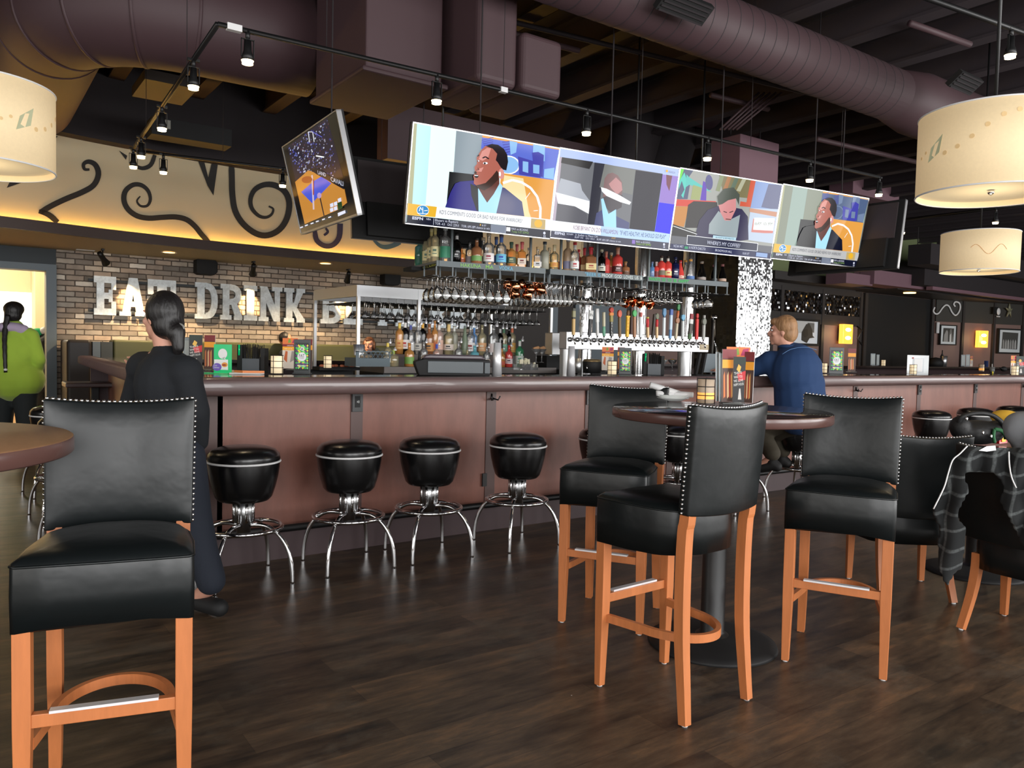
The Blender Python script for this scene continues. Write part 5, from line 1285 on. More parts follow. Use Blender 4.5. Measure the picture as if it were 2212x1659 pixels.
b = MB(); b.text('IOWA CITY, IOWA', CY_, T(-.003, .56, SHZ - .038) @ Matrix.Rotation(R(-90), 4, 'Z') @ Matrix.Rotation(R(90), 4, 'X'), width=.5, size=.038, ext=.0003); b.build('chalk_lettering', shelf)
# rods that hold the shelf to the deck
b = MB()
for px in (979, 1407, 1551): x = su(px); b.tube([(x, .3, 2.7), (x, .3, CZ - .02)], .01, M_black, n=6)
b.build('hanging_rod', shelf)

# steel columns
for k, (px, lab) in enumerate(((1265, 'left polished steel column behind the beer taps'), (1382, 'middle polished steel column behind the beer taps'), (1485, 'right polished steel column behind the beer taps'))):
    p = atY(px, 700, 6.12); t = thing('steel_column', lab, 'column', (p.x, p.y, 0), 0, 'polished steel columns')
    b = MB(); b.lathe([(.068, .6), (.068, 2.9)], M_chromec if 'M_chromec' in globals() else mat('polished_steel', (.8, .8, .81, 1), .16, metal=1), 40); b.build('tube', t)
    b = MB(); b.lathe([(.068, 1.9), (.074, 1.905), (.074, 1.945), (.068, 1.95)], M_steel, 40); b.build('collar', t)
# ------------------------------------------------------------------ steel glass rack
ZR = 1.86; YR0, YR1 = 7.3, 8.45
xa = atY(771, 640, YR0).x; xm = atY(906, 640, YR0).x; xb = atY(1195, 650, YR0).x
rk = thing('glass_rack', 'brushed steel glass rack with posts standing behind the bar, full of martini glasses', 'rack', (0, 0, 0))
b = MB(); b.bx(xa, xb, YR0, YR0 + .03, ZR - .1, ZR, M_sb); b.bx(xa, xb, YR1 - .03, YR1, ZR - .1, ZR, M_sb); b.bx(xa, xa + .03, YR0 + .03, YR1 - .03, ZR - .1, ZR, M_sb); b.bx(xb - .03, xb, YR0 + .03, YR1 - .03, ZR - .1, ZR, M_sb); b.bx(xa, xb, YR0, YR1, ZR, ZR + .012, M_sb)
b.build('top_shelf', rk)
for x, y in ((xa + .02, YR0), (xm, YR0), (xb - .02, YR0), (xa + .02, YR1), (xb - .1, YR1)):
    b = MB(); b.bx(x - .016, x + .016, y - .006, y + .026, .4, ZR - .0, M_sb); b.build('post', rk)
b = MB()
k = 26
for i in range(k):
    x = xa + .1 + (xb - xa - .2) * i / (k - 1)
    b.tube([(x, YR0 + .05, ZR - .1), (x, YR0 + .05, ZR - .145)], .004, M_sb, n=6); b.tube([(x - .03, YR0 + .04, ZR - .147), (x - .03, YR1 - .05, ZR - .147)], .004, M_black, n=6); b.tube([(x + .03, YR0 + .04, ZR - .147), (x + .03, YR1 - .05, ZR - .147)], .004, M_black, n=6)
b.build('glass_hanger', rk)

# ------------------------------------------------------------------ hanging glassware
def glass_proto(name, prof, label, cat, group, m=None, n=20):
    b = MB(); b.lathe(prof, m or M_glass, n); o = b.build(name); tag(o, label, cat, group); return o
# profiles hang foot up: z 0 is the foot disc at the top
foot = [(0, 0), (.034, 0), (.034, -.003), (.006, -.008), (.0045, -.02)]
def ggroup(name, prof, lab, group, spots, m=None, n=20):
    P0 = glass_proto(name, prof, lab, 'glass', group, m, n)
    for i, s_ in enumerate(spots):
        o = P0 if i == 0 else copy_tree(P0)
        o.location = s_; 
    return P0
mart = foot + [(.0045, -.085), (.012, -.1), (.034, -.13), (.058, -.163), (.057, -.163), (.03, -.128), (0, -.1)]
sp = []
for r_ in range(3):
    for i in range(24):
        x = xa + .14 + (xb - xa - .28) * i / 23; sp.append((x + random.uniform(-.01, .01), YR0 + .12 + r_ * .16, ZR - .143))
ggroup('martini_glass', mart, 'clear martini glass hanging upside down in the steel rack', 'martini glasses in the steel rack', sp)
wine = foot + [(.0042, -.075), (.012, -.088), (.032, -.115), (.041, -.145), (.041, -.17), (.034, -.205), (.033, -.205), (.04, -.17), (.04, -.145), (.03, -.117), (0, -.092)]
def shelf_pt(px, off, z=SHZ - .118):
    p = onshelf(px, 570, off); return Vector((p.x, p.y, z))
sp = []
for r_, off in enumerate((.1, .28, .46)):
    a = su(948); c = su(1100)
    for i in range(9): u = a + .03 + (c - a) * i / 8 + .02 * r_; q = SH0 + U_ * u + V_ * off; sp.append((q.x, q.y, SHZ - .118))
ggroup('wine_glass', wine, 'stemmed wine glass hanging under the left end of the bottle shelf', 'wine glasses under the left of the shelf', sp)
flute = foot + [(.004, -.08), (.012, -.095), (.022, -.12), (.026, -.155), (.023, -.2), (.022, -.2), (.025, -.155), (.02, -.12), (0, -.1)]
sp = []
for r_, off in enumerate((.06, .17, .28, .39, .5)):
    a = su(1160); c = su(1240)
    for i in range(9): u = a + (c - a) * i / 8; q = SH0 + U_ * u + V_ * off; sp.append((q.x, q.y, SHZ - .12))
ggroup('flute_glass', flute, 'slim flute in the dense block hanging under the middle shelf', 'flutes under the middle of the shelf', sp, n=14)
sp = []
for r_, off in enumerate((.1, .3)):
    a = su(1255); c = su(1358)
    for i in range(7): u = a + (c - a) * i / 6; q = SH0 + U_ * u + V_ * off; sp.append((q.x, q.y, SHZ - .12))
ggroup('cocktail_glass', mart, 'cone shaped cocktail glass hanging under the middle shelf before the columns', 'cocktail glasses under the middle shelf', sp)
coupe = foot + [(.0042, -.05), (.012, -.062), (.04, -.08), (.052, -.105), (.05, -.12), (.049, -.12), (.05, -.105), (.038, -.082), (0, -.066)]
sp = []
for r_, off in enumerate((.08, .24, .4)):
    a = su(1407); c = su(1478)
    for i in range(6): u = a + (c - a) * i / 5; q = SH0 + U_ * u + V_ * off; sp.append((q.x, q.y, SHZ - .12))
ggroup('coupe_glass', coupe, 'wide bowled glass hanging under the right shelf length', 'coupe glasses under the right shelf', sp)
brandy = foot + [(.0045, -.035), (.015, -.045), (.045, -.07), (.056, -.1), (.052, -.135), (.046, -.15), (.045, -.15), (.054, -.1), (.043, -.072), (0, -.048)]
ggroup('brandy_glass', brandy, 'round brandy glass hanging before the black tiled side of the pillar', 'brandy glasses at the right end of the shelf', [tuple(shelf_pt(px, off)) for px, off in ((1508, .2), (1518, .12), (1531, .03))])
M_copper = mat('copper', (.62, .24, .12, 1), .14, metal=1)
cup = [(0, -.085), (.034, -.085), (.044, -.07), (.047, -.04), (.043, 0), (.0415, 0), (.045, -.04), (.042, -.068), (0, -.08)]
def copper(px, dy, off, lab, rx, ry):
    p = onshelf(px, 570, off); b = MB(); b.lathe(cup, M_copper, 28)
    b.tube([(.044, 0, -.02), (.07, 0, -.025), (.074, 0, -.05), (.05, 0, -.068)], .004, M_copper, n=8)
    o = b.build('copper_mug', loc=(p.x, p.y, SHZ - .118 - .1 + dy)); o.rotation_euler = (rx, ry, .3); tag(o, lab, 'mug', 'copper mugs under the shelf')
for i, (px, dy, off) in enumerate(((1098, .03, .1), (1112, .0, .05), (1130, .035, .12), (1146, -.01, .05), (1157, .02, .1), (1172, -.01, .03), (1116, -.05, .12), (1137, -.055, .1))):
    copper(px, dy, off, 'copper mug hanging under the left shelf, %s from the left of its cluster' % ORD[i], PI + .35 * math.sin(i * 2), .3 * math.cos(i * 1.7))
for i, (px, dy, off) in enumerate(((1358, -.05, .08), (1373, -.04, .05), (1389, -.05, .06), (1410, -.06, .03))):
    copper(px, dy, off, 'copper mug hanging by the middle steel column, %s from the left' % ORD[i], PI * .62 + .12 * i, .3)

# ------------------------------------------------------------------ bottles
GL_C = M_glass
def liq(n, r, g, b_, t=.5): return glassmat('liquid_' + n, (r, g, b_), t)
LQ = {'amber': liq('amber', .9, .4, .1, .45), 'brown': liq('brown', .38, .15, .06, .7), 'gold': liq('gold', .95, .78, .5, .25), 'red': liq('red', .75, .06, .05, .7), 'pink': liq('pink', .95, .62, .52, .4),
      'black': pm('glass_black', 10, 9, 9, .08), 'green': liq('green', .06, .38, .16, .6), 'dgreen': liq('dgreen', .04, .16, .1, .75), 'clear': None, 'frost': pm('glass_frost', 150, 150, 135, .35),
      'tan': pm('glass_tan', 190, 160, 130, .3), 'blue': liq('blue', .15, .35, .7, .6), 'navy': pm('glass_navy', 18, 26, 66, .12), 'teal': liq('teal', .2, .6, .7, .6), 'sage': pm('glass_sage', 120, 135, 112, .3)}
BK_ = {}
def col(c):
    k = 'paint_%d_%d_%d' % c; return pm(k, *c, .5)
def bottle(p, h, r, kind, lq, lc, cc, lab, group, neck=None, emblem=None, rz=-.6, spout=False):
    t = thing('bottle', lab, 'bottle', (p[0], p[1], p[2]), rz, group)
    opaque = lq in ('black', 'frost', 'tan', 'navy', 'sage')
    m = GL_C if lq == 'clear' else LQ[lq]
    nr = r * .33
    if kind == 'round': bh = .58 * h; sh = .72 * h
    elif kind == 'tall': bh = .64 * h; sh = .76 * h
    elif kind == 'squat': bh = .55 * h; sh = .68 * h
    elif kind == 'cone': bh = .3 * h; sh = .75 * h
    else: bh = .6 * h; sh = .68 * h
    b = MB()
    if kind == 'square':
        k = r * .92; c_ = r * .25
        ring = [(-k, -k + c_), (-k + c_, -k), (k - c_, -k), (k, -k + c_), (k, k - c_), (k - c_, k), (-k + c_, k), (-k, k - c_)]
        b.slab(ring, 0, bh, m); b.lathe([(k * .9, bh), (k * .75, bh + (sh - bh) * .5), (nr, sh), (nr, h * .93), (nr * 1.15, h * .94), (nr * 1.15, h * .96), (0, h * .96)], m, 16)
    elif kind == 'cone':
        b.lathe([(0, 0), (r * .9, 0), (r, r * .3), (r, bh), (r * .8, bh + (sh - bh) * .4), (nr * 1.2, sh), (nr, h * .93), (0, h * .95)], m, 20)
    else:
        b.lathe([(0, 0), (r * .92, 0), (r, r * .12), (r, bh), (r * .93, bh + (sh - bh) * .35), (r * .6, bh + (sh - bh) * .75), (nr, sh), (nr, h * .93), (nr * 1.15, h * .94), (nr * 1.15, h * .96), (0, h * .96)], m, 20)
    b.build('glass_body', t)
    if False:
        b = MB(); lv = (.72 + random.random() * .26) * bh; k = r * .9
        if kind == 'square': b.bx(-k * .88, k * .88, -k * .88, k * .88, .006, lv, LQ[lq])
        else: b.lathe([(0, .006), (k, .006), (k, lv), (0, lv)], LQ[lq], 16)
        b.build('liquid', t)
    if lc:
        b = MB(); z0, z1 = bh * (.16 + .1 * random.random()), bh * (.52 + .2 * random.random()); ml = col(lc)
        if kind == 'square':
            k = r * .94; b.bx(-k, k, -k - .001, -k, z0, z1, ml); b.bx(-k - .001, -k, -k * .8, k * .8, z0, z1, ml)
        else: b.lathe([(r * 1.012, z0), (r * 1.012, z1)], ml, 20)
        if emblem:
            me_ = col(emblem); yy = -r * 1.03
            b.box((0, yy, z0 + (z1 - z0) * .62), (r * .8, .002, (z1 - z0) * .22), me_); b.box((0, yy, z0 + (z1 - z0) * .3), (r * 1.0, .002, (z1 - z0) * .08), me_)
        b.build('label', t)
    b = MB(); mc = col(cc)
    if neck: b.lathe([(nr * 1.06, sh + (h - sh) * .1), (nr * 1.06, h * .93)], col(neck), 14)
    if spout: b.lathe([(nr * 1.1, h * .93), (nr * 1.1, h * .99), (nr * .5, h * 1.02), (nr * .4, h * 1.1), (0, h * 1.12)], M_nick, 12, Matrix.Rotation(.1, 4, 'Y'))
    else: b.lathe([(nr * 1.15, h * .9), (nr * 1.25, h * .905), (nr * 1.25, h), (0, h)], mc, 14)
    b.build('pour_spout' if spout else 'cap', t)
    return t
C = (235, 232, 225)
UP_B = [
 (905, .52, .25, .036, 'tall', 'dgreen', (40, 92, 70), (30, 30, 30), 'dark green bottle at the far left corner of the shelf', None, None),
 (917, .45, .26, .036, 'tall', 'dgreen', (44, 100, 76), (30, 30, 30), 'dark green bottle just left of the cream labelled bottles', None, None),
 (921, .33, .29, .034, 'tall', 'gold', (226, 214, 160), (215, 205, 150), 'leftmost of three cream labelled bottles with gold necks', (205, 190, 120), (90, 120, 100)),
 (931, .22, .3, .034, 'tall', 'gold', (228, 216, 164), (215, 205, 150), 'middle of three cream labelled bottles with gold necks', (205, 190, 120), (90, 120, 100)),
 (939, .12, .3, .034, 'tall', 'gold', (230, 218, 168), (215, 205, 150), 'rightmost of three cream labelled bottles with gold necks', (205, 190, 120), (90, 120, 100)),
 (950, .3, .27, .034, 'tall', 'clear', (50, 130, 96), (40, 40, 40), 'clear bottle with a green label behind the big teal labelled one', None, None),
 (961, .07, .3, .042, 'tall', 'clear', (52, 138, 104), (190, 200, 200), 'large clear bottle with a teal green lower half at the left of the shelf', None, None),
 (974, .16, .3, .03, 'tall', 'black', None, (20, 20, 20), 'black bottle left of the first shelf upright', None, None),
 (986, .07, .26, .034, 'tall', 'black', (26, 26, 30), (20, 20, 20), 'black bottle with a white tree drawing right of the first upright', (230, 230, 230), (225, 225, 225)),
 (997, .12, .15, .03, 'squat', 'amber', (150, 70, 30), (60, 30, 20), 'small amber bottle right of the tree bottle', None, None),
 (1014, .14, .21, .034, 'round', 'clear', (150, 140, 140), (40, 40, 40), 'greyish clear bottle left of the green labelled whiskey', None, None),
 (1029, .04, .23, .042, 'squat', 'brown', (112, 160, 88), (30, 30, 30), 'brown whiskey flask with a green label on the shelf', None, None),
 (1043, .2, .26, .044, 'round', 'clear', (205, 185, 175), (200, 180, 150), 'round shouldered clear bottle behind the white labelled one', None, None),
 (1055, .05, .28, .044, 'round', 'clear', (238, 232, 232), (210, 190, 160), 'clear bottle with white label and a small dark red square', None, (150, 50, 70)),
 (1071, .16, .27, .036, 'round', 'clear', (60, 90, 170), (90, 90, 120), 'clear bottle with a blue neck, left of its brighter twin', (80, 120, 190), None),
 (1082, .05, .28, .042, 'round', 'clear', (110, 190, 225), (110, 100, 120), 'clear bottle with a sky blue label and blue neck', (80, 120, 200), (60, 80, 180)),
 (1094, .16, .17, .03, 'square', 'amber', (150, 60, 30), (90, 40, 20), 'small amber bottle left of the dark green labelled one', None, None),
 (1104, .05, .22, .038, 'round', 'amber', (64, 84, 66), (60, 90, 70), 'amber bottle with a dark green label on the shelf', (60, 84, 66), (200, 200, 150)),
 (1116, .15, .22, .032, 'square', 'gold', (190, 160, 50), (205, 90, 90), 'gold bottle with a rose stopper, behind its twin', (215, 110, 110), None),
 (1127, .05, .23, .036, 'square', 'amber', (226, 214, 200), (214, 96, 96), 'square amber bottle with a rose stopper at the front', (220, 110, 110), (120, 40, 40)),
 (1142, .1, .19, .028, 'round', 'clear', (70, 66, 66), (180, 180, 180), 'dark slim bottle left of the second upright', None, None),
 (1161, .06, .2, .034, 'square', 'clear', (225, 225, 225), (222, 190, 140), 'clear bottle with small white label and cork, right of the second upright', None, (60, 60, 60)),
 (1176, .05, .25, .038, 'round', 'frost', None, (60, 70, 80), 'tall frosted grey bottle in the middle of the shelf', None, None),
 (1186, .18, .22, .03, 'round', 'clear', (200, 180, 120), (225, 215, 180), 'bottle with a pale stopper behind the frosted one', None, None),
 (1197, .05, .23, .036, 'round', 'gold', (224, 170, 90), (228, 214, 170), 'bottle with an orange gold label and pale neck', (226, 214, 180), (190, 110, 50)),
 (1226, .12, .31, .04, 'round', 'tan', (150, 150, 180), (210, 210, 215), 'tall frosted tan bottle right of the third upright', None, None),
 (1241, .04, .27, .038, 'round', 'clear', (235, 240, 238), (225, 70, 80), 'clear rum bottle with a white label and a red disc', (225, 225, 220), (190, 40, 50)),
 (1250, .2, .23, .03, 'round', 'red', (160, 50, 40), (220, 60, 70), 'bottle with a red cap behind the white labelled rum', None, None),
 (1262, .13, .24, .034, 'square', 'brown', (196, 164, 110), (200, 50, 60), 'brown bottle with red wax top and tan label, behind its twin', (196, 44, 56), None),
 (1276, .04, .24, .046, 'square', 'brown', (236, 220, 160), (205, 46, 60), 'wide brown bourbon bottle with red wax top and cream label', (200, 44, 56), (170, 60, 50)),
 (1288, .2, .23, .032, 'round', 'black', None, (190, 190, 170), 'dark bottle behind the cream labelled bourbon', None, None),
 (1299, .06, .23, .036, 'round', 'black', (222, 222, 205), (200, 196, 170), 'black bottle with a tall white lettered label', None, (70, 70, 70)),
 (1309, .1, .22, .034, 'round', 'red', (200, 70, 66), (190, 130, 110), 'pinkish red bottle between the white label and the liqueur', (200, 110, 90), None),
 (1320, .14, .22, .034, 'round', 'amber', (190, 60, 50), (200, 190, 170), 'amber bottle left of the dark red liqueur', None, None),
 (1334, .05, .26, .044, 'round', 'red', (70, 24, 22), (210, 150, 120), 'wide liqueur bottle with dark shoulder and red glass', (205, 150, 130), (210, 190, 190)),
 (1351, .1, .14, .04, 'squat', 'brown', (96, 60, 36), (150, 110, 60), 'squat brown bottle left of the steel column', None, None),
 (1409, .1, .16, .028, 'round', 'blue', (130, 150, 190), (120, 130, 170), 'pale blue bottle at the left of the right shelf length', None, None),
 (1418, .08, .16, .028, 'round', 'red', (110, 30, 34), (220, 200, 200), 'small dark red bottle on the right shelf length', (210, 190, 190), None),
 (1429, .06, .22, .036, 'tall', 'red', (110, 100, 84), (60, 40, 40), 'red bottle with a grey brown label', (215, 215, 205), None),
 (1443, .05, .22, .035, 'tall', 'red', (226, 218, 150), (50, 40, 40), 'bottle with a white and yellow label beside the navy one', (225, 220, 215), (190, 60, 50)),
 (1459, .06, .22, .036, 'tall', 'navy', (24, 32, 80), (20, 30, 80), 'navy blue bottle with white lettering', None, (225, 230, 240)),
 (1470, .05, .19, .034, 'cone', 'red', (215, 205, 190), (190, 40, 44), 'dark bottle with a diagonal red stripe and white base', (215, 205, 200), (200, 60, 50)),
 (1481, .14, .21, .034, 'cone', 'clear', (190, 170, 150), (232, 168, 80), 'clear bottle with an orange cap, left of its twin', (90, 100, 130), None),
 (1492, .05, .21, .038, 'cone', 'clear', (70, 110, 170), (236, 176, 88), 'clear bottle with an orange cap and blue label', (80, 96, 130), None),
 (1516, .06, .2, .042, 'cone', 'black', (150, 140, 136), (150, 140, 130), 'dark long necked bottle with a coin shaped label', (176, 132, 96), None),
 (1543, .07, .18, .036, 'cone', 'black', (30, 24, 26), (120, 70, 80), 'dark bottle with a pink neck left of the last upright', (190, 100, 110), None),
 (1561, .05, .19, .038, 'cone', 'black', (190, 160, 140), (130, 80, 80), 'dark bottle with pink neck and a round pale label, last on the shelf', (196, 110, 104), None)]
for px, off, h, r, kind, lq, lc, cc, lab, nk, emb in UP_B:
    p = onshelf(px, 570, off + .045); bottle((p.x, p.y, SHZ + .001), h, r * 1.1, kind, lq, lc, cc, lab, 'bottles on the upper shelf', nk, emb)
p = onshelf(1205, 570, .1); b = MB(); b.lathe([(0, 0), (.03, 0), (.036, .08), (.034, .08), (.029, .004)], pm('terracotta_pot', 130, 60, 44, .5), 20); tag(b.build('small_bucket', loc=(p.x, p.y, SHZ + .001)), 'small reddish brown bucket left of the third upright', 'bucket')

# stepped display under the glass rack
Y1, Y2 = 6.95, 7.14
Z1 = atY(884, 792, Y1).z; Z2 = atY(864, 765, Y2).z
M_step = pm('grey_step', 112, 104, 100, .5)
xs0 = atY(820, 790, Y1).x; xs1 = atY(1190, 790, Y1).x
b = MB(); b.bx(xs0, xs1, Y1 - .1, Y1 + .75, Z1 - .06, Z1, M_step); b.bx(xs0 + .15, xs1 - .3, Y2 - .07, Y2 + .3, Z1, Z2, M_step); b.bx(xs0, xs1, Y1 - .08, Y1 + .75, .1, Z1 - .06, M_blackm)
tag(b.build('bottle_display'), 'stepped grey bottle display standing under the steel glass rack', 'display')
LO_B = [
 (862, 2, .27, .036, 'tall', 'amber', (228, 178, 110), 'amber bottle with a yellow neck label, first in the back row', (232, 200, 80), (200, 120, 60)),
 (874, 2, .28, .04, 'tall', 'black', (232, 226, 220), 'black liqueur bottle with a white label in the back row', (235, 230, 225), (190, 60, 60)),
 (886, 2, .26, .034, 'tall', 'clear', (235, 235, 232), 'clear bottle with a blue neck in the back row', (70, 80, 160), None),
 (902, 2, .27, .037, 'tall', 'clear', (200, 196, 186), 'clear bottle with slanting white lines beside the steel post', None, (90, 90, 90)),
 (912, 2, .28, .036, 'tall', 'black', (60, 40, 30), 'dark bottle with a yellow orange neck right of the steel post', (238, 180, 70), None),
 (926, 2, .27, .044, 'squat', 'brown', (224, 160, 92), 'brown rum bottle with an orange label and dark oval', None, (70, 60, 56)),
 (938, 2, .3, .034, 'round', 'amber', (190, 90, 40), 'amber round shouldered bottle behind the pink one', None, None),
 (947, 2, .27, .042, 'tall', 'pink', (232, 190, 170), 'pink peach bottle with a white neck', (236, 232, 228), (235, 230, 230)),
 (968, 2, .28, .048, 'squat', 'gold', (238, 224, 212), 'broad clear bottle with a cream label and black emblem', (235, 200, 130), (30, 30, 30)),
 (980, 2, .26, .034, 'tall', 'frost', (170, 165, 140), 'frosted olive bottle behind the broad cream labelled one', (225, 225, 220), None),
 (1003, 2, .27, .034, 'cone', 'sage', (150, 160, 130), 'pale green long necked bottle in the back row', (120, 130, 130), None),
 (1015, 2, .27, .045, 'round', 'clear', (242, 238, 236), 'clear bottle with a bright white label and red shade', None, (150, 60, 60)),
 (1023, 2, .25, .03, 'tall', 'blue', (150, 170, 190), 'blue necked bottle behind the bright white label', (80, 140, 210), None),
 (1040, 2, .28, .044, 'round', 'gold', (232, 176, 124), 'tall bottle with a peach orange label', None, (240, 220, 190)),
 (1065, 2, .28, .05, 'round', 'clear', (240, 228, 226), 'large clear bottle with a pinkish white label above the shaker', None, None),
 (1079, 2, .26, .034, 'tall', 'black', (60, 56, 50), 'dark bottle between the large clear and the green labelled ones', (190, 190, 190), None),
 (1087, 2, .26, .038, 'tall', 'gold', (150, 214, 190), 'clear bottle with a mint green label', (60, 110, 80), (60, 160, 120)),
 (1098, 2, .27, .028, 'tall', 'black', (40, 36, 34), 'slim black bottle left of the gold labelled one', None, None),
 (1105, 2, .27, .038, 'tall', 'gold', (236, 180, 90), 'clear bottle with a gold label at the right of the back row', (214, 110, 70), (240, 210, 150)),
 (837, 1, .2, .034, 'tall', 'gold', (226, 220, 205), 'clear bottle with yellow neck at the left end of the front row', (235, 205, 90), (80, 60, 50)),
 (849, 1, .14, .048, 'squat', 'gold', None, 'squat round tequila bottle with a green stopper', (150, 170, 70), None),
 (884, 1, .2, .042, 'squat', 'amber', (128, 172, 84), 'glowing orange whiskey flask with a green label', None, None),
 (915, 1, .21, .036, 'round', 'clear', (235, 220, 210), 'clear bottle behind the left end of the condiment tray', None, None),
 (943, 1, .2, .034, 'round', 'pink', (226, 110, 100), 'bottle with a red label and blue band behind the condiment tray', (60, 80, 180), (60, 80, 180)),
 (990, 1, .22, .036, 'round', 'clear', (196, 170, 180), 'clear bottle with a violet picture behind the condiment tray', None, (110, 70, 110)),
 (1009, 1, .15, .03, 'round', 'gold', (240, 160, 60), 'small yellow bottle behind the condiment tray', None, None),
 (1025, 1, .19, .042, 'round', 'teal', (110, 190, 214), 'bottle with a turquoise label behind the condiment tray', None, (240, 245, 250)),
 (1051, 1, .18, .032, 'round', 'clear', (235, 214, 196), 'small clear bottle at the right end of the condiment tray', None, None),
 (1084, 1, .17, .032, 'round', 'amber', (200, 90, 60), 'small amber red bottle right of the steel shaker', None, None),
 (1099, 1, .2, .036, 'round', 'red', (236, 220, 220), 'bottle with red liquid and a dark berry label', None, (60, 30, 60)),
 (1122, 1, .25, .04, 'round', 'green', (214, 226, 214), 'bright green gin bottle with a pale label, last in the front row', (236, 236, 230), (90, 150, 120))]
for px, row, h, r, kind, lq, lc, lab, nk, emb in LO_B:
    yy = Y1 if row == 1 else Y2; p = atY(px, 780, yy); bottle((p.x, yy, (Z1 if row == 1 else Z2) + .001), h * 1.22, r * 1.14, kind, lq, lc, (200, 200, 200), lab, 'bottles on the stepped display', nk, emb, spout=True)

# ------------------------------------------------------------------ beer tower and taps
YT = 6.0
ta = atY(1224, 740, YT); tb = atY(1531, 745, YT); zt = atY(1380, 722, YT).z; zb = atY(1380, 758, YT).z
tw = thing('beer_tower', 'long polished steel beer tower carrying the row of taps', 'beer tower', (0, 0, 0))
b = MB(); b.bx(ta.x, tb.x, YT, YT + .12, zb, zt, M_sb); b.build('tap_box', tw, bevel=.006)
for px in (1233, 1488):
    b = MB(); x = atY(px, 750, YT).x; b.lathe([(.07, .9), (.07, zb)], M_sb, 28, T(x, YT + .06, 0)); b.lathe([(.1, .9), (.1, .93), (.07, .94)], M_sb, 28, T(x, YT + .06, 0)); b.build('support', tw)
b = MB(); b.bx(ta.x - .3, tb.x + .6, YT - .3, YT + .5, .86, .9, M_sb); b.bx(ta.x - .3, tb.x + .6, YT - .28, YT + .5, .1, .86, M_blackm); tag(b.build('drip_counter'), 'low steel counter under the beer tower', 'counter')
TAPX = [1239, 1255, 1273, 1291, 1305, 1321, 1339, 1355, 1371, 1384, 1400, 1410, 1419, 1434, 1448, 1460, 1475, 1490, 1505, 1520]
zf = atY(1380, 738, YT).z
def c3(*a): return col(a)
TAPS = [ # height, list of (z0,z1,w,shape,color)
 ('brown and gold tap handle', [(0, .6, .028, 'b', (206, 170, 110)), (.6, .66, .036, 'b', (50, 46, 40)), (.66, .9, .034, 'b', (150, 146, 110)), (.9, 1.0, .034, 'b', (90, 90, 80))], .24),
 ('pale grey twisted lettering tap handle', [(0, .3, .03, 'r', (170, 170, 165)), (.3, 1, .026, 'z', (160, 160, 158))], .26),
 ('black tap handle with a white block lettered IPA', [(0, .65, .03, 'b', (40, 40, 42)), (.65, 1, .05, 'b', (225, 225, 222))], .23),
 ('white tap handle with a small red leaf', [(0, .5, .024, 'b', (228, 228, 226)), (.5, 1, .034, 'b', (230, 230, 228))], .25),
 ('upright cream tap handle with green base', [(0, .4, .036, 'r', (110, 170, 140)), (.4, 1, .026, 'b', (196, 188, 160))], .22),
 ('black tap handle with orange ball top', [(0, .5, .032, 'b', (26, 26, 28)), (.5, .72, .034, 'b', (150, 136, 70)), (.72, .82, .05, 'b', (232, 140, 60)), (.82, 1, .042, 'o', (220, 74, 50))], .27),
 ('wooden tap handle with an orange disc', [(0, .72, .026, 'b', (120, 92, 56)), (.72, 1, .04, 'o', (224, 100, 70))], .25),
 ('yellow tap handle lettered SOCK', [(0, .75, .034, 'b', (240, 190, 50)), (.75, .8, .05, 'b', (240, 190, 50)), (.8, 1, .036, 'r', (120, 84, 50))], .25),
 ('wooden tap handle with a green disc', [(0, .75, .028, 'b', (176, 128, 96)), (.75, 1, .044, 'o', (90, 190, 110))], .26),
 ('white fluttering tap handle with a red top', [(0, .82, .032, 'b', (232, 236, 238)), (.82, 1, .03, 'b', (190, 90, 80))], .24),
 ('red and cream tap handle, left of its twin', [(0, .5, .024, 'b', (236, 200, 150)), (.5, .92, .036, 'r', (206, 44, 48)), (.92, 1, .02, 'o', (220, 200, 90))], .2),
 ('dark brown tall tap handle', [(0, 1, .028, 'b', (50, 36, 26))], .23),
 ('red and cream tap handle under a grey oval', [(0, .45, .024, 'b', (236, 200, 150)), (.45, .75, .036, 'r', (206, 44, 48)), (.75, 1, .036, 'o', (120, 124, 100))], .24),
 ('white tap handle with a blue shield', [(0, .7, .03, 'b', (224, 232, 236)), (.7, 1, .05, 's', (100, 150, 190))], .29),
 ('blue and white tall tap handle', [(0, .3, .026, 'b', (120, 170, 220)), (.3, .8, .034, 'b', (196, 216, 232)), (.8, 1, .04, 'b', (80, 110, 180))], .29),
 ('pineapple tap handle with a ring', [(0, .45, .028, 'b', (204, 190, 164)), (.45, .62, .046, 'o', (170, 120, 90)), (.62, .82, .034, 'r', (206, 110, 60)), (.82, 1, .04, 's', (60, 140, 80))], .34),
 ('white tap handle with a blue fan top', [(0, .75, .028, 'b', (226, 230, 230)), (.75, 1, .056, 's', (120, 180, 214))], .24),
 ('dark tap handle with red cap', [(0, .2, .04, 'b', (70, 110, 60)), (.2, .6, .044, 'b', (70, 66, 58)), (.6, .78, .05, 'b', (222, 222, 218)), (.78, 1, .044, 'b', (150, 44, 54))], .26),
 ('bright red pointed tap handle', [(0, .8, .036, 'b', (214, 48, 44)), (.8, 1, .036, 's', (200, 40, 40))], .26),
 ('silver tap handle with a round medallion', [(0, .6, .032, 'b', (176, 178, 172)), (.6, .88, .05, 'o', (120, 124, 112)), (.88, 1, .02, 'b', (190, 190, 184))], .25)]
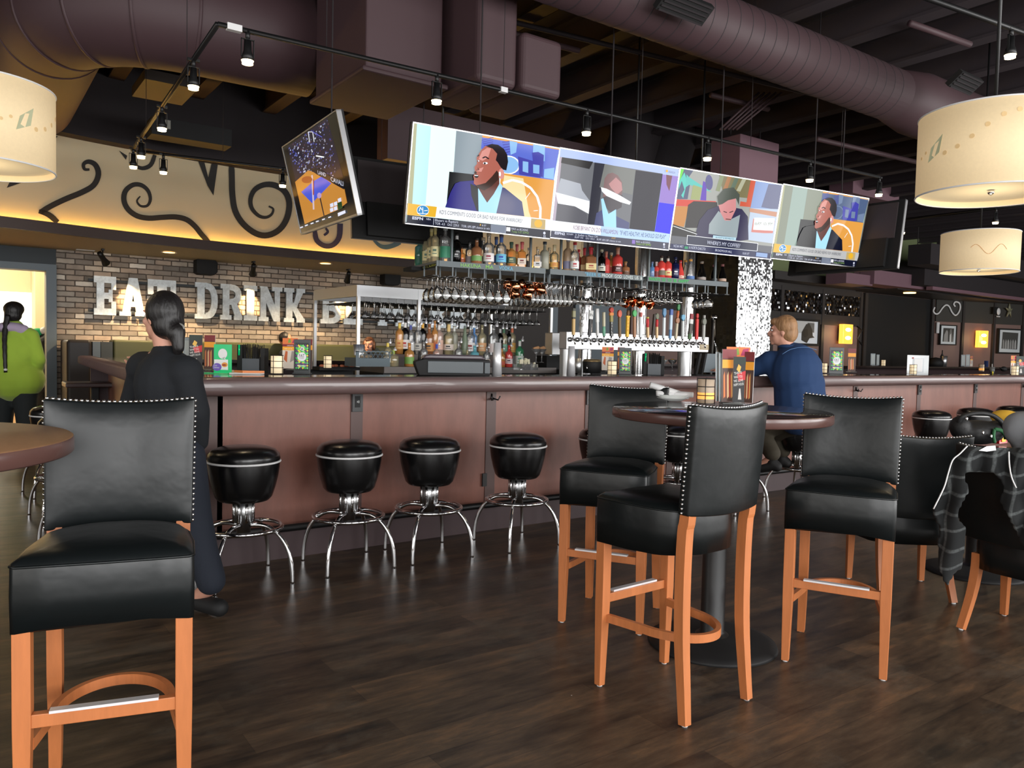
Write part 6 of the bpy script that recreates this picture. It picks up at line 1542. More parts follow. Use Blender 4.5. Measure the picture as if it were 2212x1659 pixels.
for i, (px, (lab, segs_, hh)) in enumerate(zip(TAPX, TAPS)):
    p = atY(px, 738, YT - .06); t = thing('beer_tap', '%s, %s from the left on the tower' % (lab, ORD[i]), 'tap', (p.x, YT, zf), 0, 'beer taps')
    b = MB(); b.tube([(0, 0, 0), (0, -.05, 0)], .013, M_chrome, n=12); b.tube([(0, -.04, 0), (0, -.075, -.005), (0, -.085, -.05)], [.014, .011, .008], M_chrome, n=12); b.tube([(0, -.05, 0), (0, -.055, .045)], [.013, .007], M_chrome, n=12); b.lathe([(.024, 0), (.02, .01), (.013, .012)], M_chrome, 16, T(0, -.012, 0) @ Matrix.Rotation(R(90), 4, 'X')); b.build('faucet', t)
    b = MB(); z00 = .045; hh *= 1.08; rr2 = random.uniform(-.1, .1)
    Qh = T(0, -.055, z00) @ Matrix.Rotation(rr2, 4, 'Y')
    for a, c, w_, sh, cc in segs_:
        z0, z1 = a * hh, c * hh; m = c3(*cc)
        if sh == 'b': b.box((0, 0, (z0 + z1) / 2), (w_, .022, z1 - z0 + .001), m, Qh)
        elif sh == 'r': b.lathe([(w_ * .35, z0), (w_ * .5, (z0 + z1) / 2), (w_ * .4, z1), (0, z1)], m, 14, Qh)
        elif sh == 'o': b.prism([(w_ * .62 * math.cos(q * PI / 10), (z0 + z1) / 2 + (z1 - z0) * .5 * math.sin(q * PI / 10)) for q in range(20)], -.012, .012, m, Qh)
        elif sh == 's': b.prism([(0, z0), (w_ * .5, z0 + (z1 - z0) * .4), (w_ * .4, z1), (0, z1 * 1.02), (-w_ * .4, z1), (-w_ * .5, z0 + (z1 - z0) * .4)], -.01, .01, m, Qh)
        elif sh == 'z':
            for q in range(6): b.box((0.006 * (-1) ** q, 0, z0 + (z1 - z0) * (q + .5) / 6), (w_, .018, (z1 - z0) / 7), m, Qh)
    hl = b.build('tap_handle', t, bevel=.002)
    tx = {2: ('IPA', .042, .8, (60, 60, 60)), 7: ('SOCK', .0, 0, (210, 80, 40)), 5: ('EXILE', .0, 0, (230, 230, 225))}.get(i)
    if tx:
        b = MB()
        if i == 2: b.text('IPA', col(tx[3]), Qh @ T(-.02, -.0125, hh * .76) @ Matrix.Rotation(R(90), 4, 'X'), width=.04, size=.04, ext=.0002)
        else:
            for q, ch in enumerate(tx[0]): b.text(ch, col(tx[3]), Qh @ T(-.009, -.0125, hh * (.6 - q * .13) if i == 7 else hh * (.42 - q * .1)) @ Matrix.Rotation(R(90), 4, 'X'), width=.016 if ch != 'I' else .005, size=.03, ext=.0002)
        b.build('handle_lettering', hl)
p = atY(1541, 740, YT); t = thing('chrome_dispenser', 'tall chrome dispenser tube standing right of the beer taps', 'dispenser', (p.x, YT, 0))
za = atY(1541, 680, YT).z; b = MB(); b.lathe([(.03, .9), (.03, za - .06), (.036, za - .06), (.036, za), (0, za)], M_chrome, 24); b.build('tube', t)
b = MB(); b.tube([(0, -.02, zb + .1), (-.02, -.07, zb + .05), (-.03, -.09, zb - .1)], .012, M_chrome, n=10); b.build('spout', t)
# ------------------------------------------------------------------ things on the bar and tables
BT = 1.071
def onbar(px, py, z=BT): return atz(px, py, z)
M_wire = pm('black_wire', 20, 19, 19, .4)
M_candle = mat('frosted_candle_glass', S(238, 222, 190), .6, emit=.35, ecol=S(255, 226, 180))
M_flame = em('candle_flame', 255, 170, 70, 3)
def lantern(p, lab, k=1.0, lit=False, grp='caged candle lanterns'):
    t = thing('candle_lantern', lab, 'candle lantern', p, 0, grp)
    r = .038 * k; h = .125 * k
    b = MB(); b.lathe([(0, .006), (r, .006), (r, h - .008), (r - .003, h - .008), (r - .003, .01)], mat('smoked_candle_glass', S(176, 160, 142), .6, emit=.06, ecol=S(255, 200, 140)) if lit else M_candle, 28); b.build('glass_cylinder', t)
    b = MB()
    for z in (.004, h * .34, h * .67, h - .004): b.tube([((r + .003) * math.cos(a * PI / 14), (r + .003) * math.sin(a * PI / 14), z) for a in range(28)], .0022 * k, M_wire, n=6, closed=True)
    for a in (0, 1, 2, 3): b.tube([((r + .003) * math.cos(a * PI / 2 - .9), (r + .003) * math.sin(a * PI / 2 - .9), z) for z in (0, h)], .002 * k, M_wire, n=6)
    b.build('wire_cage', t)
    if lit:
        M_fl = mat('lit_candle_glass', S(250, 180, 100), .6, emit=.75, ecol=S(255, 160, 70))
        b = MB(); b.lathe([(r + .0006, h * .2), (r + .0006, h * .44)], M_fl, 28); b.build('flame_glow', t)
    return t
def sheet(b, x0, x1, z0, z1, y, m, n=1): b.quad((x0, y, z0), (x1, y, z0), (x1, y, z1), (x0, y, z1), m)
PR = random.Random(11)
def menu_art(b, W, H, y, kind):
    """printed face of a menu: bands and food pictures"""
    c = lambda *a: col(a)
    if kind == 'drinks':
        sheet(b, 0, W, 0, H, y, c(70, 44, 34)); sheet(b, 0, W, H * .82, H, y - .0004, c(120, 28, 34)); sheet(b, 0, W, H * .64, H * .8, y - .0004, c(240, 160, 40))
        for i in range(6):
            x = W * (.1 + .13 * i); b.quad((x, y - .0006, H * .06), (x + W * .12, y - .0006, H * .1), (x + W * .07, y - .0006, H * .58), (x - W * .02, y - .0006, H * .5), c(*[(214, 120, 60), (120, 60, 34), (240, 200, 150), (180, 60, 40), (236, 170, 90), (90, 50, 36)][i]))
    elif kind == 'black':
        sheet(b, 0, W, 0, H, y, c(30, 28, 30)); sheet(b, 0, W, H * .84, H, y - .0004, c(22, 40, 30))
        b.quad((W * .3, y - .0006, H * .62), (W * .98, y - .0006, H * .7), (W * .98, y - .0006, H * .5), (W * .45, y - .0006, H * .46), c(206, 34, 44))
        Q = T(W * .08, y - .001, H * .6) @ Matrix.Rotation(R(-10), 4, 'Y') @ Matrix.Rotation(R(90), 4, 'X')
        for i, tx in enumerate(('THIS IS', 'WHAT YOU', 'WE LOVE', 'HAPPY HOUR')): b.text(tx, c(236, 236, 232), T(0, 0, -i * H * .085) @ Q, width=W * (.62 + .06 * i), size=H * .085, ext=.0001)
        b.quad((W * .42, y - .0006, H * .06), (W * .7, y - .0006, H * .06), (W * .6, y - .0006, H * .3), (W * .5, y - .0006, H * .3), c(210, 206, 200)); b.quad((W * .25, y - .0006, H * .72), (W * .5, y - .0006, H * .64), (W * .62, y - .0006, H * .78), (W * .4, y - .0006, H * .84), c(226, 180, 80))
    elif kind == 'orange':
        sheet(b, 0, W, 0, H, y, c(226, 216, 204)); sheet(b, 0, W, H * .8, H, y - .0004, c(226, 120, 60)); sheet(b, 0, W, H * .6, H * .72, y - .0004, c(246, 174, 44)); sheet(b, 0, W, H * .72, H * .8, y - .0004, c(130, 28, 40))
        b.text('DRINKS', c(240, 236, 230), T(W * .3, y - .0008, H * .735) @ Matrix.Rotation(R(90), 4, 'X'), width=W * .4, size=H * .05, ext=.0001); b.text('WE LOVE', c(250, 240, 220), T(W * .12, y - .0008, H * .63) @ Matrix.Rotation(R(90), 4, 'X'), width=W * .5, size=H * .05, ext=.0001)
        b.quad((W * .1, y - .0006, H * .3), (W * .3, y - .0006, H * .2), (W * .34, y - .0006, H * .56), (W * .2, y - .0006, H * .58), c(200, 100, 50)); b.quad((W * .5, y - .0006, H * .2), (W * .8, y - .0006, H * .3), (W * .86, y - .0006, H * .55), (W * .6, y - .0006, H * .58), c(160, 150, 146)); b.quad((W * .6, y - .0006, H * .84), (W * .9, y - .0006, H * .84), (W * .95, y - .0006, H * .98), (W * .7, y - .0006, H * .96), c(170, 40, 90)); b.quad((W * .35, y - .0006, H * .84), (W * .55, y - .0006, H * .86), (W * .5, y - .0006, H * .98), (W * .38, y - .0006, H * .96), c(120, 160, 60))
    else:
        sheet(b, 0, W, 0, H, y, c(150, 160, 164)); sheet(b, W * .15, W * .85, H * .1, H * .9, y - .0004, c(176, 182, 180))
def card(parent, x, y, W, H, rz, kind, name='menu_card'):
    b = MB(); b.bx(0, W, 0, .003, 0, H, M_white); menu_art(b, W, H, -.0006, kind); o = b.build(name, parent, loc=(x, y, .012)); o.rotation_euler = (R(-2), 0, rz); return o
FACE = YAW - PI / 2
def menu_stand(p, lab, cards, rz=FACE, base=(.14, .09)):
    t = thing('menu_stand', lab, 'menu stand', p, rz, 'menu stands')
    b = MB(); b.bx(-base[0] / 2, base[0] / 2, -base[1] / 2, base[1] / 2, 0, .008, pm('smoky_base', 70, 72, 70, .3)); b.build('base', t, bevel=.002)
    for c_ in cards: card(t, *c_)
    return t
def poster(p, W, H, lab, rz=FACE):
    """framed table poster with a diamond pattern"""
    t = thing('poster_stand', lab, 'table sign', p, rz, 'framed diamond pattern signs')
    M_pf = pm('grey_frame', 62, 66, 68, .4)
    b = MB(); b.bx(-W / 2, W / 2, 0, .012, 0, H, M_pf); b.bx(-W / 2 - .004, W / 2 + .004, -.02, .04, 0, .008, M_pf); b.build('frame', t, bevel=.002)
    b = MB(); x0, x1, z0, z1 = -W * .4, W * .4, H * .14, H * .86; b.bx(x0, x1, -.002, 0, z0 - .01, z1 + .01, col((40, 46, 46)))
    nx, nz = 6, 10; cols = [col((60, 190, 90)), col((230, 214, 70)), col((92, 56, 110)), col((120, 220, 120))]
    dx = (x1 - x0) / nx; dz = (z1 - z0) / nz
    for i in range(nx * 2 - 1):
        for j in range(nz * 2 - 1):
            if (i + j) % 2: continue
            cx, cz = x0 + dx * (i + 1) / 2, z0 + dz * (j + 1) / 2
            b.add([(cx - dx / 2, -.003, cz), (cx, -.003, cz - dz / 2), (cx + dx / 2, -.003, cz), (cx, -.003, cz + dz / 2)], [(0, 1, 2, 3)], cols[(i * 7 + j * 3 + (i // 2)) % 4])
    cz = (z0 + z1) / 2 - H * .0; rr = W * .27
    b.add([(rr * math.cos(a * PI / 12), -.0045, cz + rr * math.sin(a * PI / 12)) for a in range(24)], [list(range(24))], col((232, 234, 236)))
    b.text('FAT', col((70, 72, 80)), T(-W * .17, -.0055, cz - H * .01) @ Matrix.Rotation(R(90), 4, 'X'), width=W * .34, size=H * .13, ext=.0001)
    b.text('TUESDAY', col((120, 110, 130)), T(-W * .14, -.0055, cz - H * .05) @ Matrix.Rotation(R(90), 4, 'X'), width=W * .28, size=H * .04, ext=.0001)
    b.add([(-W * .12, -.0045, cz + H * .2), (W * .1, -.0045, cz + H * .16), (W * .14, -.0045, cz + H * .27), (-W * .05, -.0045, cz + H * .3)], [(0, 1, 2, 3)], col((210, 214, 210))); b.add([(-W * .04, -.005, cz + H * .2), (W * .04, -.005, cz + H * .2), (W * .02, -.005, cz + H * .27)], [(0, 1, 2)], col((40, 40, 46)))
    b.bx(x0 + dx * .6, x1 - dx * .5, -.0055, -.004, z0 + H * .13, z0 + H * .17, col((96, 50, 130))); b.bx(x0 + dx, x1 - dx, -.0055, -.004, z0 + H * .09, z0 + H * .11, col((226, 224, 232)))
    b.build('printed_poster', t); return t

# left end of the bar
menu_stand(onbar(441, 800), 'menu stand beside the walking person, with black and food-photo cards', [(-.11, .0, .09, .24, .25, 'black'), (.005, -.02, .085, .24, -.2, 'drinks'), (-.16, .03, .06, .22, .9, 'plain')])
p = onbar(481, 806); t = thing('green_sign', 'bright green acrylic sign with a white circle and a purple bubble', 'table sign', p, FACE)
M_gr = mat('green_acrylic', S(0, 160, 96), .15, emit=.25, ecol=S(0, 190, 110)); W_s, H_s = .118, .19
b = MB(); b.bx(-W_s / 2, W_s / 2, 0, .004, 0, H_s, M_gr); b.bx(-W_s / 2 - .05, W_s / 2, -.07, 0, 0, .003, M_gr); b.build('sign_panel', t)
b = MB(); b.add([(.03 * math.cos(a * PI / 12), -.0015, .128 + .034 * math.sin(a * PI / 12)) for a in range(24)], [list(range(24))], M_white); b.add([(-.005, -.0015, .1), (.02, -.0015, .09), (.012, -.0015, .11)], [(0, 1, 2)], M_white)
sheet(b, -.055, .038, .022, .09, -.006, M_white); b.add([(-.035 + .03 * math.cos(a * PI / 12), -.007, .04 + .026 * math.sin(a * PI / 12)) for a in range(24)], [list(range(24))], col((110, 80, 180)))
b.add([(.015 + .02 * math.cos(a * PI / 8), -.007, .056 + .016 * math.sin(a * PI / 8)) for a in range(16)], [list(range(16))], col((226, 150, 60))); b.add([(.012 + .014 * math.cos(a * PI / 8), -.008, .054 + .006 * math.sin(a * PI / 8)) for a in range(16)], [list(range(16))], col((150, 50, 30)))
for i, tx in enumerate(('Free', 'Delivery')): b.text(tx, M_white, T(-.056, -.009, .046 - i * .014) @ Matrix.Rotation(R(90), 4, 'X'), width=(.022, .036)[i], size=.016, ext=.0001)
b.build('leaflet', t)
def caddy(p, lab, k=1.0, rz=FACE):
    t = thing('straw_caddy', lab, 'caddy', p, rz, 'black straw caddies')
    M_gb = pm('slate_plastic', 66, 72, 78, .45)
    b = MB(); b.bx(-.065 * k, .055 * k, -.05 * k, -.045 * k, 0, .1 * k, M_gb); b.bx(-.065 * k, -.06 * k, -.05 * k, .06 * k, 0, .1 * k, M_blackm); b.bx(.05 * k, .055 * k, -.05 * k, .06 * k, 0, .11 * k, M_blackm); b.bx(-.1 * k, -.065 * k, -.04 * k, .05 * k, 0, .19 * k, M_blackm); b.bx(.055 * k, .085 * k, -.04 * k, .05 * k, 0, .17 * k, M_blackm); b.bx(-.065 * k, .055 * k, -.05 * k, .06 * k, 0, .004, M_blackm); b.build('holder', t, bevel=.003)
    b = MB()
    for i in range(60):
        x = PR.uniform(-.05, .042) * k; y = PR.uniform(-.035, .05) * k; b.tube([(x, y, .01), (x * 1.25, y * 1.1, PR.uniform(.165, .2) * k)], .0026, M_blackm, n=5)
    b.build('straws', t)['kind'] = 'stuff'
    b = MB(); b.tube([(-.085 * k, -.045, .12 * k), (-.083 * k, -.05, .19 * k)], .006, M_gr, n=8); b.build('green_clip', t)
caddy(onbar(548, 806), 'black straw caddy right of the green sign')
p = onbar(534, 808); b = MB(); b.prism([(-.1, 0), (.1, 0), (.1, .008), (-.1, .008)], -.05, .04, M_white); b.slab([(-.1, .04), (-.02, -.03), (.1, .04)], .008, .022, col((222, 132, 70))); tag(b.build('napkin_stack', loc=p, rz=FACE), 'low stack of white napkins with an orange one on top', 'napkins')
lantern(onbar(598, 808), 'cream candle lantern left of the framed diamond sign on the left part of the bar', 1.03)
poster(onbar(652, 808), .112, .235, 'framed green and yellow diamond sign on the left part of the bar')
menu_stand(onbar(640, 800), 'menu stand half hidden behind the left framed diamond sign', [(-.115, .02, .12, .235, 0, 'orange'), (.045, .015, .075, .23, -.15, 'drinks')])
lantern(atz(708, 796, BT), 'small wire lantern right of the left framed diamond sign', .9)
# condiment tray
p = onbar(983, 812); t = thing('condiment_tray', 'large black condiment tray with a rounded lid standing on the bar', 'condiment tray', p, FACE + R(12))
M_lid = pm('mauve_lid', 78, 68, 74, .2); M_face = pm('smoky_front', 70, 78, 82, .35)
b = MB(); b.prism([(-.26, 0), (.25, 0), (.25, .12), (-.22, .12), (-.29, .1), (-.29, .08)], -.02, .16, M_blackm); b.build('tray_body', t, bevel=.006)
b = MB(); b.prism([(-.2, .02), (.2, .02), (.2, .105), (-.2, .105)], -.026, -.02, M_face); b.prism([(.21, .02), (.25, .02), (.25, .1), (.21, .1)], -.026, -.02, M_face); b.build('front_window', t, bevel=.004)
b = MB(); b.prism([(-.24, .12), (.22, .12), (.19, .148), (.17, .152), (-.19, .152), (-.22, .145)], -.04, .15, M_lid); b.build('lid', t, bevel=.01, seg=3)
b = MB(); b.tube([(-.26, -.02, .11), (-.262, -.02, .17)], [.012, .004], M_blackm, n=8); b.build('lid_hinge', t)
def shaker(px, py, lab, k=1.0, m=None):
    p = onbar(px, py); b = MB(); b.lathe([(0, 0), (.03 * k, 0), (.042 * k, .005), (.034 * k, .16 * k), (.03 * k, .235 * k), (.036 * k, .24 * k), (.028 * k, .236 * k), (0, .2 * k)][:1] + [(.036 * k, 0), (.026 * k, .24 * k), (.024 * k, .24 * k), (.03 * k, .01)], M_nick, 28)
    tag(b.build('steel_shaker', loc=p), lab, 'shaker', 'steel shakers on the bar')
shaker(1073, 813, 'tall tapered steel shaker right of the condiment tray', 1.03)
shaker(1233, 812, 'tall steel shaker left of the black round bin', .98)
p = onbar(1248, 806); b = MB(); b.lathe([(0, 0), (.026, 0), (.036, .13), (.034, .13), (.025, .005)], M_sb, 24); tag(b.build('steel_cup', loc=p), 'small steel cup beside the tall steel shaker', 'cup')
p = onbar(1278, 806); t = thing('bar_bin', 'black round bar bin with a brushed brass lid', 'bin', p, 0); b = MB(); b.lathe([(0, 0), (.08, 0), (.085, .1), (.078, .11), (0, .11)], M_blackm, 28); b.tube([(-.08, -.03, .08), (-.1, -.05, .05), (-.08, -.04, .02)], .006, M_chrome, n=8); b.build('body', t)
b = MB(); b.lathe([(.086, .105), (.07, .125), (0, .13)], pm('brass_lid', 150, 136, 110, .3, metal=.8), 28); b.build('lid', t)
menu_stand(onbar(1322, 803), 'menu stand behind the middle framed diamond sign', [(-.1, .02, .115, .23, 0, 'orange'), (.05, .0, .07, .23, -.1, 'drinks')])
lantern(onbar(1322, 810), 'cream candle lantern left of the middle framed diamond sign', .98)
poster(onbar(1350, 809), .108, .235, 'framed green and yellow diamond sign below the beer tower')
caddy(onbar(1412, 810), 'black straw caddy below the beer tower')
for px, lab in ((1432, 'stemmed glass with fruit behind the middle straw caddy'), (1452, 'second stemmed glass with fruit, right of its twin')):
    p = onbar(px, 800); t = thing('garnish_glass', lab, 'glass', p, 0, 'garnish glasses'); b = MB(); b.lathe([(0, 0), (.03, 0), (.005, .006), (.005, .06), (.045, .1), (.05, .12), (.048, .12), (.04, .1), (0, .07)], M_glass, 20); b.build('bowl', t)
    b = MB(); b.ell((0, 0, .115), (.032, .02, .014), col((236, 190, 80))); b.build('fruit', t)
p = onbar(1522, 770, 1.2); b = MB(); b.bx(-.05, .05, -.004, .004, -.03, .03, col((196, 176, 140))); b.text('Spring', col((240, 236, 220)), T(-.035, -.005, .004) @ Matrix.Rotation(R(90), 4, 'X'), width=.07, size=.03, ext=.0003); b.text('Creek', col((240, 236, 220)), T(-.03, -.005, -.02) @ Matrix.Rotation(R(90), 4, 'X'), width=.06, size=.03, ext=.0003)
pp = atY(1521, 750, YT - .075); o = b.build('hanging_sign', loc=pp, rz=FACE); tag(o, 'small wooden sign hanging under the last beer tap', 'sign')
t = thing('terminal', 'slanted grey terminal screen between the last tap and the table menus', 'terminal', onbar(1535, 812), FACE + .3)
b = MB(); b.prism([(-.07, .03), (.08, .03), (.1, .2), (-.04, .2)], 0, .02, pm('terminal_grey', 120, 130, 136, .3)); b.build('display', t, bevel=.003)
b = MB(); b.prism([(-.1, .0), (-.085, .0), (-.05, .2), (-.065, .2)], -.01, .03, M_blackm); b.prism([(-.16, .0), (-.14, .0), (-.1, .2), (-.12, .2)], -.01, .03, M_blackm); b.bx(-.16, .09, -.03, .06, 0, .012, M_blackm); b.build('stand', t)
# inside the bar, left
def inbar(px, py, Y): return atY(px, py, Y)
zc = .98
p = inbar(806, 792, 6.6); t = thing('hex_crate', 'blue grey plastic crate with a honeycomb side behind the bar', 'crate', (p.x, 6.6, p.z), 0)
b = MB(); w_, h_ = .17, .14; M_cr = pm('crate_blue', 84, 100, 108, .5); b.bx(-w_, w_, 0, .25, 0, h_ * .55, M_cr); b.bx(-w_, -w_ + .03, 0, .01, h_ * .55, h_, M_cr); b.bx(w_ - .01, w_, 0, .01, h_ * .55, h_, M_cr); b.bx(-w_, w_, 0, .01, h_ * .95, h_, M_cr)
for r_ in range(2):
    for i in range(7):
        cx, cz = -w_ + .06 + i * .045 + .022 * r_, h_ * .66 + r_ * .034
        b.tube([(cx + .02 * math.cos(a * PI / 3), .004, cz + .02 * math.sin(a * PI / 3)) for a in range(6)], .0035, M_cr, n=4, closed=True)
b.build('crate_wall', t)
b = MB()
for i in range(3): b.lathe([(.026, .1), (.03, .2), (.028, .2)], M_sb, 16, T(-.12 + .025 * i, .1, 0))
b.build('cup_tubes', t)
b = MB(); b.bx(atY(655, 800, 5.6).x, xs1 + .2, 5.5, 6.05, .88, .9, M_sb); b.bx(atY(655, 800, 5.6).x, xs1 + .2, 5.52, 6.05, .1, .88, M_blackm); tag(b.build('speed_rail_counter'), 'low steel work counter behind the left part of the bar', 'counter')
p = inbar(735, 793, 6.9); t = thing('fruit_tray', 'small tray of orange fruit behind the bar left of the steel post', 'tray', (p.x, 6.9, p.z), 0); b = MB(); b.bx(-.2, .2, 0, .2, -.03, 0, M_blackm); b.bx(-.22, .22, .2, .3, -.4, -.03, M_blackm); b.build('tray', t)
for i in range(7): b = MB(); b.ell((-.16 + i * .05, .05 + .03 * (i % 2), .01), (.024, .024, .014), col((206, 120, 84))); b.build('fruit_piece', t)
for px, lab in ((1158, 'cocktail glass with an orange garnish behind the bar, left one'), (1170, 'cocktail glass with an orange garnish behind the bar, right one')):
    p = inbar(px, 783, 6.5); t = thing('garnish_glass', lab, 'glass', (p.x, 6.5, p.z), 0, 'garnish glasses'); b = MB(); b.lathe([(0, 0), (.03, 0), (.005, .006), (.005, .08), (.05, .14), (0, .085)], M_glass, 20); b.build('bowl', t)
    b = MB(); b.prism([(-.045, .15), (0, .1), (.045, .15), (.02, .17), (-.02, .16)], -.01, .01, col((222, 168, 120))); b.build('garnish', t)
p = inbar(1145, 795, 6.3); t = thing('sugar_tray', 'clear container of pale packets behind the bar', 'container', (p.x, 6.3, p.z), 0); b = MB(); b.bx(-.1, .1, 0, .15, -.02, .04, M_glass); b.build('container', t)
for i in range(5): b = MB(); b.box((-.07 + i * .035, .06, .06), (.04, .02, .05), col((226, 220, 190)), rz=.3 * i); o = b.build('packet', t); o.rotation_euler = (0, .4 * math.sin(i * 2), 0)
b = MB(); b.bx(xs1, xs1 + .9, 6.25, 6.9, .8, atY(1145, 797, 6.3).z - .02, M_blackm); tag(b.build('garnish_station'), 'dark garnish station between the bottle display and the taps', 'counter')
# flat bar mats and a small service terminal in steel at the rack's right end
p = atY(1210, 742, 6.9); b = MB(); b.bx(-.11, .11, 0, .14, -.13, .12, M_sb); tag(b.build('steel_box', loc=(p.x, 6.9, p.z), bevel=.008), 'small grey steel box at the right end of the glass rack', 'box')
b = MB(); b.bx(-.2, .2, 0, .2, 0, p.z - .14, M_blackm); tag(b.build('box_plinth', loc=(p.x, 6.88, 0)), 'dark plinth carrying the grey steel box', 'plinth')

# right part of the bar
lantern(onbar(1779, 806), 'candle lantern beside the man in blue, on his right', .98)
poster(onbar(1806, 808), .16, .3, 'framed diamond sign right of the man in the blue pullover')
menu_stand(onbar(1836, 804), 'menu stand right of the framed sign beside the man', [(-.03, .0, .1, .29, 0, 'drinks')])
YFAR = 9.75
def far(px): q = atY(px, 793, YFAR); return (q.x, YFAR, BT)
menu_stand(far(1888), 'grey menus standing on the far side of the bar, left of a lantern', [(-.08, 0, .11, .26, .1, 'plain'), (.05, 0, .06, .24, -.2, 'plain')]); lantern(far(1908), 'small lit lantern on the far side of the bar before the dark opening', 1.1)
p = onbar(1981, 808); t = thing('display_holder', 'clear display holder with painted white glare standing on the bar', 'table sign', p, FACE)
b = MB(); b.bx(-.13, .14, 0, .004, 0, .235, pm('white_glare_paint', 225, 230, 232, .1)); b.bx(-.06, .08, -.003, 0, .02, .2, pm('pale_grey_sheet', 190, 196, 200, .2)); b.bx(-.045, .06, -.005, -.003, .03, .19, M_white); b.bx(-.07, -.05, -.005, -.003, .19, .21, col((170, 90, 90))); b.build('sheet', t)  # glare on the clear holder painted as a white sheet
lantern(onbar(1972, 809), 'candle lantern in front of the bright display holder', 1.0)
p = far(2038); t = thing('wine_bucket', 'steel pitcher with a dark bottle on the far side of the bar', 'pitcher', p, 0); b = MB(); b.lathe([(0, 0), (.07, 0), (.085, .26), (.08, .26), (.066, .01)], M_sb, 24); b.build('pitcher', t); b = MB(); b.lathe([(.0, .05), (.035, .05), (.035, .26), (.012, .32), (.012, .4), (0, .4)], M_blackm, 16, T(-.05, .02, 0)); b.build('bottle', t)
b = MB(); b.lathe([(0, 0), (.16, 0), (.18, .1), (.12, .2), (0, .22)], M_blackm, 24); q = far(2025); tag(b.build('black_bin', loc=(q[0] - .1, q[1], q[2])), 'black rounded bin behind the steel pitcher', 'bin')
menu_stand(far(2086), 'grey menus standing on the bar left of the lit lantern, far right', [(-.12, 0, .11, .29, .1, 'plain'), (.0, 0, .1, .3, 0, 'plain'), (.11, 0, .06, .26, -.2, 'orange')]); lantern(onbar(2120, 803), 'lit candle lantern between grey menus and a glass of straws', 1.0, True)
p = onbar(2143, 808); t = thing('water_glass', 'clear glass with a lemon slice and a straw on the right part of the bar', 'glass', p, 0); b = MB(); b.lathe([(0, .004), (.028, .004), (.034, .1), (.032, .1), (.026, .012), (0, .012)], M_glass, 20); b.build('tumbler', t); b = MB(); b.tube([(.0, 0, .02), (-.012, 0, .14)], .005, M_white, n=8); b.build('straw', t); b = MB(); b.ell((-.03, -.02, .02), (.014, .01, .02), col((232, 210, 60))); b.build('lemon', t)
p = onbar(2168, 802); b = MB(); b.ell((0, 0, .04), (.07, .05, .045), M_blackm); b.ell((.06, .01, .03), (.05, .04, .035), M_blackm); b.ell((-.05, .02, .055), (.06, .03, .012), pm('tan_cap', 150, 120, 80, .6)); tag(b.build('black_glove', remesh=.008, loc=p), 'crumpled black glove lying on the bar at far right', 'glove')
menu_stand(onbar(2196, 810), 'menu stand at the far right edge of the bar', [(-.07, .02, .08, .25, .1, 'orange'), (.0, .015, .12, .245, 0, 'black')]); lantern(onbar(2192, 812), 'candle lantern before the rightmost menu stand', 1.05)
b = MB(); b.bx(-.05, .05, -.03, .03, 0, .16, col((40, 60, 110))); q = far(2130); tag(b.build('blue_box', loc=q), 'blue box on the far side of the bar behind the lit lantern', 'box')

# round table setting
TZt = 1.0365
for k in range(3):
    p = atz(1452, 866, TZt); b = MB(); z = k * .007
    b.lathe([(0, z + .003), (.045, z), (.05, z + .003), (.082, z + .017), (.083, z + .0185), (.05, z + .006), (0, z + .006)], pm('white_china', 235, 238, 236, .15), 40)
    tag(b.build('plate', loc=p), ('bottom plate of the stack on the round table', 'middle plate of the stack on the round table', 'top plate of the stack, right under the napkins')[k], 'plate', 'stacked plates')
M_nap = pm('paper_napkin', 244, 244, 244, .8)
def roll(x, y, z, L, r, rz, tilt, lab):
    b = MB(); b.lathe([(0, -L / 2), (r, -L / 2), (r * 1.08, 0), (r * .92, L / 2), (0, L / 2 - .004)], M_nap, 14, Matrix.Scale(1, 4)); o = b.build('napkin_roll', loc=(x, y, z)); o.rotation_euler = (R(90) + tilt, 0, rz); o.scale = (1.15, .75, 1); tag(o, lab, 'napkin', 'rolled napkins on the plates')
p = atz(1452, 866, TZt)
roll(p.x - .012, p.y + .01, p.z + .05, .2, .02, FACE + R(90), .28, 'long white napkin roll slanting across the top of the plates')
roll(p.x + .02, p.y - .03, p.z + .034, .13, .019, FACE + R(70), .0, 'short napkin roll lying on the plates at front right')
roll(p.x - .01, p.y - .0, p.z + .034, .15, .018, FACE + R(100), .05, 'napkin roll under the long slanting one')
b = MB(); b.slab([(-.01, 0), (.04, -.015), (.06, .02), (.02, .03)], 0, .002, M_nap); tag(b.build('napkin_scrap', loc=atz(1482, 874, TZt)), 'small corner of napkin lying on the table beside the plates', 'napkin')
lantern(atz(1524, 873, TZt), 'caged candle lantern with a glowing flame on the round table', 1.0, True)
menu_stand(atz(1579, 873, TZt), 'tall menus standing in a clear base on the round table', [(-.075, -.015, .055, .235, .95, 'plain'), (-.062, -.018, .06, .23, .7, 'plain'), (-.05, -.022, .08, .25, .35, 'drinks'), (-.002, -.03, .058, .215, -.12, 'black'), (.045, -.03, .05, .24, -.75, 'drinks'), (-.02, .03, .11, .262, -.1, 'orange')], base=(.1, .07))
# papers under the man's arm
b = MB()
for i in range(6): b.box((i * .03 - .08, .02 * math.sin(i * 2), .006 + .003 * i), (.08, .05, .003), (col((206, 190, 150)), M_white)[i % 2], rz=i * .7)
tag(b.build('crumpled_papers', loc=onbar(1630, 812)), 'little heap of crumpled paper under the elbow of the man in blue', 'paper')
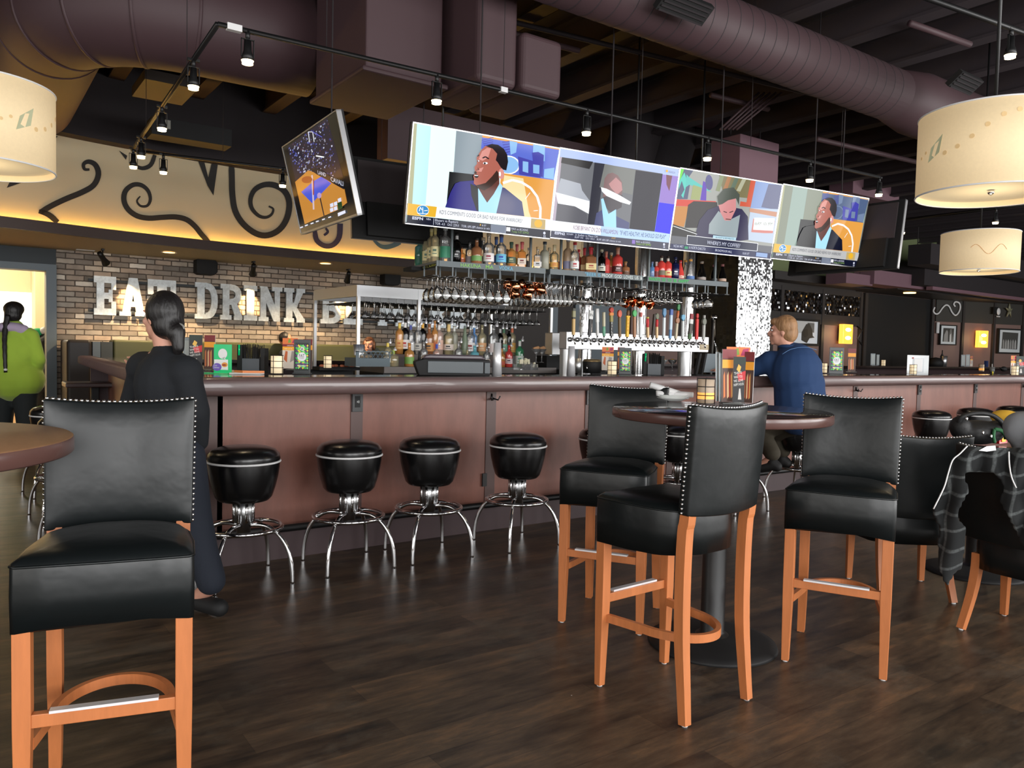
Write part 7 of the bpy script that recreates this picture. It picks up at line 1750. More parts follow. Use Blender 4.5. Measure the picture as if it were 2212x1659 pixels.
# ------------------------------------------------------------------ booth at the brick wall
M_olive = pm('olive_upholstery', 78, 80, 48, .5)
b = MB(); b.bx(1.75, 7.7, 11.85, 12.24, .45, 1.27, M_olive); b.bx(1.75, 7.7, 11.35, 11.85, 0, .47, M_olive); tag(b.build('booth_bench', bevel=.03, seg=3), 'long olive green booth bench against the brick wall', 'bench')
b = MB(); b.bx(1.16, 1.45, 11.5, 12.24, 0, 1.26, pm('booth_end_wood', 30, 24, 24, .5)); tag(b.build('booth_end_panel', bevel=.04, seg=3), 'dark rounded booth end panel beside the doorway', 'panel')
b = MB(); b.bx(1.47, 1.56, 11.6, 12.24, 0, 1.24, M_frame); b.bx(1.58, 1.72, 11.7, 12.24, 0, 1.24, M_slate); tag(b.build('booth_divider'), 'grey divider posts right of the dark booth end panel', 'divider')
b = MB(); p = atz(205, 830, .78); b.box((p.x, p.y, .78), (.6, .4, .05), M_dark); b.box((p.x, p.y, .4), (.08, .08, .74), M_blackm); b.box((p.x, p.y, .02), (.4, .4, .04), M_blackm)
tag(b.build('side_table', bevel=.01), 'low reddish wooden table by the left end of the bar', 'table')

# ------------------------------------------------------------------ people
FH = Vector((math.cos(YAW), math.sin(YAW), 0)); RH = Vector((math.sin(YAW), -math.cos(YAW), 0))
def J(px, py, d): return atd(px, py, d)
def hand(b, w, dr, up, m, k=1.0, curl=.5, side=1):
    """palm and five bent fingers starting at wrist w, pointing dr, palm normal up"""
    dr = Vector(dr).normalized(); up = Vector(up); up = (up - dr * up.dot(dr)).normalized(); sd = dr.cross(up) * side
    w = Vector(w)
    for i in range(4): b.caps(w + sd * (i - 1.5) * .008 * k, .013 * k, w + dr * .085 * k + sd * (i - 1.5) * .019 * k, .0115 * k, m)
    for i, L in enumerate((.068, .078, .072, .056)):
        a = w + dr * .088 * k + sd * (i - 1.5) * .02 * k; c1 = a + (dr - up * curl * .5).normalized() * L * .5 * k; c2 = c1 + (dr - up * curl * 1.6).normalized() * L * .5 * k
        b.chain([(a, .0092 * k), (c1, .0085 * k), (c2, .007 * k)], m)
    a = w + dr * .025 * k - sd * .026 * k; c1 = a + (dr * .7 - sd * .8 - up * .2).normalized() * .036 * k; c2 = c1 + (dr * .95 - sd * .25 - up * .3).normalized() * .034 * k
    b.chain([(a, .013 * k), (c1, .0105 * k), (c2, .008 * k)], m)
def head_mesh(b, c, f, m, k=1.0, tilt=0):
    """skull, jaw, nose, ears, brow, lips; f = facing direction"""
    f = Vector(f).normalized(); s = f.cross(Vector((0, 0, 1))).normalized(); u = s.cross(f).normalized()
    Q = Matrix(((s.x, f.x, u.x, c[0]), (s.y, f.y, u.y, c[1]), (s.z, f.z, u.z, c[2]), (0, 0, 0, 1)))
    b.ell((0, -.012 * k, .022 * k), (.074 * k, .094 * k, .088 * k), m, Q); b.ell((0, .03 * k, -.05 * k), (.054 * k, .058 * k, .062 * k), m, Q)
    b.ell((0, .072 * k, -.092 * k), (.024 * k, .018 * k, .018 * k), m, Q)
    b.tube([Q @ Vector((0, .082 * k, .022 * k)), Q @ Vector((0, .108 * k, -.025 * k))], [.009 * k, .015 * k], m, n=8); b.ell((0, .1 * k, -.028 * k), (.018 * k, .014 * k, .011 * k), m, Q)
    for q in (-1, 1): b.ell((q * .073 * k, -.012 * k, -.012 * k), (.008 * k, .016 * k, .028 * k), m, Q); b.ell((q * .03 * k, .076 * k, .03 * k), (.024 * k, .012 * k, .008 * k), m, Q); b.ell((q * .042 * k, .06 * k, -.02 * k), (.022 * k, .02 * k, .018 * k), m, Q)
    b.ell((0, .088 * k, -.058 * k), (.024 * k, .01 * k, .006 * k), m, Q); b.ell((0, .088 * k, -.068 * k), (.02 * k, .01 * k, .006 * k), m, Q)
    return Q
def face_parts(Q, par, loc, k=1.0):
    b = MB()
    for q in (-1, 1): b.ell((q * .03 * k, .077 * k, .008 * k), (.012 * k, .008 * k, .0075 * k), M_white, Q); b.ell((q * .03 * k, .0835 * k, .008 * k), (.006 * k, .003 * k, .006 * k), M_blackm, Q)
    shift(b, loc); b.build('eyes', par)
    b = MB(); b.ell((0, .094 * k, -.063 * k), (.02 * k, .005 * k, .0035 * k), pm('lip_rose', 160, 84, 80, .5), Q); shift(b, loc); b.build('lips', par)
def shift(b, loc): b.v = [v - loc for v in b.v]
def person(lab, base, fill, skin, vox=.01, group=None):
    b = MB(); Q = fill(b, skin); base = Vector(base); shift(b, base)
    o = b.build('person', loc=base, remesh=vox, smooth=3); tag(o, lab, 'person', group); return o, base, Q
def wear(name, par, base, fill, m, vox=.012, sm=4):
    b = MB(); fill(b, m); shift(b, base); return b.build(name, par, remesh=vox, smooth=sm)

# --- 1 walking person in black
D = 3.72
W = dict(head=J(350, 686, D), neck=J(358, 752, D), chest=J(356, 830, D), belly=J(362, 900, D), hip=J(378, 962, D), sl=J(312, 796, D + .06), sr=J(400, 806, D - .06), el=J(285, 880, D + .1), wl=J(296, 806, D + .24), er=J(424, 890, D - .08), wr=J(432, 962, D - .02),
         hl=J(360, 985, D + .07), hr=J(396, 985, D - .06), kl=J(352, 1110, D + .12), kr=J(420, 1115, D - .05), al=J(318, 1250, D + .25), ar=J(456, 1268, D - .04))
fdir = (-RH * .86 + FH * .5).normalized()
toe_r = W['ar'] + fdir * .15; toe_r.z = .035; W['ar'].z = max(W['ar'].z, .09); toe_l = W['al'] + fdir * .17; toe_l.z = .035; W['al'].z = .08
def fill1(b, m):
    Q = head_mesh(b, W['head'], fdir, m, .97)
    b.chain([(W['head'] + Vector((0, 0, -.06)), .052), (W['neck'], .052), (W['chest'], .105), (W['belly'], .1), (W['hip'], .12)], m)
    b.chain([(W['neck'] - Vector((0, 0, .04)), .06), (W['sl'], .052), (W['el'], .042), (W['wl'], .027)], m); b.chain([(W['neck'] - Vector((0, 0, .04)), .06), (W['sr'], .052), (W['er'], .042), (W['wr'], .027)], m)
    b.chain([(W['hip'], .11), (W['hl'], .085), (W['kl'], .055), (W['al'], .038), (toe_l, .03)], m); b.chain([(W['hip'], .11), (W['hr'], .085), (W['kr'], .055), (W['ar'], .038), (toe_r, .03)], m)
    hand(b, W['wl'], (W['wl'] - W['el']) + fdir * .05, -fdir + Vector((0, 0, .2)), m, .92, .7); hand(b, W['wr'], Vector((0, 0, -1)) + fdir * .15, -RH, m, .92, .5)
    return Q
walker, wb, Qh = person('dark-haired person in black walking to the left between the high chair and the bar', (W['hip'].x, W['hip'].y, 0), fill1, M_skin, .0075)
face_parts(Qh, walker, wb, .97)
M_blk = mat('black_cloth', S(14, 18, 24), .85, bump=(30, .15)); M_navy = mat('navy_denim', S(24, 30, 42), .85, bump=(60, .15))
def top1(b, m):
    b.chain([(W['neck'] - Vector((0, 0, .035)), .07), (W['chest'], .135), (W['belly'], .13), (W['hip'], .138)], m); b.caps(W['sl'], .085, W['sr'], .085, m)
    b.ell(W['chest'] - fdir * .02, (.15, .13, .17), m)
    b.chain([(W['sl'], .07), (W['el'], .062), (W['wl'] * .85 + W['el'] * .15, .044)], m); b.chain([(W['sr'], .07), (W['er'], .062), (W['wr'] * .9 + W['er'] * .1, .042)], m)
wear('pullover', walker, wb, top1, M_blk, .011)
def tr1(b, m):
    b.caps(W['hip'], .128, W['hip'] - Vector((0, 0, .08)), .12, m); b.chain([(W['hl'], .098), (W['kl'], .075), (W['al'] + Vector((0, 0, .02)), .066)], m); b.chain([(W['hr'], .1), (W['kr'], .078), (W['ar'] * .5 + W['kr'] * .5, .07), (W['ar'] + Vector((0, 0, .03)), .068)], m)
wear('trousers', walker, wb, tr1, M_navy, .012)
for a, t_ in ((W['ar'], toe_r), (W['al'], toe_l)):
    b = MB(); q = Vector((a.x, a.y, .045)); b.caps(q - fdir * .06, .042, q + fdir * .1, .04, M_blackm); b.caps(q + fdir * .1, .04, t_ + fdir * .02, .034, M_blackm)
    for v in b.v: v.z = max(v.z, .003)
    shift(b, wb); b.build('shoe', walker, remesh=.009, smooth=3)
def hair1(b, m):
    c = W['head']; b.ell(c + Vector((0, 0, .03)) - fdir * .022, (.088, .092, .1), m); b.ell(c - fdir * .045 + Vector((0, 0, -.03)), (.075, .07, .08), m); b.ell(c - fdir * .1 + Vector((0, 0, -.07)) + RH * .0, (.045, .045, .05), m)
    b.chain([(c - fdir * .11 + Vector((0, 0, -.07)), .035), (c - fdir * .12 + Vector((0, 0, -.14)), .028), (c - fdir * .1 + Vector((0, 0, -.19)), .012)], m)
wear('hair', walker, wb, hair1, M_hair, .009)
b = MB(); c = W['head'] - fdir * .105 + Vector((0, 0, -.045)); b.tube([c + (RH * math.cos(a * PI / 8) + Vector((0, 0, 1)) * math.sin(a * PI / 8) * .5) * .034 for a in range(16)], .006, pm('hair_tie', 120, 120, 116, .6), n=6, closed=True); shift(b, wb); b.build('hair_tie', walker)

# --- 2 man in a blue pullover on a bar stool
D = 6.62
B = dict(head=J(1690, 716, D), neck=J(1703, 752, D), up=J(1716, 778, D), mid=J(1722, 830, D), hip=J(1726, 890, D - .02), sl=J(1664, 782, D + .08), sr=J(1750, 790, D - .0), el=J(1614, 806, D + .2), wl=J(1566, 800, D + .38), er=J(1748, 832, D + .28), wr=J(1700, 806, D + .45),
         hl=J(1706, 900, D + .05), hr=J(1742, 900, D - .05), kl=J(1640, 932, D + .22), kr=J(1672, 940, D + .3), al=J(1668, 992, D + .05), ar=J(1690, 985, D + .25))
f2 = (-RH * .9 + FH * .42).normalized()
for k_ in ('el', 'wl', 'wr'): B[k_].z = max(B[k_].z, 1.13)
tl = B['al'] + f2 * .16 - Vector((0, 0, .1)); t2 = B['ar'] + f2 * .14 - Vector((0, 0, .1))
def fill2(b, m):
    Q = head_mesh(b, B['head'], f2, m, 1.05)
    b.chain([(B['head'] + Vector((0, 0, -.05)), .062), (B['neck'], .06), (B['up'], .12), (B['mid'], .14), (B['hip'], .15)], m); b.caps(B['sl'], .06, B['sr'], .06, m)
    b.chain([(B['sl'], .06), (B['el'], .046), (B['wl'], .03)], m); b.chain([(B['sr'], .06), (B['er'], .046), (B['wr'], .03)], m)
    b.chain([(B['hl'], .09), (B['kl'], .06), (B['al'], .04), (tl, .03)], m); b.chain([(B['hr'], .09), (B['kr'], .06), (B['ar'], .04), (t2, .03)], m)
    hand(b, B['wl'], B['wl'] - B['el'], Vector((0, 0, 1)), m, 1, .4); hand(b, B['wr'], B['wr'] - B['er'], Vector((0, 0, 1)), m, 1, .4); return Q
man, mb, Qm = person('man in a blue pullover seated at the bar with his back turned', (B['hip'].x, B['hip'].y, 0), fill2, M_skin, .0085)
face_parts(Qm, man, mb, 1.05)
M_blue = mat('blue_knit', S(26, 56, 98), .85, bump=(9, .25))
def top2(b, m):
    b.chain([(B['neck'] - Vector((0, 0, .01)), .072), (B['up'], .15), (B['mid'], .19), (B['hip'], .2)], m); b.caps(B['sl'], .1, B['sr'], .1, m); b.ell((B['up'] + B['mid']) / 2 - FH * .02, (.22, .2, .24), m)
    b.caps(B['sr'], .09, B['mid'] + RH * .08, .15, m); b.caps(B['sl'], .08, B['mid'] - RH * .04, .15, m); b.caps(B['mid'] + RH * .05, .17, B['hip'] + RH * .05, .18, m)
    b.chain([(B['sl'], .09), (B['el'], .07), (B['wl'] * .9 + B['el'] * .1, .048)], m); b.chain([(B['sr'], .09), (B['er'], .07), (B['wr'] * .9 + B['er'] * .1, .048)], m)
sw = wear('pullover', man, mb, top2, M_blue, .014, 3)
b = MB(); c = B['neck'] + Vector((0, 0, .015)); b.tube([c + (RH * math.cos(a * PI / 10) * .07 + FH * math.sin(a * PI / 10) * .07) for a in range(20)], .016, M_blue, n=8, closed=True); shift(b, mb); b.build('collar', sw)
b = MB(); P_ = catmull([J(x, y, D - .265) for x, y in ((1690, 765), (1710, 754), (1740, 750), (1764, 756))], 4); b.tube([p for p in P_], .0022, pm('seam_blue', 90, 130, 180, .7), n=5); shift(b, mb); b.build('yoke_seam', sw)
def tr2(b, m):
    b.chain([(B['hip'], .17), (B['hl'], .12), (B['kl'], .085), (B['al'] + Vector((0, 0, .05)), .07)], m); b.chain([(B['hip'], .17), (B['hr'], .12), (B['kr'], .085), (B['ar'] + Vector((0, 0, .05)), .07)], m)
wear('trousers', man, mb, tr2, mat('olive_trousers', S(62, 56, 44), .85), .013)
for a, t_ in ((B['al'], tl), (B['ar'], t2)):
    b = MB(); b.caps(a - Vector((0, 0, .03)), .05, a - f2 * .04 - Vector((0, 0, .06)), .045, M_blackm); b.caps(a - Vector((0, 0, .05)), .048, t_, .038, M_blackm); shift(b, mb); b.build('shoe', man, remesh=.009, smooth=2)
M_blond = mat('sandy_hair', S(150, 112, 76), .6, bump=(60, .8, (1, 1, .2)), var=(30, .3, (1, 1, .2)))
def hair2(b, m):
    c = B['head']; b.ell(c + Vector((0, 0, .045)) - f2 * .025, (.094, .1, .098), m); b.ell(c - f2 * .055 + Vector((0, 0, -.01)), (.082, .07, .09), m); b.ell(c + f2 * .05 + Vector((0, 0, .082)), (.06, .05, .035), m)
wear('hair', man, mb, hair2, M_blond, .009, 2)

# --- 3 and 4 at the doorway
def stander(lab, px, D, htop, facing, skin, topm, legm, hairm, hat=False, wk=1.0, lean=0.0):
    p0 = J(px, 700, D); z = lambda q: q * htop
    X = lambda a, q, d=0: Vector((p0.x, p0.y, 0)) + RH * a + FH * d + Vector((0, 0, z(q)))
    f = facing
    def fl(b, m):
        Q = head_mesh(b, X(0, .93) + f * lean, f, m, htop / 1.72)
        b.chain([(X(0, .88) + f * lean, .05), (X(0, .83) + f * lean * .6, .055), (X(0, .72), .11 * wk), (X(0, .6), .11 * wk), (X(0, .52), .12 * wk)], m)
        for s_ in (-1, 1):
            b.chain([(X(s_ * .14 * wk, .8) + f * lean * .5, .055), (X(s_ * .2 * wk, .63) + f * .02, .042), (X(s_ * .16 * wk, .52) + f * .16, .028)], m)
            b.chain([(X(s_ * .09 * wk, .5), .09 * wk), (X(s_ * .1 * wk, .28), .06), (X(s_ * .1 * wk, .05), .042), (X(s_ * .1 * wk, .02) + f * .14, .032)], m)
            hand(b, X(s_ * .16 * wk, .52) + f * .16, f + Vector((0, 0, -.3)), Vector((0, 0, 1)), m, .95, .5)
        return Q
    o, base, Q = person(lab, (p0.x, p0.y, 0), fl, skin, .012); face_parts(Q, o, base, htop / 1.72)
    def tp(b, m):
        b.chain([(X(0, .83) + f * lean * .6, .085 * wk), (X(0, .72), .15 * wk), (X(0, .6), .17 * wk), (X(0, .5), .19 * wk)], m); b.caps(X(-.1 * wk, .5), .15 * wk, X(.1 * wk, .5), .15 * wk, m); b.caps(X(-.13 * wk, .795) + f * lean * .5, .08, X(.13 * wk, .795) + f * lean * .5, .08, m); b.caps(X(-.07 * wk, .68), .13 * wk, X(.07 * wk, .68), .13 * wk, m); b.caps(X(-.08 * wk, .53), .13 * wk, X(.08 * wk, .53), .13 * wk, m)
        for s_ in (-1, 1): b.chain([(X(s_ * .15 * wk, .79) + f * lean * .5, .075), (X(s_ * .21 * wk, .63) + f * .02, .065), (X(s_ * .17 * wk, .53) + f * .14, .045)], m)
    wear('jacket', o, base, tp, topm, .015)
    def tr(b, m):
        b.caps(X(-.07 * wk, .5), .12 * wk, X(.07 * wk, .5), .12 * wk, m)
        for s_ in (-1, 1): b.chain([(X(s_ * .09 * wk, .48), .11 * wk), (X(s_ * .1 * wk, .28), .085 * wk), (X(s_ * .105 * wk, .06), .07)], m)
    wear('trousers', o, base, tr, legm, .015)
    b = MB(); h = X(0, .93) + f * lean; b.ell(h + Vector((0, 0, .035)) - f * .02, (.088, .096, .1), hairm)
    if hat: b.ell(h + Vector((0, 0, .05)) + f * .0, (.1, .105, .085), hairm); b.ell(h - f * .03 + Vector((0, 0, -.02)), (.085, .08, .07), hairm)
    shift(b, base); b.build('hair', o, remesh=.012)
    for s_ in (-1, 1):
        b = MB(); q = X(s_ * .105 * wk, .025); b.caps(q - f * .05, .045, q + f * .14, .04, M_blackm)
        for v in b.v: v.z = max(v.z, .002)
        shift(b, base); b.build('shoe', o, remesh=.012)
    return o, base, X
M_lime = mat('lime_fleece', S(158, 190, 62), .9, sheen=.3, bump=(14, .2)); M_dkt = mat('charcoal_trousers', S(30, 36, 38), .85)
o3, b3, X3 = stander('person in a lime green fleece with a long dark braid, standing at the left edge', 30, 8.4, 1.64, (FH * .95 - RH * .3).normalized(), M_skin2, M_lime, M_dkt, M_hair, True, 1.25)
b = MB(); c = X3(0, .93) - FH * .1; pts = [c + Vector((0, 0, -.02)), c - FH * .05 + Vector((0, 0, -.2)), c - FH * .1 + RH * .03 + Vector((0, 0, -.4)), c - FH * .12 + RH * .05 + Vector((0, 0, -.62))]
P_ = catmull(pts, 5); b.tube(P_, [.03 - .016 * i / len(P_) + .003 * (i % 2) for i in range(len(P_))], M_hair, n=10); shift(b, b3); b.build('braid', o3)
b = MB(); b.ell(P_[-1] + Vector((0, 0, .03)), (.018, .018, .018), M_white); shift(b, b3); b.build('braid_tie', o3)
def hood(b, m): b.ell(X3(0, .84) - FH * .05, (.15, .1, .06), m); b.caps(X3(-.1, .825) - FH * .03, .06, X3(.12, .825) - FH * .03, .06, m)
wear('lavender_hood', o3, b3, hood, mat('lavender_cloth', S(176, 160, 186), .9), .014)
o4, b4, X4 = stander('person in a black jacket with a green collar leaning forward inside the doorway', 100, 11.4, 1.62, (RH * .8 + FH * .5).normalized(), M_skin2, mat('black_jacket', S(24, 26, 28), .8), mat('dark_patterned_trousers', S(52, 50, 44), .85, var=(30, .5)), M_hair, False, 1.0, .16)
def coll(b, m): b.ell(X4(-.12, .83) , (.1, .08, .07), m)
wear('green_collar', o4, b4, coll, mat('bright_green_cloth', S(40, 180, 110), .8), .014)
def cuff(b, m): b.ell(X4(-.03, .85), (.06, .07, .06), m)
wear('white_collar', o4, b4, cuff, M_white, .014)

# --- 5 and 6 seated in the booth, only heads and shoulders show
def sitter(lab, px, py, Y, k, facing, skin, topm, hairm, bob):
    c = atY(px, py, Y); f = facing; V = Vector
    def fl(b, m):
        Q = head_mesh(b, c, f, m, k); b.chain([(c - V((0, 0, .07)), .05), (c - V((0, 0, .15)), .055), (c - V((0, 0, .32)), .11), (c - V((0, 0, .6)), .12)], m)
        for s_ in (-1, 1): sv = f.cross(V((0, 0, 1))) * s_; b.chain([(c - V((0, 0, .21)) + sv * .15, .05), (c - V((0, 0, .45)) + sv * .2, .04), (c - V((0, 0, .5)) + sv * .1 + f * .2, .028)], m); hand(b, c - V((0, 0, .5)) + sv * .1 + f * .2, f, V((0, 0, 1)), m, .95)
        b.caps(c - V((0, 0, .72)), .13, c - V((0, 0, .72)) + f * .3, .1, m); return Q
    o, base, Q = person(lab, (c.x, c.y, c.z - .8), fl, skin, .01); face_parts(Q, o, base, k)
    def tp(b, m):
        b.chain([(c - V((0, 0, .16)), .075), (c - V((0, 0, .32)), .15), (c - V((0, 0, .65)), .16)], m)
        for s_ in (-1, 1): sv = f.cross(V((0, 0, 1))) * s_; b.chain([(c - V((0, 0, .21)) + sv * .13, .075), (c - V((0, 0, .45)) + sv * .2, .06), (c - V((0, 0, .5)) + sv * .12 + f * .17, .045)], m)
    wear('top', o, base, tp, topm, .014)
    def hr(b, m):
        b.ell(c + V((0, 0, .04)) - f * .025, (.09, .095, .095), m)
        if bob:
            for s_ in (-1, 1): sv = f.cross(V((0, 0, 1))) * s_; b.ell(c + sv * .075 - f * .01 + V((0, 0, -.015)), (.03, .05, .085), m)
            b.ell(c + f * .055 + V((0, 0, .075)), (.06, .035, .03), m)
    wear('hair', o, base, hr, hairm, .009)
sitter('person with a brown bob seated in the booth behind the honeycomb crate', 797, 745, 11.7, 1.12, -FH, M_skin, mat('grey_patterned_top', S(70, 70, 72), .8, var=(60, .6)), mat('brown_hair', S(92, 60, 42), .5, bump=(60, .5)), True)
sitter('person seated in the booth, only dark hair showing above the left menu stand', 618, 736, 11.7, 1.1, RH, M_skin2, M_blk, M_hair, False)

# --- 7 seated at the right edge, back turned
c7 = Vector((4.12, 1.46, 0)); f7 = Vector((math.cos(R(-5)), math.sin(R(-5)), 0)); s7 = Vector((-f7.y, f7.x, 0)); Z7 = Vector((0, 0, 1))
def fill7(b, m):
    Q = head_mesh(b, c7 + f7 * .08 + Z7 * 1.2, f7, m, 1.0)
    b.chain([(c7 + f7 * .06 + Z7 * 1.14, .055), (c7 + f7 * .03 + Z7 * 1.04, .06), (c7 + Z7 * .88, .12), (c7 + Z7 * .7, .12), (c7 + Z7 * .58, .13)], m)
    for q in (-1, 1):
        b.chain([(c7 + s7 * .18 * q + Z7 * .97, .055), (c7 + s7 * .23 * q + f7 * .2 + Z7 * .8, .042), (c7 + s7 * .15 * q + f7 * .42 + Z7 * .79, .028)], m); hand(b, c7 + s7 * .15 * q + f7 * .42 + Z7 * .79, f7, Z7, m)
        b.chain([(c7 + s7 * .1 * q + Z7 * .57, .085), (c7 + s7 * .12 * q + f7 * .42 + Z7 * .55, .06), (c7 + s7 * .12 * q + f7 * .42 + Z7 * .08, .04), (c7 + s7 * .12 * q + f7 * .56 + Z7 * .035, .032)], m)
    return Q
o7, b7, Q7 = person('person in a light grey shirt seated at the right edge, seen from behind', tuple(c7), fill7, M_skin, .01); face_parts(Q7, o7, b7)
def top7(b, m):
    b.chain([(c7 + f7 * .03 + Z7 * 1.04, .08), (c7 + Z7 * .9, .15), (c7 + Z7 * .7, .16), (c7 + Z7 * .6, .17)], m); b.caps(c7 + s7 * .17 + Z7 * .95, .09, c7 - s7 * .17 + Z7 * .95, .09, m); b.caps(c7 + s7 * .1 + Z7 * .78, .13, c7 - s7 * .1 + Z7 * .78, .13, m)
    for q in (-1, 1): b.chain([(c7 + s7 * .19 * q + Z7 * .96, .075), (c7 + s7 * .23 * q + f7 * .2 + Z7 * .81, .06)], m)
wear('shirt', o7, b7, top7, mat('pale_grey_shirt', S(150, 152, 156), .85, bump=(8, .2)), .013)
def tr7(b, m):
    for q in (-1, 1): b.chain([(c7 + s7 * .09 * q + Z7 * .58, .11), (c7 + s7 * .12 * q + f7 * .42 + Z7 * .55, .085), (c7 + s7 * .12 * q + f7 * .42 + Z7 * .1, .065)], m)
wear('trousers', o7, b7, tr7, M_dkt, .014)
b = MB(); b.ell(c7 + f7 * .06 + Z7 * 1.235, (.09, .085, .095), M_hair); shift(b, b7); b.build('hair', o7)
for q in (-1, 1):
    b = MB(); b.caps(c7 + s7 * .12 * q + f7 * .4 + Z7 * .045, .045, c7 + s7 * .12 * q + f7 * .58 + Z7 * .04, .038, M_blackm); shift(b, b7); b.build('shoe', o7)

# ------------------------------------------------------------------ table at the right with bag, red flask, yellow garment
t = make_table('low dark table behind the low nailhead chair, mostly hidden', 5.0, 2.2, M_table, z=.76, r=.42)
def on7(px, py, z=.762): return atz(px, py, z)
M_bag = mat('black_nylon', S(18, 18, 19), .6, bump=(20, .4))
bc = atd(2108, 950, 4.75); bc.z = .765
bag = thing('black_bag', 'black bag with a looped strap lying on the low table at right', 'bag', bc, FACE)
b = MB(); b.ell((.02, .02, .07), (.16, .1, .075), M_bag); b.ell((-.1, 0, .1), (.06, .06, .07), M_bag); b.ell((.12, .0, .09), (.06, .06, .06), M_bag); b.build('bag_body', bag, remesh=.01)
b = MB(); P_ = catmull([(-.12, -.02, .1), (-.12, -.04, .16), (-.04, -.05, .19), (.06, -.05, .18), (.13, -.06, .12), (.14, -.07, .04)], 5); b.tube(P_, .014, M_bag, n=8); b.build('strap', bag)
b = MB(); P_ = catmull([(.06, -.08, .1), (.1, -.09, .09), (.13, -.1, .05), (.17, -.12, -.0), (.18, -.13, -.04)], 4); b.tube(P_, [.012] * len(P_), mat('green_webbing', S(40, 100, 60), .7), n=6); P_ = catmull([(.06, -.08, .1), (.05, -.09, .06), (.06, -.09, .02)], 4); b.tube(P_, .01, MATS['green_webbing'], n=6); b.build('green_strap', bag)
b = MB()
for x, z in ((-.12, .16), (-.02, .08), (.03, .06)): b.ell((x, -.1, z), (.008, .006, .012), M_chrome)
b.build('buckle', bag)
p = atd(2153, 945, 4.85); b = MB(); b.bx(-.055, .055, -.04, .04, 0, .1, mat('red_plastic', S(190, 28, 34), .25)); b.bx(-.03, .02, -.045, -.04, .01, .05, col((236, 190, 60))); b.build('red_tub', loc=(p.x, p.y, .765), bevel=.012, seg=3)
tag(bpy.data.objects['red_tub'], 'red plastic tub with a yellow label on the low table at right', 'tub')
p = atd(2192, 925, 5.35); b = MB()
for i in range(7): b.ell((.05 * math.cos(i * 1.7), .05 * math.sin(i * 2.3), .05 + .012 * i), (.12 - .01 * i, .1, .05), mat('yellow_cloth', S(228, 180, 60), .8, bump=(10, .5)))
o = b.build('yellow_garment', loc=(p.x, p.y, .765), remesh=.012); tag(o, 'crumpled yellow garment on the low table at the right edge', 'garment')
t2_ = make_table('second low dark table under the yellow garment, at the right edge', p.x + .1, p.y + .0, M_table, z=.76, r=.3)

# ------------------------------------------------------------------ plaid jacket over the low chair at right
m, nt, bs, L = node_mat('grey_plaid')
tc = nt.nodes.new('ShaderNodeTexCoord'); mp = nt.nodes.new('ShaderNodeMapping'); mp.inputs['Rotation'].default_value = (0, R(18), 0); L.new(tc.outputs['Object'], mp.inputs[0])
sp = nt.nodes.new('ShaderNodeSeparateXYZ'); L.new(mp.outputs[0], sp.inputs[0])
def stripe(o, period, width):
    a = nt.nodes.new('ShaderNodeMath'); a.operation = 'PINGPONG'; a.inputs[1].default_value = period / 2; L.new(o, a.inputs[0])
    c = nt.nodes.new('ShaderNodeMapRange'); c.inputs['From Min'].default_value = width; c.inputs['From Max'].default_value = width * .5; L.new(a.outputs[0], c.inputs['Value']); return c.outputs[0]
ad = nt.nodes.new('ShaderNodeMath'); L.new(stripe(sp.outputs['Y'], .075, .008), ad.inputs[0]); L.new(stripe(sp.outputs['Z'], .075, .008), ad.inputs[1])
nz = nt.nodes.new('ShaderNodeTexNoise'); nz.inputs['Scale'].default_value = 90; L.new(tc.outputs['Object'], nz.inputs['Vector'])
mu = nt.nodes.new('ShaderNodeMath'); mu.operation = 'MULTIPLY'; L.new(ad.outputs[0], mu.inputs[0]); L.new(nz.outputs['Fac'], mu.inputs[1])
rp = nt.nodes.new('ShaderNodeValToRGB'); rp.color_ramp.elements[0].color = S(26, 28, 29); rp.color_ramp.elements[1].color = S(92, 96, 96); rp.color_ramp.elements[1].position = .9; L.new(mu.outputs[0], rp.inputs[0]); L.new(rp.outputs[0], bs.inputs['Base Color']); bs.inputs['Roughness'].default_value = .95
M_plaid = m
JP = [(650, 288), (600, 345), (545, 395), (510, 500), (480, 600), (402, 750), (402, 800), (440, 900), (430, 1000), (450, 1200), (470, 1290), (510, 1335), (545, 1250), (605, 1200), (625, 1130), (640, 900), (580, 800), (662, 640), (640, 480), (860, 490), (930, 590), (900, 700), (1000, 900), (1050, 1000), (1130, 1100), (1200, 1100), (1240, 330), (1078, 305), (900, 298), (740, 292)]
JP = [(1900 + a / 3.455, 880 + c / 3.455) for a, c in JP]
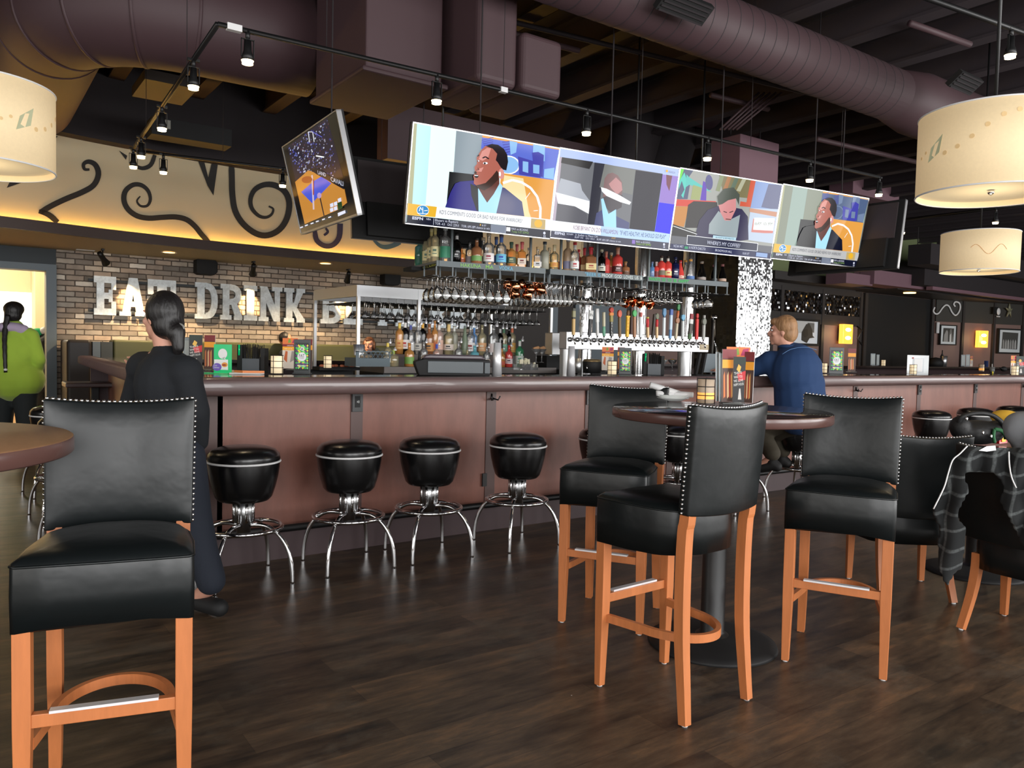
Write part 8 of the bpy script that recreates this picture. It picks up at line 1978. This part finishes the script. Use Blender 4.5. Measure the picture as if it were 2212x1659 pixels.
def inside(x, y):
    r_ = False
    for (x0, y0), (x1, y1) in zip(JP, JP[1:] + JP[:1]):
        if (y0 > y) != (y1 > y) and x < (x1 - x0) * (y - y0) / (y1 - y0) + x0: r_ = not r_
    return r_
def nearest(x, y):
    best = None
    for (x0, y0), (x1, y1) in zip(JP, JP[1:] + JP[:1]):
        dx, dy = x1 - x0, y1 - y0; t = max(0, min(1, ((x - x0) * dx + (y - y0) * dy) / (dx * dx + dy * dy))); qx, qy = x0 + t * dx, y0 + t * dy
        d = math.hypot(qx - x, qy - y)
        if best is None or d < best[0]: best = (d, qx, qy)
    return best
stp = 7; vid = {}; vs = []; fs = []
jl = Vector((3.82, 1.55, .6))
def jv(i, j):
    if (i, j) in vid: return vid[(i, j)]
    x, y = 2008 + i * stp, 958 + j * stp
    if not inside(x, y): _, x, y = nearest(x, y)
    d = 3.37 + (2212 - x) * .0008 + .018 * math.sin(x * .11 + y * .02) + .012 * math.sin(y * .07 + x * .05) - .02 * min(1, (y - 960) / 60) + (.0 if y > 975 else .03)
    vid[(i, j)] = len(vs); vs.append(atd(x, y, d) - jl); return vid[(i, j)]
for i in range(38):
    for j in range(48):
        if inside(2008 + (i + .5) * stp, 958 + (j + .5) * stp): fs.append((jv(i, j), jv(i, j + 1), jv(i + 1, j + 1), jv(i + 1, j)))
b = MB(); b.add(vs, fs, M_plaid, True)
jk = b.build('jacket', loc=jl); md = jk.modifiers.new('s', 'SOLIDIFY'); md.thickness = .022; md.offset = 0; md = jk.modifiers.new('u', 'SUBSURF'); md.levels = 1; md.render_levels = 1
tag(jk, 'dark grey plaid jacket with white piping draped over the low chair back', 'jacket')
for pts in ([(655, 288), (600, 345), (545, 395), (510, 500), (480, 600), (402, 758)], [(965, 330), (968, 420), (985, 520), (1020, 600)]):
    P_ = catmull([atd(1900 + a / 3.455, 880 + c / 3.455, 3.34) - jl for a, c in pts], 4); b = MB(); b.tube(P_, .003, M_white, n=6); b.build('white_piping', jk)
b = MB(); P_ = [atd(1900 + a / 3.455, 880 + c / 3.455, 3.36) - jl for a, c in ((740, 322), (800, 290), (865, 285), (870, 320), (800, 330))]; b.add(P_, [list(range(5))], M_white); b.build('collar_label', jk)
